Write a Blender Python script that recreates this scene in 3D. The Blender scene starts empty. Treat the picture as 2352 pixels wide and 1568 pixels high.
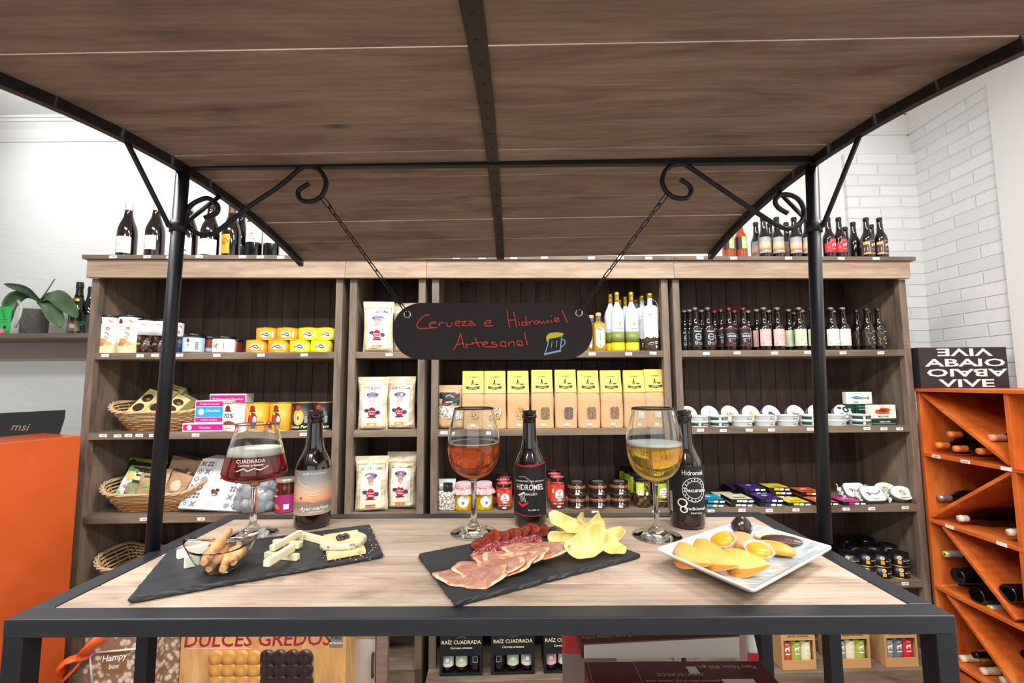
import bpy, math, random
from mathutils import Vector, Matrix
PI = math.pi
SC = bpy.context.scene
COL = SC.collection
R_ = math.radians
# ------------------------------------------------------------------ camera, exposure, world, lights
EYE = Vector((0, 0, 1.70))
FPX, IW, IH = 1045.7, 2352, 1568
_p, _y, _r = R_(5.055), R_(.223), R_(-.351)
FW = Vector((-math.sin(_y)*math.cos(_p), math.cos(_y)*math.cos(_p), math.sin(_p)))
_R0 = Vector((math.cos(_y), math.sin(_y), 0)); _U0 = _R0.cross(FW)
RT = _R0*math.cos(_r) + _U0*math.sin(_r); UP = _U0*math.cos(_r) - _R0*math.sin(_r)
cd = bpy.data.cameras.new('camera'); cam = bpy.data.objects.new('camera', cd); COL.objects.link(cam)
cd.sensor_fit = 'HORIZONTAL'; cd.sensor_width = 36; cd.lens = FPX/IW*36; cd.clip_start = .02; cd.clip_end = 50
cam.matrix_world = Matrix(((RT.x, UP.x, -FW.x, EYE.x), (RT.y, UP.y, -FW.y, EYE.y), (RT.z, UP.z, -FW.z, EYE.z), (0, 0, 0, 1)))
SC.camera = cam
vs = SC.view_settings
vs.view_transform = 'Standard'; vs.look = 'None'; vs.gamma = 1; vs.use_curve_mapping = False; vs.exposure = 0.3
SC.cycles.max_bounces = 14; SC.cycles.transmission_bounces = 12; SC.cycles.glossy_bounces = 6; SC.cycles.diffuse_bounces = 5
wd = bpy.data.worlds.new('world'); SC.world = wd; wd.use_nodes = True
wd.node_tree.nodes['Background'].inputs[0].default_value = (.9, .95, 1, 1)
wd.node_tree.nodes['Background'].inputs[1].default_value = .35
def area(name, loc, size, power, target=None, col=(1, .985, .96)):
    l = bpy.data.lights.new(name, 'AREA'); l.shape = 'RECTANGLE'; l.size, l.size_y = size; l.energy = power; l.color = col
    o = bpy.data.objects.new(name, l); COL.objects.link(o); o.location = loc
    d = (Vector(target) - Vector(loc)) if target else Vector((0, 0, -1))
    o.rotation_euler = d.to_track_quat('-Z', 'Y').to_euler(); return o
def spot(name, loc, target, power, ang, rad=.05, col=(1, .99, .97)):
    l = bpy.data.lights.new(name, 'SPOT'); l.energy = power; l.spot_size = R_(ang); l.spot_blend = .9; l.shadow_soft_size = rad; l.color = col
    o = bpy.data.objects.new(name, l); COL.objects.link(o); o.location = loc
    o.rotation_euler = (Vector(target) - Vector(loc)).to_track_quat('-Z', 'Y').to_euler(); return o
CEIL = 3.47
area('ceiling_panel_light', (-1.5, .75, CEIL-.06), (.9, .3), 46)
area('ceiling_panel_light', (0.0, .9, CEIL-.06), (.9, .3), 46)
area('ceiling_panel_light', (1.5, .75, CEIL-.06), (.9, .3), 46)
area('ceiling_panel_light', (-.9, -1.1, CEIL-.06), (1.2, .3), 58)
area('ceiling_panel_light', (.9, -1.1, CEIL-.06), (1.2, .3), 58)
area('shop_window_light', (0.0, -2.7, 2.0), (3.6, 1.9), 26, (0, 1.5, 1.4), (.93, .97, 1))
for _x, _w in ((-2.9, 33), (-1.9, 28), (-.7, 20), (.7, 14), (2.0, 13)):
    spot('cornice_spot', (_x, 2.0, 3.38), (_x+.05, 2.95, 3.12), _w, 95)
# ------------------------------------------------------------------ helpers: pixels to places, colours, materials
def ray(px, py): return FW + RT*((px-IW/2)/FPX) - UP*((py-IH/2)/FPX)
def at(px, py, ax, v):
    d = ray(px, py); return EYE + d*((v-EYE[ax])/d[ax])
AL, D0 = R_(1.995), 2.35
CA, SA = math.cos(AL), math.sin(AL)
def S(x, y, z): return Vector((x*CA-y*SA, D0+x*SA+y*CA, z))
def sp(px, py, yl=0):
    """the point of the shelf plane (local depth yl) that pixel px,py shows: local x, height"""
    n = Vector((-SA, CA, 0)); d = ray(px, py); p = EYE + d*(((S(0, yl, 0)-EYE).dot(n))/d.dot(n)); q = p - Vector((0, D0, 0))
    return q.x*CA+q.y*SA, p.z
def sx(px, yl, z):
    """local x on the shelf line (depth yl, height z) that column px shows"""
    a, b = S(0, yl, z)-EYE, S(1, yl, z)-EYE-(S(0, yl, z)-EYE); k = (px-IW/2)/FPX
    return (k*a.dot(FW)-a.dot(RT))/(b.dot(RT)-k*b.dot(FW))
def hexc(h):
    h = h.lstrip('#'); c = [int(h[i:i+2], 16)/255 for i in (0, 2, 4)]
    return tuple(v/12.92 if v <= .04045 else ((v+.055)/1.055)**2.4 for v in c)+(1,)
MC = {}
class NT:
    def __init__(s, name):
        s.m = bpy.data.materials.new(name); s.m.use_nodes = True; s.t = s.m.node_tree; s.b = s.t.nodes['Principled BSDF']
    def n(s, typ, **k):
        o = s.t.nodes.new(typ)
        for a, v in k.items():
            if a.startswith('_'): o.inputs[a[1:].replace('_', ' ')].default_value = v
            else: setattr(o, a, v)
        return o
    def l(s, a, b): s.t.links.new(a, b)
    def ramp(s, src, stops):
        r = s.n('ShaderNodeValToRGB'); e = r.color_ramp.elements
        while len(e) < len(stops): e.new(.5)
        for q, (p, c) in zip(e, stops): q.position = p; q.color = hexc(c) if isinstance(c, str) else (c, c, c, 1)
        s.l(src, r.inputs[0]); return r.outputs[0]
    def mix(s, f, a, b, bt='MIX'):
        m = s.n('ShaderNodeMix', data_type='RGBA', blend_type=bt)
        for i, v in ((0, f), (6, a), (7, b)):
            if hasattr(v, 'node'): s.l(v, m.inputs[i])
            else: m.inputs[i].default_value = hexc(v) if isinstance(v, str) else v
        return m.outputs[2]
    def co(s, scale=(1, 1, 1), isl=False, rot=(0, 0, 0)):
        tc = s.n('ShaderNodeTexCoord'); out = tc.outputs['Object']
        if isl:
            g = s.n('ShaderNodeNewGeometry'); ad = s.n('ShaderNodeVectorMath', operation='MULTIPLY_ADD')
            cb = s.n('ShaderNodeCombineXYZ'); [s.l(g.outputs['Random Per Island'], cb.inputs[i]) for i in range(3)]
            s.l(cb.outputs[0], ad.inputs[0]); ad.inputs[1].default_value = (17, 31, 23); s.l(out, ad.inputs[2]); out = ad.outputs[0]; s.isl = g.outputs['Random Per Island']
        mp = s.n('ShaderNodeMapping'); mp.inputs['Scale'].default_value = scale; mp.inputs['Rotation'].default_value = rot; s.l(out, mp.inputs[0]); return mp.outputs[0]
    def bump(s, h, st=.3, dist=.002):
        b = s.n('ShaderNodeBump'); b.inputs['Strength'].default_value = st; b.inputs['Distance'].default_value = dist; s.l(h, b.inputs['Height']); s.l(b.outputs[0], s.b.inputs['Normal'])
    def set(s, **k):
        for a, v in k.items():
            i = s.b.inputs[a.replace('_', ' ')]
            if hasattr(v, 'node'): s.l(v, i)
            else: i.default_value = hexc(v) if isinstance(v, str) else v
def M(color, rough=.5, metal=0., var=.06, coat=0., scale=60, name=None, trans=0., ior=1.45, bump=0., emis=0, sheen=0, sss=0):
    """plain material with a faint procedural variation of its colour"""
    key = (color, rough, metal, var, coat, scale, trans, bump, emis, sss, ior)
    if key in MC: return MC[key]
    t = NT(name or 'mat_'+color.lstrip('#')+'_%d' % int(rough*100)); t.set(Base_Color=color, Roughness=rough, Metallic=metal)
    if coat: t.set(Coat_Weight=coat, Coat_Roughness=.08)
    if trans: t.set(Transmission_Weight=trans, IOR=ior)
    if sss: t.set(Subsurface_Weight=sss, Subsurface_Scale=.01, Subsurface_Radius=(1, .6, .3))
    if emis: t.set(Emission_Color=color, Emission_Strength=emis)
    if var or bump:
        no = t.n('ShaderNodeTexNoise', _Scale=scale, _Detail=4.); t.l(t.co(), no.inputs[0])
        if var:
            r = t.ramp(no.outputs[0], [(.3, 1-var), (.7, 1.0)]); t.set(Base_Color=t.mix(1., color, r, 'MULTIPLY'))
        if bump: t.bump(no.outputs[0], bump)
    MC[key] = t.m; return t.m
def wood(name, dark, mid, light, axis=0, scale=1., rough=.62, knots=.5, isl=True, bump=.35, spread=.22, grime=0):
    t = NT(name)
    def sc(a, b): v = [b*scale]*3; v[axis] = a*scale; return tuple(v)
    co = t.co(sc(1.9, 9), isl)
    n1 = t.n('ShaderNodeTexNoise', _Scale=1., _Detail=8., _Roughness=.6, _Distortion=.9); t.l(co, n1.inputs[0])
    c = t.ramp(n1.outputs[0], [(.28, dark), (.5, mid), (.72, light)])
    co2 = t.co(sc(12, 150), isl); n2 = t.n('ShaderNodeTexNoise', _Scale=1., _Detail=5., _Roughness=.7); t.l(co2, n2.inputs[0])
    c = t.mix(1., c, t.ramp(n2.outputs[0], [(.3, .80), (.62, 1.0)]), 'MULTIPLY')
    co4 = t.co(sc(.9, 6), isl); w = t.n('ShaderNodeTexWave', wave_type='RINGS', _Scale=2.2, _Distortion=7., _Detail=3.); w.inputs['Detail Scale'].default_value = .7
    t.l(co4, w.inputs[0]); c = t.mix(1., c, t.ramp(w.outputs['Fac'], [(.0, .90), (.5, 1.0)]), 'MULTIPLY')
    if knots:
        co3 = t.co(sc(2.2, 6), isl); v = t.n('ShaderNodeTexVoronoi', _Scale=1.); t.l(co3, v.inputs[0])
        c = t.mix(1., c, t.ramp(v.outputs['Distance'], [(.03, 1-knots), (.09, 1-knots*.35), (.13, 1.0)]), 'MULTIPLY')
    if isl: c = t.mix(1., c, t.ramp(t.isl, [(0, 1-spread), (1, 1.0)]), 'MULTIPLY')
    t.set(Base_Color=c, Roughness=rough); t.bump(n2.outputs[0], bump, .0015); return t.m
W_SHELF = wood('shelf_wood_grain_across', '54443a', '85725f', '9c8974', 0)
W_SHELFV = wood('shelf_wood_grain_upright', '54463c', '857262', '9e8a77', 2)
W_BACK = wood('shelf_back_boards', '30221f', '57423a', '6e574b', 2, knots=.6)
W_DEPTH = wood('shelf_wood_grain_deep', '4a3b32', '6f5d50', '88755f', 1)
W_FASCIA = wood('fascia_board_wood', '8c7259', 'b89d84', 'cdb69e', 0, knots=.5)
W_CANOPY = wood('canopy_plank_wood', '6c5a50', 'a08a7b', 'b7a293', 0, knots=.6, spread=.15, scale=2.)
W_TABLE = wood('table_plank_wood', '9c8270', 'c4ac97', 'd4c2b0', 0, rough=.5, knots=.3, spread=.12, scale=2.6, bump=.5)
W_RACK = wood('orange_stained_wood', 'd2571a', 'ee7526', 'f8913a', 2, rough=.45, knots=.15, isl=False, bump=.1)
W_LEDGE = wood('ledge_wood', '6b5348', '907565', 'a58a78', 0)
IRON = M('16171f', .45, 0, .1, name='black_painted_iron')
IRONF = M('25272d', .34, 0, .1, name='grey_painted_iron')
# ------------------------------------------------------------------ helpers: geometry
class G:
    def __init__(s): s.v = []; s.f = []; s.mi = []; s.sm = []; s.mats = []; s.cm = 0; s.smooth = False
    def mat(s, m, smooth=None):
        if m not in s.mats: s.mats.append(m)
        s.cm = s.mats.index(m)
        if smooth is not None: s.smooth = smooth
        return s
    def add(s, vs_, fs):
        o = len(s.v); s.v += [tuple(p) for p in vs_]
        for f in fs: s.f.append([i+o for i in f]); s.mi.append(s.cm); s.sm.append(s.smooth)
        return s
    def box(s, x0, y0, z0, x1, y1, z1, X=None):
        v = [Vector((x, y, z)) for z in (z0, z1) for y in (y0, y1) for x in (x0, x1)]
        if X is not None: v = [X @ p for p in v]
        sm = s.smooth; s.smooth = False
        s.add(v, [(0, 2, 3, 1), (4, 5, 7, 6), (0, 1, 5, 4), (2, 6, 7, 3), (0, 4, 6, 2), (1, 3, 7, 5)]); s.smooth = sm; return s
    def loft(s, loops, cap0=True, cap1=True, closed=True, smooth=None):
        n = len(loops[0]); v = [p for l in loops for p in l]; fs = []
        m = n if closed else n-1
        for k in range(len(loops)-1):
            for i in range(m): j = (i+1) % n; fs.append((k*n+i, k*n+j, (k+1)*n+j, (k+1)*n+i))
        if smooth is not None: sm = s.smooth; s.smooth = smooth
        s.add(v, fs)
        if smooth is not None: s.smooth = sm
        sm = s.smooth; s.smooth = False
        if cap0 or cap1:
            o = len(s.v)-len(v)
            if cap0: s.f.append([o+i for i in range(n)][::-1]); s.mi.append(s.cm); s.sm.append(False)
            if cap1: s.f.append([o+(len(loops)-1)*n+i for i in range(n)]); s.mi.append(s.cm); s.sm.append(False)
        s.smooth = sm; return s
    def lathe(s, prof, n=28, X=None, cap=True, fl=None):
        loops = []
        for r, z in prof:
            loops.append([(X @ p if X else p) for p in (Vector(((r*(fl(i, r, z) if fl else 1))*math.cos(2*PI*i/n), (r*(fl(i, r, z) if fl else 1))*math.sin(2*PI*i/n), z)) for i in range(n))])
        return s.loft(loops, cap, cap, smooth=True)
    def cyl(s, a, b, r, n=16, r2=None):
        a, b = Vector(a), Vector(b); d = (b-a); X = Matrix.Translation(a) @ d.to_track_quat('Z', 'Y').to_matrix().to_4x4()
        return s.lathe([(r, 0), (r2 if r2 is not None else r, d.length)], n, X)
    def tube(s, pts, r, n=8, closed=False, flat=1.):
        pts = [Vector(p) for p in pts]; N = len(pts); loops = []; nrm = None
        for i, p in enumerate(pts):
            a = pts[(i-1) % N] if closed or i else p; b = pts[(i+1) % N] if closed or i < N-1 else p
            t = (b-a).normalized()
            if nrm is None: nrm = t.orthogonal().normalized() if abs(t.z) > .9 else Vector((0, 0, 1)).cross(t).normalized()
            nrm = (nrm - t*nrm.dot(t)).normalized(); bn = t.cross(nrm); rr = r[i] if isinstance(r, (list, tuple)) else r
            loops.append([p + nrm*(rr*math.cos(2*PI*k/n)) + bn*(rr*flat*math.sin(2*PI*k/n)) for k in range(n)])
        if closed: loops.append(loops[0])
        return s.loft(loops, not closed, not closed, smooth=True)
    def prism(s, pts, z0, z1, X=None):
        l = [[Vector((x, y, z)) for x, y in pts] for z in (z0, z1)]
        if X is not None: l = [[X @ p for p in q] for q in l]
        return s.loft(l, smooth=False)
    def grid(s, fn, nu, nv):
        v = [fn(i/nu, j/nv) for j in range(nv+1) for i in range(nu+1)]
        return s.add(v, [(j*(nu+1)+i, j*(nu+1)+i+1, (j+1)*(nu+1)+i+1, (j+1)*(nu+1)+i) for j in range(nv) for i in range(nu)])
    def mesh(s, name):
        me = bpy.data.meshes.new(name); me.from_pydata(s.v, [], s.f)
        for m in s.mats: me.materials.append(m)
        me.polygons.foreach_set('material_index', s.mi); me.polygons.foreach_set('use_smooth', s.sm); me.update(); return me
def rrect(w, h, r, n=5, cx=0, cy=0):
    o = []
    for qx, qy, a0 in ((1, 1, 0), (-1, 1, 90), (-1, -1, 180), (1, -1, 270)):
        for k in range(n+1):
            a = R_(a0+90*k/n); o.append((cx+qx*(w/2-r)+r*math.cos(a), cy+qy*(h/2-r)+r*math.sin(a)))
    return o
def part(name, g, parent, label=None, bev=0, loc=None, rot=None, sub=0, me=None, stuff=False, seg=2):
    o = bpy.data.objects.new(name, me or g.mesh(name)); COL.objects.link(o)
    if parent: o.parent = parent
    if label: o['label'] = label
    if loc is not None: o.location = loc
    if rot is not None: o.rotation_euler = rot
    if bev: b = o.modifiers.new('bevel', 'BEVEL'); b.width = bev; b.segments = seg; b.limit_method = 'ANGLE'; b.angle_limit = R_(40)
    if sub: b = o.modifiers.new('sub', 'SUBSURF'); b.levels = b.render_levels = sub
    return o
def tag(o, label, cat, group=None):
    o['label'] = label; o['category'] = cat
    if group: o['group'] = group
    return o
def thing(name, label, cat, loc=(0, 0, 0), rz=0, group=None, rot=None):
    o = bpy.data.objects.new(name, None); COL.objects.link(o); o.empty_display_size = .02
    o.location = loc; o.rotation_euler = rot if rot else (0, 0, rz); return tag(o, label, cat, group)
def struct(name, g, **k): o = part(name, g, None, **k); o['kind'] = 'structure'; return o
def dup(root, label, loc, rz=0, group=None, rot=None, scale=None):
    """a copy of a thing with copies of its parts and their sub-parts"""
    r = root.copy(); COL.objects.link(r); r.location = loc; r.rotation_euler = rot if rot else (0, 0, rz); r['label'] = label
    if scale: r.scale = scale
    if group: r['group'] = group
    elif 'group' in r.keys(): del r['group']
    for ch in list(root.children):
        c = ch.copy(); COL.objects.link(c); c.parent = r
        for g in ch.children: d = g.copy(); COL.objects.link(d); d.parent = c
    return r
_TX = {}
def textgeo(t, sh=0., extra=1., bold=.012):
    k = (t, sh, extra, bold)
    if k not in _TX:
        cu = bpy.data.curves.new('t', 'FONT'); cu.body = t; cu.resolution_u = 2; cu.shear = sh; cu.align_x = 'CENTER'; cu.space_character = extra
        cu.offset = bold
        ob = bpy.data.objects.new('t', cu); COL.objects.link(ob); dg = bpy.context.evaluated_depsgraph_get()
        me = bpy.data.meshes.new_from_object(ob.evaluated_get(dg)); bpy.data.objects.remove(ob)
        _TX[k] = ([(v.co.x, v.co.y) for v in me.vertices], [tuple(p.vertices) for p in me.polygons]); bpy.data.meshes.remove(me)
    return _TX[k]
def decor(items, mapf, step=.012):
    """flat prints laid on a surface. mapf(x, z, off) gives the point; items: see the branches"""
    g = G()
    for k, it in enumerate(items):
        off = .0003*(k+1) if len(items) < 9 else .0003+.00014*k; kd = it[0]
        if kd == 't':   # text, x centre, z baseline, size, material, shear, rotation, width factor
            _, s_, x, z, size, m = it[:6]; sh = it[6] if len(it) > 6 else 0; ro = it[7] if len(it) > 7 else 0; wf = it[8] if len(it) > 8 else 1
            v, f = textgeo(s_, sh, 1., .02 if wf > 1.5 else .012); c, s = math.cos(ro), math.sin(ro); g.mat(m); v = [(a, max(0, b)) for a, b in v] if wf > 1.5 else v
            g.add([mapf(x+(a*wf*c-b*s)*size, z+(a*wf*s+b*c)*size, off) for a, b in v], f)
        elif kd == 'r':  # rectangle x0,z0,x1,z1
            _, x0, z0, x1, z1, m = it; g.mat(m, True); nx = max(1, int(abs(x1-x0)/step+.5)); nz = max(1, int(abs(z1-z0)/step+.5))
            g.grid(lambda u, v: mapf(x0+(x1-x0)*u, z0+(z1-z0)*v, off), nx, nz); g.smooth = False
        elif kd == 'p':  # polygon; convex ones get inner rings so that they follow a curved surface
            _, pts, m = it; g.mat(m); n = len(pts); cr = [(pts[(i+1) % n][0]-pts[i][0])*(pts[(i+2) % n][1]-pts[(i+1) % n][1])-(pts[(i+1) % n][1]-pts[i][1])*(pts[(i+2) % n][0]-pts[(i+1) % n][0]) for i in range(n)]
            if n < 3 or not (min(cr) >= -1e-9 or max(cr) <= 1e-9): g.add([mapf(a, b, off) for a, b in pts], [tuple(range(n))]); continue
            q = []
            for i in range(n):
                a, b = pts[i], pts[(i+1) % n]; k_ = max(1, min(8, int(math.hypot(a[0]-b[0], a[1]-b[1])/.006)))
                q += [(a[0]+(b[0]-a[0])*j/k_, a[1]+(b[1]-a[1])*j/k_) for j in range(k_)]
            n = len(q); mx, mz = sum(a for a, _ in q)/n, sum(b for _, b in q)/n; R = 4 if max(abs(a-mx) for a, _ in q) > .008 else 1
            g.add([mapf(mx, mz, off)]+[mapf(mx+(a-mx)*r/R, mz+(b-mz)*r/R, off) for r in range(1, R+1) for a, b in q], [(0, i+1, (i+1) % n+1) for i in range(n)]+[(1+(r-1)*n+i, 1+r*n+i, 1+r*n+(i+1) % n, 1+(r-1)*n+(i+1) % n) for r in range(1, R) for i in range(n)])
        elif kd in 'ce':  # disc or ellipse: x,z,rx,material[,rz]
            x, z, r, m = it[1:5]; rz = it[5] if len(it) > 5 else r; n = 20; g.mat(m)
            R = 3 if r > .009 else 1
            g.add([mapf(x, z, off)]+[mapf(x+r*q/R*math.cos(2*PI*i/n), z+rz*q/R*math.sin(2*PI*i/n), off) for q in range(1, R+1) for i in range(n)], [(0, i+1, (i+1) % n+1) for i in range(n)]+[(1+(q-1)*n+i, 1+q*n+i, 1+q*n+(i+1) % n, 1+(q-1)*n+(i+1) % n) for q in range(1, R) for i in range(n)])
        elif kd == 'o':  # ring x,z,r0,r1
            x, z, r0, r1, m = it[1:6]; n = 24; g.mat(m)
            v = [mapf(x+r*math.cos(2*PI*i/n), z+r*math.sin(2*PI*i/n), off) for r in (r0, r1) for i in range(n)]
            g.add(v, [(i, (i+1) % n, n+(i+1) % n, n+i) for i in range(n)])
        elif kd == 's':  # brush stroke: points, width, material
            pts, w, m = it[1:4]; g.mat(m); P0 = [Vector(p) for p in pts]; P = [P0[0]]
            for a, b in zip(P0, P0[1:]):
                k_ = max(1, min(6, int((b-a).length/.006))) if (b-a).length < .2 else 1; P += [a.lerp(b, j/k_) for j in range(1, k_+1)]
            for i, (a, b) in enumerate(zip(P, P[1:])):
                d = (b-a); d = d.normalized() if d.length else Vector((1, 0)); n_ = Vector((-d.y, d.x))*(w/2); e = d*(w*.3); q = [a-e+n_, a-e-n_, b+e-n_, b+e+n_]
                g.add([mapf(p.x, p.y, off+(.00002*(i % 3))) for p in q], [(0, 1, 2, 3)])
    return g
def flatmap(y=0.): return lambda x, z, off: Vector((x, y-off, z))
def topmap(z): return lambda x, y, off: Vector((x, y, z+off))
def cylmap(r, a0=0.): return lambda x, z, off: Vector(((r+off)*math.sin(x/r+a0), -(r+off)*math.cos(x/r+a0), z))
def arcband(r, z0, z1, a0, a1, mat, off=.0004, n=14):
    g = G().mat(mat, True); g.grid(lambda u, v: ((r+off)*math.sin(a0+(a1-a0)*u), -(r+off)*math.cos(a0+(a1-a0)*u), z0+(z1-z0)*v), n, 1); return g
# ------------------------------------------------------------------ the room
def plaster(name, col, st=.5):
    t = NT(name); n = t.n('ShaderNodeTexNoise', _Scale=2.2, _Detail=6., _Distortion=.6); t.l(t.co((1, 1, 3.5)), n.inputs[0])
    t.set(Base_Color=col, Roughness=.85); t.bump(n.outputs[0], st, .02); return t.m
PLASTER = plaster('white_plaster', 'dfe2e3'); PAINT = M('e2e4e3', .8, 0, .02, name='white_paint')
def brickmat(name, rot):
    t = NT(name); tc = t.n('ShaderNodeTexCoord'); sp_ = t.n('ShaderNodeSeparateXYZ'); cb = t.n('ShaderNodeCombineXYZ'); t.l(tc.outputs['Object'], sp_.inputs[0])
    t.l(sp_.outputs[rot], cb.inputs[0]); t.l(sp_.outputs[2], cb.inputs[1])
    dn = t.n('ShaderNodeTexNoise', _Scale=9., _Detail=3.); t.l(cb.outputs[0], dn.inputs[0]); va = t.n('ShaderNodeVectorMath', operation='MULTIPLY_ADD'); t.l(dn.outputs['Color'], va.inputs[0]); va.inputs[1].default_value = (.008, .008, 0); t.l(cb.outputs[0], va.inputs[2])
    b = t.n('ShaderNodeTexBrick', _Scale=1.); b.inputs['Brick Width'].default_value = .27; b.inputs['Row Height'].default_value = .0745; b.inputs['Mortar Size'].default_value = .0065; b.inputs['Mortar Smooth'].default_value = .6
    b.inputs['Color1'].default_value = hexc('e6e8e8'); b.inputs['Color2'].default_value = hexc('d9dcdd'); b.inputs['Mortar'].default_value = hexc('dcdedf'); t.l(va.outputs[0], b.inputs[0])
    n = t.n('ShaderNodeTexNoise', _Scale=30., _Detail=5.); t.l(cb.outputs[0], n.inputs[0]); v = t.n('ShaderNodeTexVoronoi', _Scale=14.); t.l(cb.outputs[0], v.inputs[0])
    pits = t.ramp(v.outputs['Distance'], [(.05, 0.), (.12, 1.)])
    inv = t.ramp(b.outputs['Fac'], [(0, 1.), (1, 0.)]); h = t.mix(.12, inv, n.outputs[0]); h = t.mix(.15, h, pits)
    t.set(Base_Color=b.outputs['Color'], Roughness=.6); t.bump(h, .8, .006); return t.m
XR, XL, YB, YF = 2.67, -4.2, 2.95, -3.2
struct('floor', G().mat(M('7c736a', .45, 0, .2, scale=4)).box(XL, YF, -.1, XR+.1, YB+.1, 0))
struct('ceiling', G().mat(PAINT).box(XL-.1, YF-.1, CEIL, XR+.2, YB+.2, CEIL+.1))
struct('wall_back', G().mat(PLASTER).box(XL-.1, YB, 0, XR+.1, YB+.1, CEIL))
struct('wall_left', G().mat(PLASTER).box(XL-.1, YF, 0, XL, YB, CEIL))
struct('wall_front', G().mat(M('77706a', .8, 0, .1, scale=3, name='taupe_paint')).box(XL-.1, YF-.1, 0, XR+.1, YF, CEIL))
struct('wall_right', G().mat(brickmat('painted_brick_side', 1)).box(XR, YF, 0, XR+.1, YB, CEIL))
struct('wall_pillar', G().mat(PAINT).box(XR-.02, YF, 0, XR, 2.42, CEIL))
bx0 = at(1938, 450, 1, YB).x
struct('trim_1', G().mat(brickmat('painted_brick_back', 0)).box(bx0, YB-.03, 0, XR, YB, at(2000, 357, 1, YB).z))
def cornice(name, a, b, inward):
    a, b, inward = Vector(a), Vector(b), Vector(inward); g = G().mat(PAINT)
    prof = [(0, -.13), (.012, -.13), (.016, -.118), (.022, -.11), (.045, -.06), (.07, -.035), (.075, -.03), (.09, -.03), (.094, -.015), (.11, -.015), (.11, 0), (0, 0)]
    g.loft([[p+inward*u+Vector((0, 0, CEIL+w)) for u, w in prof] for p in (a, b)], smooth=False); struct(name, g)
cornice('trim_2', (XL, YB, 0), (XR, YB, 0), (0, -1, 0)); cornice('trim_3', (XR, YB, 0), (XR, YF, 0), (-1, 0, 0))
# ------------------------------------------------------------------ the tasting cart with its arched plank canopy
TZ = 1.421
CB = Vector((-.035, .79, 0))
cart = thing('market_cart', 'iron market cart with plank tabletop and arched wooden canopy on two posts', 'market cart', CB)
def cpart(name, g, label=None, **k):
    g.v = [tuple(Vector(p)-CB) for p in g.v]; return part(name, g, cart, label, **k)
cx0, cx1, cy0, cy1, FWD = -.611, .521, .5675, 1.0, .03
ys = [cy0+FWD] + [at(1100, p, 2, TZ).y for p in (1339, 1271, 1224)] + [cy1-FWD]
g = G().mat(W_TABLE)
for a, b in zip(ys, ys[1:]): g.box(cx0+FWD, a+.0012, TZ-.022, cx1-FWD, b-.0012, TZ-.001)
cpart('tabletop', g, 'pale wooden planks of the tabletop', bev=.0012)
g = G().mat(IRONF)
g.box(cx0, cy0, TZ-.021, cx1, cy0+FWD, TZ); g.box(cx0, cy1-FWD, TZ-.021, cx1, cy1, TZ)
g.box(cx0, cy0+FWD, TZ-.021, cx0+FWD, cy1-FWD, TZ); g.box(cx1-FWD, cy0+FWD, TZ-.021, cx1, cy1-FWD, TZ)
cpart('table_frame', g, 'grey iron frame round the tabletop', bev=.0015)
lp, rp = at(350, 1262, 2, TZ), at(1895, 1243, 2, TZ)
for x, y in ((cx0+.012, cy0+.013), (cx1-.012, cy0+.013), (cx1-.012, cy1-.013)):
    cpart('leg', G().mat(IRON).box(x-.012, y-.012, 0, x+.012, y+.012, TZ-.021), bev=.001)
for p in (lp, rp): cpart('leg', G().mat(IRON).box(p.x-.010, p.y-.010, 0, p.x+.010, p.y+.010, TZ-.021))
cpart('lower_shelf', G().mat(W_TABLE).box(cx0+.03, cy0+.03, .88, cx1-.03, cy1-.03, .90).mat(IRON).box(cx0+.01, cy0+.01, .87, cx1-.01, cy1-.01, .88))
XA, XB = -.600, .556
def arcz(x, y): return 2.1035 - .30*(y-.84)**2 + .010*(x+.03)
YA0, YA1 = .362, 1.262
post_top = {}
for p, (qx, qy) in ((lp, (421, 385)), (rp, (1864, 372))):
    t = at(qx, qy, 1, p.y); t = Vector((t.x, p.y, arcz(t.x, p.y)-.004))
    g = G().mat(IRON).cyl((p.x, p.y, TZ-.001), t, .0108, 20); post_top[p.x > 0] = (p, t)
    o = cpart('post', g)
    d = (t-p).normalized(); zc = at(0, 0, 1, 1).z
    c = p + d*((at(405 if p.x < 0 else 1880, 522, 1, p.y).z-TZ)/d.z)
    cpart('collar', G().mat(IRON).cyl(c-d*.010, c+d*.010, .0135, 20)); post_top[('c', p.x > 0)] = c
# plank deck: nine curved planks
g = G().mat(W_CANOPY); NP = 9; W = (YA1-YA0)/NP
for k in range(NP):
    gp = (.0012, .0028, .0014, .0026, .0034, .0028, .0012, .0026, .0012, .001)
    a, b = YA0+k*W+gp[k], YA0+(k+1)*W-gp[k+1]
    v = []
    for y, dz in ((a, 0), (b, 0), (b, .009), (a, .009)):
        for x in (XA+.004, XB-.004): v.append((x, y, arcz(x, y)+dz))
    g.add(v, [(0, 1, 3, 2), (2, 3, 5, 4), (4, 5, 7, 6), (6, 7, 1, 0), (0, 2, 4, 6), (1, 7, 5, 3)])
cpart('canopy_deck', g, 'arched deck of brown weathered planks', bev=.001)
def rail(x, w, h, y0=YA0, y1=YA1, n=24, dz=0):
    g = G().mat(IRON); L = []
    for i in range(n+1):
        y = y0+(y1-y0)*i/n; z = arcz(x, y)+dz
        L.append([(x-w/2, y, z-h), (x+w/2, y, z-h), (x+w/2, y, z), (x-w/2, y, z)])
    return g.loft(L, smooth=False)
cpart('arch_rail', rail(XA, .013, .020, dz=.004), bev=.001); cpart('arch_rail', rail(XB, .013, .020, dz=.004), bev=.001)
rb = cpart('centre_rib', rail(-.036, .021, .005), 'flat iron rib with screws under the planks')
g = G().mat(M('4a4a55', .35, .8)); 
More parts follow.
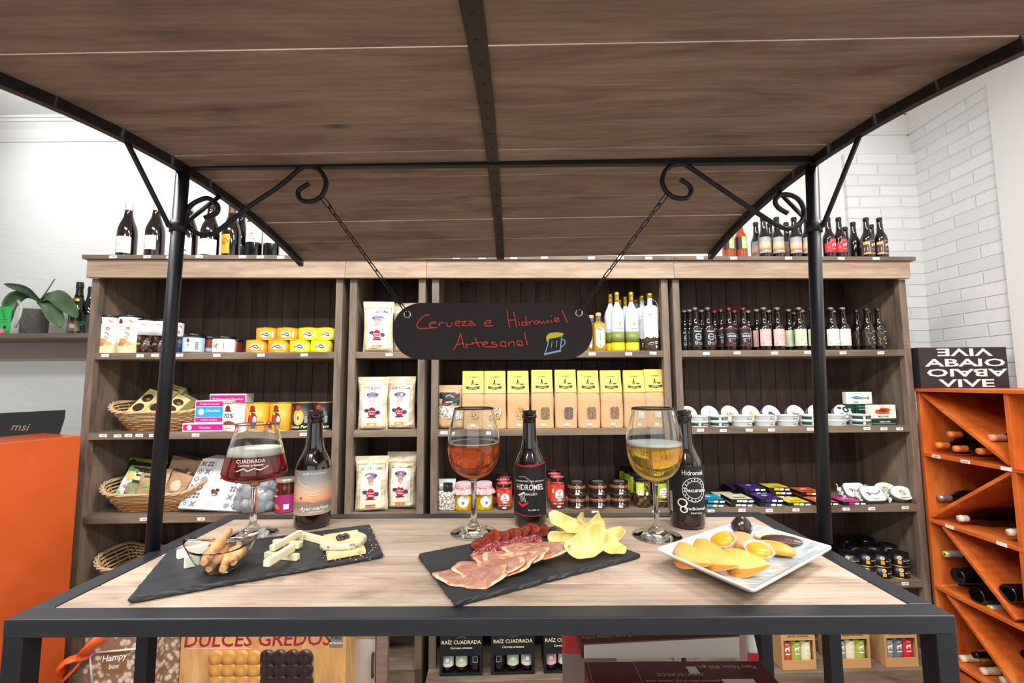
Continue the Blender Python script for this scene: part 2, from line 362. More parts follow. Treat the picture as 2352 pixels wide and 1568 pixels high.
for k in range(NP):
    for f in (.3, .78):
        y = YA0+(k+f)*W; g.lathe([(.0028, 0), (.0022, -.0012), (.0008, -.0016)], 8, Matrix.Translation((-.036+.001*(k % 2), y, arcz(-.036, y)-.005)))
g.v = [tuple(Vector(p)-CB) for p in g.v]; part('rib_screw', g, rb)['kind'] = 'stuff'
yb = (lp.y+rp.y)/2
bl, br = at(425, 381, 1, yb), at(1862, 368, 1, yb)
g = G().mat(IRON).loft([[p+Vector((0, u, w)) for u, w in ((-.006, -.0065), (.006, -.0065), (.006, .0065), (-.006, .0065))] for p in (Vector((XA+.01, yb, bl.z)), Vector((XB-.01, yb, br.z)))], smooth=False)
cpart('cross_beam', g, bev=.0008)
for side in (0, 1):
    x = (XA, XB)[side]; c = post_top[('c', bool(side))]; sgn = -1 if side == 0 else 1
    for yy in (-.12, .105):
        e = Vector((x, c.y+yy, arcz(x, c.y+yy)-.014)); s_ = c+Vector((sgn*.010, (.012 if yy > 0 else -.012), 0))
        cpart('brace', G().mat(IRON).tube([c+Vector((0, 0, -.006)), s_+Vector((0, 0, .0)), s_+(e-s_)*.03+Vector((0, 0, .002)), e], .0042, 8))
def smoothpts(P, k=5):
    P = [Vector(p) for p in P]; Q = [P[0]*2-P[1]]+P+[P[-1]*2-P[-2]]; o = []
    for i in range(1, len(Q)-2):
        a, b, c, d = Q[i-1:i+3]
        for j in range(k):
            t = j/k; o.append(.5*((2*b)+(c-a)*t+(2*a-5*b+4*c-d)*t*t+(3*b-a-3*c+d)*t**3))
    return o+[P[-1]]
SCL = [(470.4, 500), (496, 490), (499.7, 473), (483, 457), (465, 457), (437, 473), (428, 499), (437, 524), (460, 538), (480.6, 538), (501, 529.5), (577.6, 470.8), (638.8, 430), (689, 388), (707, 382), (728, 387.6), (742, 401), (749, 420), (742, 445), (726, 459), (707, 463), (691, 459), (684.5, 447), (688, 436), (710, 421)]
SCR = [(1562.6, 412), (1580.5, 424), (1587.6, 438.6), (1580, 453), (1564, 456), (1545, 451.7), (1528, 436), (1521, 415), (1528, 393), (1542, 381), (1564, 376.7), (1580.5, 382), (1649.5, 429), (1721, 476.7), (1768.6, 507.6), (1797, 522), (1816, 524), (1837.6, 512.4), (1847, 493), (1842, 469.5), (1828, 453), (1809, 447), (1790, 449), (1780.5, 462), (1787.6, 476.7), (1809, 489.8)]
for P in (SCL, SCR): cpart('scroll_bracket', G().mat(IRON).tube(smoothpts([at(a, b, 1, yb) for a, b in P]), .0043, 10), 'curled iron scroll bracket')
# ------------------------------------------------------------------ the hanging sign and its chains
YS = yb-.002
sc_ = lambda u, v, dy=0: at(880+u/4.704, 680+v/4.704, 1, YS+dy)
sc0 = sc_(1185, 380)
BOARD = M('33292e', .75, 0, .05, name='chalkboard_paint')
sign = thing('hanging_sign', 'long rounded blackboard sign hanging by two chains over the table', 'sign', sc0)
out = []
for k in range(72):
    a = 2*PI*k/72; ca, sa = math.cos(a), math.sin(a); ex = 340; hx, hy = 1080-ex, 0
    out.append((1185+(hx if ca > 0 else -hx)+ex*abs(ca)**.92*(1 if ca > 0 else -1), 379-308*abs(sa)**.92*(1 if sa > 0 else -1)))
L = [[sc_(u, v, dy)-sc0 for u, v in out] for dy in (0, .006)]
part('board', G().mat(BOARD).loft(L, smooth=False), sign, bev=.0008)
RED, YEL, BLU = M('e0503a', .7, name='red_chalk_ink'), M('f3e436', .7, name='yellow_chalk_ink'), M('a8daf0', .7, name='blue_chalk_ink')
smap = lambda x, z, off: sc_(x, z, -off)-sc0
ST = [[(498,204),(470,202),(430,222),(390,262),(368,300),(370,333),(400,350),(450,347),(520,342),(585,338)],[(495,300),(540,294),(570,285),(558,275),(530,281),(508,300),(505,322),(530,336),(560,337)],[(600,290),(606,325)],[(602,308),(625,288),(655,286)],[(685,287),(690,312),(705,328),(728,325),(740,303),(742,287)],
[(775,297),(810,292),(830,280),(820,269),(795,272),(778,292),(781,310),(805,319),(832,318)],[(845,277),(895,270),(855,312),(905,315)],[(920,274),(955,270),(962,284),(932,300),(922,312),(955,316),(995,311)],[(963,285),(985,300),(996,312)],
[(1095,296),(1140,291),(1165,276),(1150,263),(1120,267),(1097,290),(1101,313),(1130,321),(1190,318)],[(1338,162),(1350,248),(1368,332)],[(1410,176),(1428,250),(1441,330)],[(1352,262),(1432,254)],[(1465,278),(1471,314)],[(1459,243),(1462,248)],
[(1547,283),(1520,278),(1498,290),(1497,306),(1515,315),(1545,308)],[(1539,214),(1547,262),(1557,314)],[(1575,275),(1583,310)],[(1580,292),(1600,273),(1622,270)],[(1660,266),(1637,277),(1633,294),(1655,302),(1675,290),(1672,271),(1658,266)],[(1690,262),(1697,285),(1712,291),(1724,285),(1730,268),(1738,285),(1755,288),(1768,280),(1775,262)],[(1775,264),(1792,286)],
[(1812,258),(1826,286)],[(1819,210),(1821,215)],[(1850,262),(1885,256),(1896,240),(1876,232),(1856,246),(1856,268),(1876,278),(1908,268)],[(1934,153),(1960,215),(1991,286)],
[(758,580),(800,508),(839,403)],[(839,403),(855,480),(877,560)],[(795,528),(872,505)],[(893,510),(905,557)],[(898,528),(930,521),(975,516)],[(994,448),(1015,500),(1041,551)],[(958,506),(1072,500)],[(1072,522),(1110,516),(1130,501),(1110,493),(1086,501),(1077,525),(1092,544),(1150,545)],
[(1212,495),(1180,497),(1171,509),(1190,517),(1222,521),(1236,534),(1215,547),(1155,548)],[(1318,494),(1283,492),(1266,510),(1271,533),(1300,543),(1323,532)],[(1320,492),(1326,549)],[(1354,500),(1360,541)],[(1358,517),(1385,493),(1413,499),(1421,537)],[(1500,490),(1462,485),(1444,500),(1455,529),(1488,536),(1503,515)],[(1499,486),(1507,540)],[(1529,396),(1540,460),(1559,524)]]
def chalk(path): return [tuple(p)[:2] for p in smoothpts([(a, b, 0) for a, b in path], 4)]
W1 = lambda P, w, m: ('s', [(p[0], p[1]) for p in chalk(P)], w, m)
part('lettering', decor([W1(P, 12, RED) for P in ST]+[('c', 1470, 525, 14, RED)], smap), sign, 'red handwritten words')
part('mug_drawing', decor([('p', chalk([(1768,494),(1762,445),(1785,408),(1830,393),(1900,390),(1948,405),(1930,430),(1880,446),(1820,457),(1792,466),(1785,496)]), YEL)]+[W1(P, w, BLU) for P, w in (([(1790,462),(1775,540),(1745,627)], 10), ([(1745,627),(1830,608),(1915,590)], 20), ([(1930,432),(1922,510),(1912,596)], 11), ([(1930,470),(1955,472),(1966,500),(1946,535),(1918,550)], 11), ([(1825,485),(1818,555)], 7), ([(1878,482),(1870,553)], 7))], smap), sign, 'pale blue beer mug with yellow foam')
CHR = M('c8c6c8', .2, .9, name='eyelet_metal')
for u, v in ((262, 197), (2115, 181)):
    c = sc_(u, v)-sc0; part('eyelet', G().mat(CHR).lathe([(.0045, 0), (.0095/1.3, 0), (.0068, .0015), (.0048, .0018), (.0045, 0)], 20, Matrix.Translation(c) @ Matrix.Rotation(R_(90), 4, 'X'), cap=False), sign)
def chain(label, a, b):
    a, b = Vector(a), Vector(b); o = a.copy(); d = (b-a); N = round(d.length/.0195); step = d.length/N; d = d.normalized(); g = G().mat(IRON)
    n0 = Vector((0, 1, 0)).cross(d).normalized(); n1 = d.cross(n0)
    for k in range(N):
        c = a-o+d*(step*(k+.5)); n = (n0*.8+n1*.6) if k % 2 else (n1*.8-n0*.6); pts = []; h = step*.5-.0015; r = .0031
        if k == 0: h = step*.5; r = .0055
        for i in range(8): t = PI*i/7; pts.append(c+d*(h-.001+r*math.sin(t)*.9)+n*(r*math.cos(t)))
        for i in range(8): t = PI*i/7; pts.append(c-d*(h-.001+r*math.sin(t)*.9)-n*(r*math.cos(t)))
        g.tube(pts, .0011, 6, True)
    return tag(part('hanging_chain', g, None, loc=o), label, 'chain', 'chains holding the sign')
chain('black chain from the scroll bracket to the sign end with the word Cerveza', at(742, 456, 1, yb), at(934, 717, 1, YS-.004))
chain('black chain from the scroll bracket to the sign end above the mug drawing', at(1530, 449, 1, yb), at(1330, 714, 1, YS-.004))
# ------------------------------------------------------------------ the shelving wall
ZT, Z1, Z2, Z3, Z4, ZP = 2.3494, 1.858, 1.4595, 1.055, .680, .318
DP, BT = .42, .034
PAPER = M('f2f2ee', .6, 0, .02, name='white_paper'); INK = M('55555c', .7, name='grey_print')
PRICE = G().mat(PAPER).box(-.018, -.0012, -.0075, .018, 0, .0075); PRICE.mat(M('a9abb2', .6, name='pale_grey_print')).box(-.003, -.0015, -.003, .012, -.0011, .003); PRICE.box(-.013, -.0015, -.0005, -.006, -.0011, .001)
PRICE_ME = PRICE.mesh('price_tag')
def unit(label, px0, px1, fa, fb, levels, tags, plinth):
    x0, x1 = sx(px0, 0, Z1), sx(px1, 0, Z1); f0, f1 = sx(fa, -.03, 2.28), sx(fb, -.03, 2.28)
    xm = (x0+x1)/2; u = thing('shelving_unit', label, 'shelving unit', S(xm, 0, 0), AL, 'shelving units along the back wall')
    P = lambda name, g, lab=None, **k: (setattr(g, 'v', [(a-xm, b, c) for a, b, c in g.v]), part(name, g, u, lab, **k))[1]
    P('side_panel', G().mat(W_SHELFV).box(x0, .034, 0, x0+.022, DP, ZT-.02)); P('side_panel', G().mat(W_SHELFV).box(x1-.022, .034, 0, x1, DP, ZT-.02))
    P('front_post', G().mat(W_SHELFV).box(x0, -.002, 0, x0+.036, .034, 2.236), bev=.002); P('front_post', G().mat(W_SHELFV).box(x1-.036, -.002, 0, x1, .034, 2.236), bev=.002)
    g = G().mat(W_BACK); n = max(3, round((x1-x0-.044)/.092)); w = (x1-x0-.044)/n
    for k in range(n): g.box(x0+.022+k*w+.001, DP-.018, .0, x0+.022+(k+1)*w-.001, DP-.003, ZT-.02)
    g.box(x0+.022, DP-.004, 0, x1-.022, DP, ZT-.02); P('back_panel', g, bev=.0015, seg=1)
    fa_ = P('fascia', G().mat(W_FASCIA).box(f0, -.03, 2.236, f1, -.004, ZT-.021), 'wide pale board across the top', bev=.002)
    tb = G().mat(W_SHELF).box(f0-(.014 if fa < 300 else -.0005), -.045, ZT-.021, f1+(.022 if fb > 2000 else -.0005), DP, ZT)
    lv = [(P('top_board', tb, bev=.0015), -.045, ZT-.0105, tags[0])]
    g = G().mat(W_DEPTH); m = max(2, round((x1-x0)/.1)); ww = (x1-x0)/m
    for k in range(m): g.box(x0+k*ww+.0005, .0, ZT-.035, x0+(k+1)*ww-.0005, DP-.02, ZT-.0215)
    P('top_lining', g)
    for z, tg in zip(levels, tags[1:]):
        o = P('shelf_board', G().mat(W_SHELF).box(x0+.022, .002, z-BT, x1-.022, DP-.018, z), bev=.002); lv.append((o, .002, z-BT/2+.002, tg))
    for o, y, z, tg in lv:
        for px in tg: part('price_tag', None, o, me=PRICE_ME, loc=(sx(px, y, z)-xm, y, z+random.uniform(-.002, .002)), rot=(0, R_(random.uniform(-2, 2)), 0))
    if plinth:
        g = G().mat(W_SHELF).box(x0-.0, -plinth, 0, x1+.0, .0, ZP); P('plinth', g, bev=.003); P('bottom_board', G().mat(W_SHELF).box(x0+.022, 0, ZP-.03, x1-.022, DP-.018, ZP))
    return u
random.seed(4)
unit('wide brown shelving unit with the wicker baskets, next to the orange counter', 199.5, 784, 198.8, 792, (Z1, Z2, Z3, Z4), ([260, 338, 390, 458, 557, 598, 645, 688, 766], [241.5, 322, 356, 412, 498, 600, 699], [237, 270, 295, 320, 351, 449.5, 697], [330, 462], []), .002)
unit('narrow brown shelving unit holding only coffee bags', 800, 976, 792.5, 980, (Z1, Z2, Z3, Z4), ([850, 895, 970], [894], [], [], []), .002)
unit('brown shelving unit behind the sign, with olive oil bottles and flour bags', 991, 1539, 980.5, 1548, (Z1, Z2, Z3, Z4), ([1048, 1107, 1180, 1250, 1358, 1425, 1490], [1360, 1444, 1500], [1020, 1130], [1367, 1506], []), .1)
unit('brown shelving unit filled with small beer bottles, beside the brick wall', 1550, 2092, 1548.5, 2091, (Z1, Z2, Z3, Z4), ([1608, 1685, 1811, 1932, 2012], [1622, 1693, 1779, 1855, 1936, 2023], [1609, 1661, 1720.5, 1772, 1861, 1991, 2030, 2066], [1633, 1704, 1767, 1828, 1943, 2002, 2079], [2079]), .1)
# ------------------------------------------------------------------ bottles
BLK = M('0b0a0c', .08, 0, 0, coat=.6, name='dark_bottle_glass'); BRN = M('170b07', .07, 0, 0, coat=.6, name='dark_brown_bottle_glass')
AMB = M('a6411a', .08, 0, .1, coat=.7, name='amber_bottle_glass'); GRN = M('27341a', .08, 0, .1, coat=.6, name='green_bottle_glass')
WHT = M('f3f3f1', .5, 0, .02, name='white_print'); BLACK = M('15151a', .5, 0, 0, name='black_print'); GOLD = M('d8b45a', .3, .7, .05, name='gold_foil')
REDP = M('d8222a', .5, 0, 0, name='red_print'); KRAFT = M('c39a6c', .75, 0, .08, scale=25, name='kraft_paper'); CREAM = M('ece0b8', .5, 0, .03, name='cream_print')
PINK = M('e9b5b3', .5, 0, .04, name='pink_label_paper'); LGRN = M('ccd9b6', .5, 0, .04, name='pale_green_label_paper'); LGRY = M('dcdeda', .5, 0, .03, name='pale_grey_label_paper')
GREY = M('8d9094', .5, 0, .03, name='grey_label_print'); MAROON = M('5a1526', .45, 0, .05, name='maroon_card')
def sunsetmat():
    t = NT('sunset_label'); tc = t.n('ShaderNodeTexCoord'); s = t.n('ShaderNodeSeparateXYZ'); t.l(tc.outputs['Object'], s.inputs[0])
    n = t.n('ShaderNodeTexNoise', _Scale=26., _Detail=5., _Distortion=1.2); mp = t.co((.5, .5, 2.)); t.l(mp, n.inputs[0])
    a = t.n('ShaderNodeMath', operation='MULTIPLY_ADD'); t.l(n.outputs[0], a.inputs[0]); a.inputs[1].default_value = .035; t.l(s.outputs[2], a.inputs[2])
    b = t.n('ShaderNodeMapRange'); t.l(a.outputs[0], b.inputs[0]); b.inputs[1].default_value = .045; b.inputs[2].default_value = .135
    t.set(Base_Color=t.ramp(b.outputs[0], [(0, 'b9a793'), (.22, '8d7b6b'), (.27, 'f0a070'), (.4, 'f2b48c'), (.55, 'cdb9a2'), (.75, 'a3a09b'), (1, '8c9094')]), Roughness=.4); return t.m
SUNSET = sunsetmat()
LN = [(0, .85), (.008, .95), (.03, 1), (.47, 1), (.52, .96), (.57, .84), (.62, .66), (.67, .53), (.75, .465), (.88, .42), (.925, .41), (.93, .47), (.955, .47), (.96, .42), (.975, .42), (.98, .455), (.995, .44), (1, .36)]
BG = [(0, .88), (.01, .97), (.03, 1), (.42, 1), (.5, .97), (.58, .85), (.66, .65), (.74, .47), (.82, .40), (.92, .38), (.93, .41), (.955, .41), (.96, .38), (1, .38)]
BX = [(0, .9), (.01, .98), (.03, 1), (.56, 1), (.62, .96), (.67, .8), (.71, .56), (.75, .43), (.82, .40), (.93, .38), (.94, .42), (.96, .42), (.965, .39), (1, .39)]
def rad(prof, f):
    for (a, b), (c, d) in zip(prof, prof[1:]):
        if a <= f <= c: return b+(d-b)*(f-a)/max(1e-6, c-a)
    return prof[-1][1]
def bottle(name, label, cat, loc, rz, prof, h, r, glass, labels=(), cap=None, capsule=None, group=None, n=24, rot=None):
    """labels: (z0 frac, z1 frac, half angle, centre angle, material, print items); cap: material of a crown cap"""
    t = thing(name, label, cat, loc, rz, group, rot)
    part('glass_bottle', G().mat(glass).lathe([(q*r, f*h) for f, q in prof], n), t)
    for z0, z1, ha, ac, m, items in labels:
        o = part('label', arcband(r, z0*h, z1*h, ac-ha, ac+ha, m, .0005), t)
        if items: part('lettering', decor(items, cylmap(r+.0006, ac)), o)
    if cap:
        part('cap', G().mat(cap).lathe([(.0133, h*.968), (.0137, h*.972), (.0131, h*.985), (.0115, h+.0012), (.0, h+.0018)], 21, fl=lambda i, R, z: 1+.05*(i % 2) if z < h*.975 else 1), t)
    if capsule:
        m, f0 = capsule; part('capsule', G().mat(m).lathe([(rad(prof, f)*r+.0006, f*h) for f in [f0, f0+.03]+[q for q, _ in prof if q > f0+.03]]+[(0, h+.0006)], n), t)
    return t
HB, RB = .229, .0305
def L(s): return s
K = {}
K['dec'] = dict(glass=BRN, cap=M('d9d9d9', .35, .5, name='silver_cap_enamel'), labels=[(.08, .50, 1.5, 0, BLACK, [('t', 'Hidromiel', 0, .098, .0125, WHT, 0, 0, .85), ('o', 0, .072, .0165, .0178, WHT), ('o', 0, .072, .0125, .0133, WHT)]+[('r', .0155*math.sin(a)-.0007, .072+.0150*math.cos(a)-.001, .0155*math.sin(a)+.0007, .072+.0150*math.cos(a)+.001, WHT) for a in [k*.42 for k in range(15)]]+[('t', 'Decumana', 0, .069, .0085, WHT, 0, 0, .8), ('o', -.013, .043, .0045, .0062, WHT), ('o', -.013, .034, .003, .0045, WHT), ('t', 'Tradicional', .005, .037, .0062, WHT), ('t', 'Semi Seca', .008, .030, .0045, WHT)])])
K['hid'] = dict(glass=BRN, cap=M('d5262b', .35, .2, name='red_cap_enamel'), labels=[(.10, .53, 1.5, 0, BLACK, [('r', -.04, .116, .04, .119, REDP), ('t', 'ELABORACION 100% ARTESANAL', 0, .085, .0042, WHT), ('t', 'HIDROMIEL', 0, .070, .0135, WHT, 0, 0, .78), ('t', 'BRAGGOT', .004, .059, .0045, WHT), ('s', [(-.018, .09), (-.005, .093), (.006, .084), (.01, .066), (.009, .05)], .0012, PINK), ('s', [(-.022, .058), (-.012, .062)], .002, WHT), ('s', [(-.02, .056), (-.017, .046)], .0008, WHT), ('s', [(-.017, .056), (-.014, .046)], .0008, WHT), ('s', [(-.014, .058), (-.011, .048)], .0008, WHT), ('s', [(-.022, .046), (-.014, .041), (-.006, .046)], .003, REDP), ('t', 'Alc. 8,5% vol', .006, .036, .0035, WHT), ('r', -.04, .026, .04, .0275, REDP)])])
def craft(m, sq): return [(.10, .49, 1.35, 0, m, [('t', 'RAIZ CUADRADA', .002, .102, .0035, GREY), ('s', [(.0-.008, .055), (-.008, .08), (.012, .08), (.012, .055), (-.008, .055)], .0035, sq), ('t', 'Cerveza', .012, .033, .0045, BLACK), ('r', -.028, .03, -.020, .045, sq)])]
CRC = M('ded8b4', .4, .3, name='cream_cap_enamel')
K['pnk'] = dict(glass=BRN, cap=CRC, labels=craft(PINK, M('d79a99', .5, name='rose_print')))
K['grn'] = dict(glass=BRN, cap=CRC, labels=craft(LGRN, M('9fd6a4', .5, name='mint_print')))
K['gry'] = dict(glass=BRN, cap=CRC, labels=craft(LGRY, M('d9c3a3', .5, name='sand_print')))
K['gld'] = dict(glass=BRN, cap=BLACK, labels=[(.10, .48, 1.35, 0, M('221d1b', .5, name='black_gold_label'), [('p', [(.012-.014, .062), (.012, .076), (.026, .062), (.012, .048)], GOLD), ('p', [(.012-.009, .062), (.012, .071), (.021, .062), (.012, .053)], BLACK), ('s', [(-.03, .1), (-.02, .085), (-.024, .07), (-.012, .06), (-.018, .045), (-.008, .03)], .0013, GOLD), ('s', [(-.015, .1), (-.01, .09), (.0, .085), (.004, .1)], .0013, GOLD), ('r', .006, .098, .02, .101, WHT), ('r', .006, .034, .016, .037, WHT)])])
K['sun'] = dict(glass=BRN, cap=BLACK, labels=[(.12, .50, 1.45, 0, SUNSET, [('t', 'RAIZ CUADRADA', .0, .103, .0040, WHT, 0, 0, 1.1), ('t', 'Ayer mañana', .002, .035, .0075, WHT, .3), ('c', -.024, .063, .0018, GREY)])])
HORSE = lambda m, x, z, s: [('p', [(x+a*s, z+b*s) for a, b in ((-.5, -.5), (-.3, -.5), (-.25, -.1), (.1, -.1), (.2, -.5), (.38, -.5), (.38, .05), (.55, .25), (.35, .5), (.1, .3), (-.35, .25), (-.55, .0))], m)]
K['red'] = dict(glass=BRN, cap=BLACK, labels=[(.14, .36, 1.4, 0, REDP, [('t', 'ROBLE', -.024, .058, .004, WHT)]), (.14, .46, .62, .1, M('c9242b', .5, name='crimson_label'), HORSE(WHT, .001, .073, .022)+[('t', 'TIERRA VETTONA', .0, .094, .0042, WHT), ('t', 'TOSTADA', 0, .048, .0055, WHT)])])
PURP = M('3f2138', .5, name='plum_label')
K['plm'] = dict(glass=BRN, cap=BLACK, labels=[(.10, .40, 1.4, 0, M('eab765', .5, name='amber_yellow_label'), []), (.12, .46, .62, .2, PURP, HORSE(WHT, .001, .073, .022)+[('t', 'TIERRA VETTONA', .0, .094, .0042, WHT), ('t', 'NEGRA', 0, .045, .0055, WHT)]), (.14, .33, .5, -1.0, PURP, [('r', -.008, .04, .008, .06, CREAM)])])
K['amb'] = dict(glass=AMB, cap=BLACK, labels=[(.20, .50, 1.3, 0, BLACK, []), (.21, .50, .55, .2, M('b9bf4a', .5, name='olive_green_label'), HORSE(WHT, 0, .083, .02)+[('o', 0, .08, .013, .0145, WHT), ('t', 'TIERRA VETTONA', 0, .1, .004, WHT), ('r', -.01, .055, .01, .06, WHT)])])
KP = {}
def place(kind, px, yl, z, label, group, extra=0., name='beer_bottle', cat='bottle'):
    x = sx(px, yl, z+.1); loc = S(x, yl, z+.0003)
    if kind not in KP: KP[kind] = bottle(name, label, cat, loc, AL+extra, LN, HB, RB, group=group, **K[kind]); return KP[kind]
    return dup(KP[kind], label, loc, AL+extra, group)
# shelf of small bottles: (kind, px, depth, label)
GD1 = 'small bottles on the upper shelf beside the brick wall'
for kd, px, y, lb in [
 ('dec', 1598, .035, 'silver-capped mead bottle with round rune label, front row next to the shelf post'), ('dec', 1627, .035, 'mead bottle with round white rune label, front row beside the red-capped bottles'),
 ('dec', 1573, .12, 'silver-capped mead bottle half hidden behind the shelf post'), ('dec', 1585, .105, 'silver-capped mead bottle in the row behind, closest to the post'), ('dec', 1613, .11, 'silver-capped mead bottle showing between the two front ones'),
 ('hid', 1676, .035, 'red-capped mead bottle in the front row next to the silver-capped ones'), ('hid', 1709, .035, 'red-capped mead bottle with red streak label, front row next to the pink labels'),
 ('hid', 1643, .13, 'red-capped bottle in the back row nearest the silver-capped bottles'), ('hid', 1658, .095, 'red-capped bottle just behind the front red pair, label partly visible'), ('hid', 1689, .12, 'red-capped bottle seen between the two front red-capped bottles'),
 ('pnk', 1756, .035, 'beer bottle with pink square label, front row beside the red-capped mead'), ('pnk', 1787, .035, 'beer bottle with pink square label, front row beside the green labels'), ('pnk', 1721, .14, 'cream-capped bottle standing far behind the red-capped mead'), ('pnk', 1740, .095, 'pink-labelled bottle half hidden behind the front pink pair'), ('pnk', 1768, .12, 'cream-capped bottle seen between the two front pink labels'),
 ('grn', 1837, .035, 'beer bottle with pale green square label, whole in front of the cart post'), ('grn', 1868, .035, 'beer bottle with pale green label partly hidden by the cart post'), ('grn', 1814, .095, 'green-labelled bottle half hidden behind the front green one'), ('grn', 1845, .12, 'cream-capped bottle behind the pale green labels'), ('grn', 1826, .2, 'cream-capped bottle far back behind the pale green labels'),
 ('gry', 1911, .035, 'beer bottle with pale grey label right beside the cart post'), ('gry', 1938, .035, 'beer bottle with pale grey label, the one nearer the black and gold bottles'), ('gry', 1917, .13, 'cream-capped bottle behind the pale grey labels'),
 ('gld', 1993, .035, 'beer bottle with black and gold diamond label, front row next to grey labels'), ('gld', 2019, .05, 'beer bottle with black and gold diamond label, last one before the shelf side'), ('gld', 1970, .10, 'black and gold bottle in the row behind, nearest the grey labels'), ('gld', 2001, .13, 'black-capped bottle behind the black and gold front pair')]:
    place(kd, px, y, Z1, lb, GD1, -.15 if px > 1800 else .05)
GT = 'small beer bottles on top of the shelving'
for kd, px, y, lb in [('amb', 1672, .01, 'amber glass beer bottle with olive green label, half hidden by the canopy rail'), ('amb', 1701, .01, 'amber glass beer bottle with olive green label standing clear of the canopy rail'),
 ('sun', 1755, .01, 'beer bottle with grey sunset label, first of the front row after the amber ones'), ('sun', 1786, .01, 'beer bottle with grey sunset label, second of the front row after the amber ones'), ('sun', 1826, .01, 'beer bottle with grey sunset label inside the ring of the iron scroll'), ('sun', 1855, .01, 'beer bottle with grey sunset label partly hidden by the cart post'),
 ('sun', 1738, .09, 'sunset-labelled bottle behind, nearest the amber bottles'), ('sun', 1770, .1, 'sunset-labelled bottle behind, between the first two of the front row'), ('sun', 1808, .09, 'sunset-labelled bottle in the back row under the iron scroll'), ('sun', 1838, .1, 'sunset-labelled bottle in the back row next to the cart post'),
 ('red', 1904, .01, 'beer bottle with red horse label close to the cart post'), ('red', 1929, .01, 'beer bottle with red horse label next to the plum-labelled ones'),
 ('plm', 1992, .01, 'beer bottle with plum horse label and yellow band, second from the shelf end'), ('plm', 2023, .01, 'beer bottle with plum horse label and yellow band, last at the shelf end'), ('plm', 1962, .08, 'yellow-banded bottle turned round, behind the plum labels'), ('plm', 1944, .16, 'black-capped bottle far back between the red and plum labels'), ('plm', 2004, .12, 'black-capped bottle hidden behind the plum horse labels')]:
    place(kd, px, y, ZT, lb, GT, .05 if px != 1962 else 1.6)
# wine bottles on top, beside the plaster wall
GW = 'wine bottles on top of the wide shelving unit'
WL = M('e9ecec', .6, 0, .02, name='wine_label_paper'); WCAP = M('e8ebee', .35, .3, name='white_capsule'); YELP = M('f4a61c', .5, name='orange_yellow_print'); TEAL = M('27c3b4', .5, name='teal_print')
tx = lambda *r: [('r', a, z, b, z+.0012, GREY) for a, b, z in r]
swirl = [(.021*math.exp(-.17*a)*math.cos(a)*1.0, .075+.021*math.exp(-.17*a)*math.sin(a)*1.15) for a in [i*.35 for i in range(36)]]
for px, y, prof, h, r, glass, labs, cp, lb in [
 (292, .03, BG, .298, .0435, BRN, [(.07, .36, 1.25, -.35, WL, tx((-.03, .03, .09), (-.025, .03, .075), (-.03, .02, .06), (-.03, .0, .034)))], (WCAP, .85), 'wine bottle with white capsule and plain white label, nearest the shelf end'),
 (356, .03, BG, .298, .0435, BRN, [(.13, .38, 1.1, -.5, WL, [('s', [(-.02, .1), (-.028, .085), (-.018, .07), (-.01, .062)], .003, BLACK)]+tx((-.02, .012, .057), (-.02, .012, .048)))], (WCAP, .85), 'wine bottle with white capsule and black curl on the label'),
 (432, .03, BG, .298, .0435, BRN, [(.04, .34, 1.1, -.3, WL, [('t', 'A', .022, .025, .022, BLACK), ('t', 'ZARZA', .016, .075, .008, GREY, 0, -PI/2)])], (WCAP, .85), 'wine bottle with white label mostly hidden behind the cart post'),
 (482, .03, BG, .300, .0445, BRN, [(.04, .32, 1.25, -.1, WL, tx((-.02, -.0, .05), (-.02, .0, .04), (-.01, .02, .08))), (.355, .39, .12, -.1, GREY, [])], None, 'wine bottle with wide white label inside the ring of the iron scroll'),
 (531, .03, BG, .298, .0440, BRN, [(.06, .40, .62, -.4, YELP, [('s', swirl, .0028, BLACK)])], (M('6b4a33', .4, name='brown_capsule'), .80), 'wine bottle with yellow label and black spiral'),
 (553, .12, BG, .29, .042, BLK, [(.10, .30, .6, .3, M('16302c', .5, name='dark_teal_label'), [('s', [(a*.8, b) for a, b in swirl], .002, TEAL)])], None, 'dark wine bottle with teal spiral, behind the yellow-labelled one'),
 (584, .03, BX, .310, .0395, BLK, [(.26, .60, 1.35, 0, WL, [('c', -.012, .172, .004, YELP), ('t', 'CELLER', .0, .158, .005, GREY), ('e', .012, .125, .022, LGRN, .012), ('p', [(-.012, .118), (.0, .133), (.012, .118)], GREY), ('e', -.005, .114, .014, PINK, .006), ('t', 'ermitage', 0, .093, .009, REDP, .3)])], (BLK, .82), 'straight wine bottle with white village label, under the canopy rail'),
 (624, .04, BX, .310, .0385, BLK, [(.25, .58, 1.1, -.4, M('dfe5d5', .5, name='pale_olive_label'), [('t', 'Alendra', -.008, .135, .0085, BLACK, .2, PI/2), ('s', [(.0, .1), (.01, .12), (.006, .135)], .0012, M('5d7a3a', .5, name='leaf_print')), ('e', .008, .09, .008, LGRN, .012)])], (BLK, .82), 'straight wine bottle with pale label reading Alendra'),
 (667, .05, BX, .31, .0385, BLK, [(.04, .42, 1.3, 0, WL, [('e', 0, .12, .018, LGRN, .008)]+tx((-.03, .03, .09), (-.03, .02, .075), (-.03, .03, .06), (-.02, .03, .045)))], (WCAP, .82), 'wine bottle with striped white label, mostly hidden by the canopy rail')]:
    x = sx(px, y, ZT+.1); bottle('wine_bottle', lb, 'bottle', S(x, y, ZT+.0003), AL+.15, prof, h, r, glass, labs, None, cp, GW)
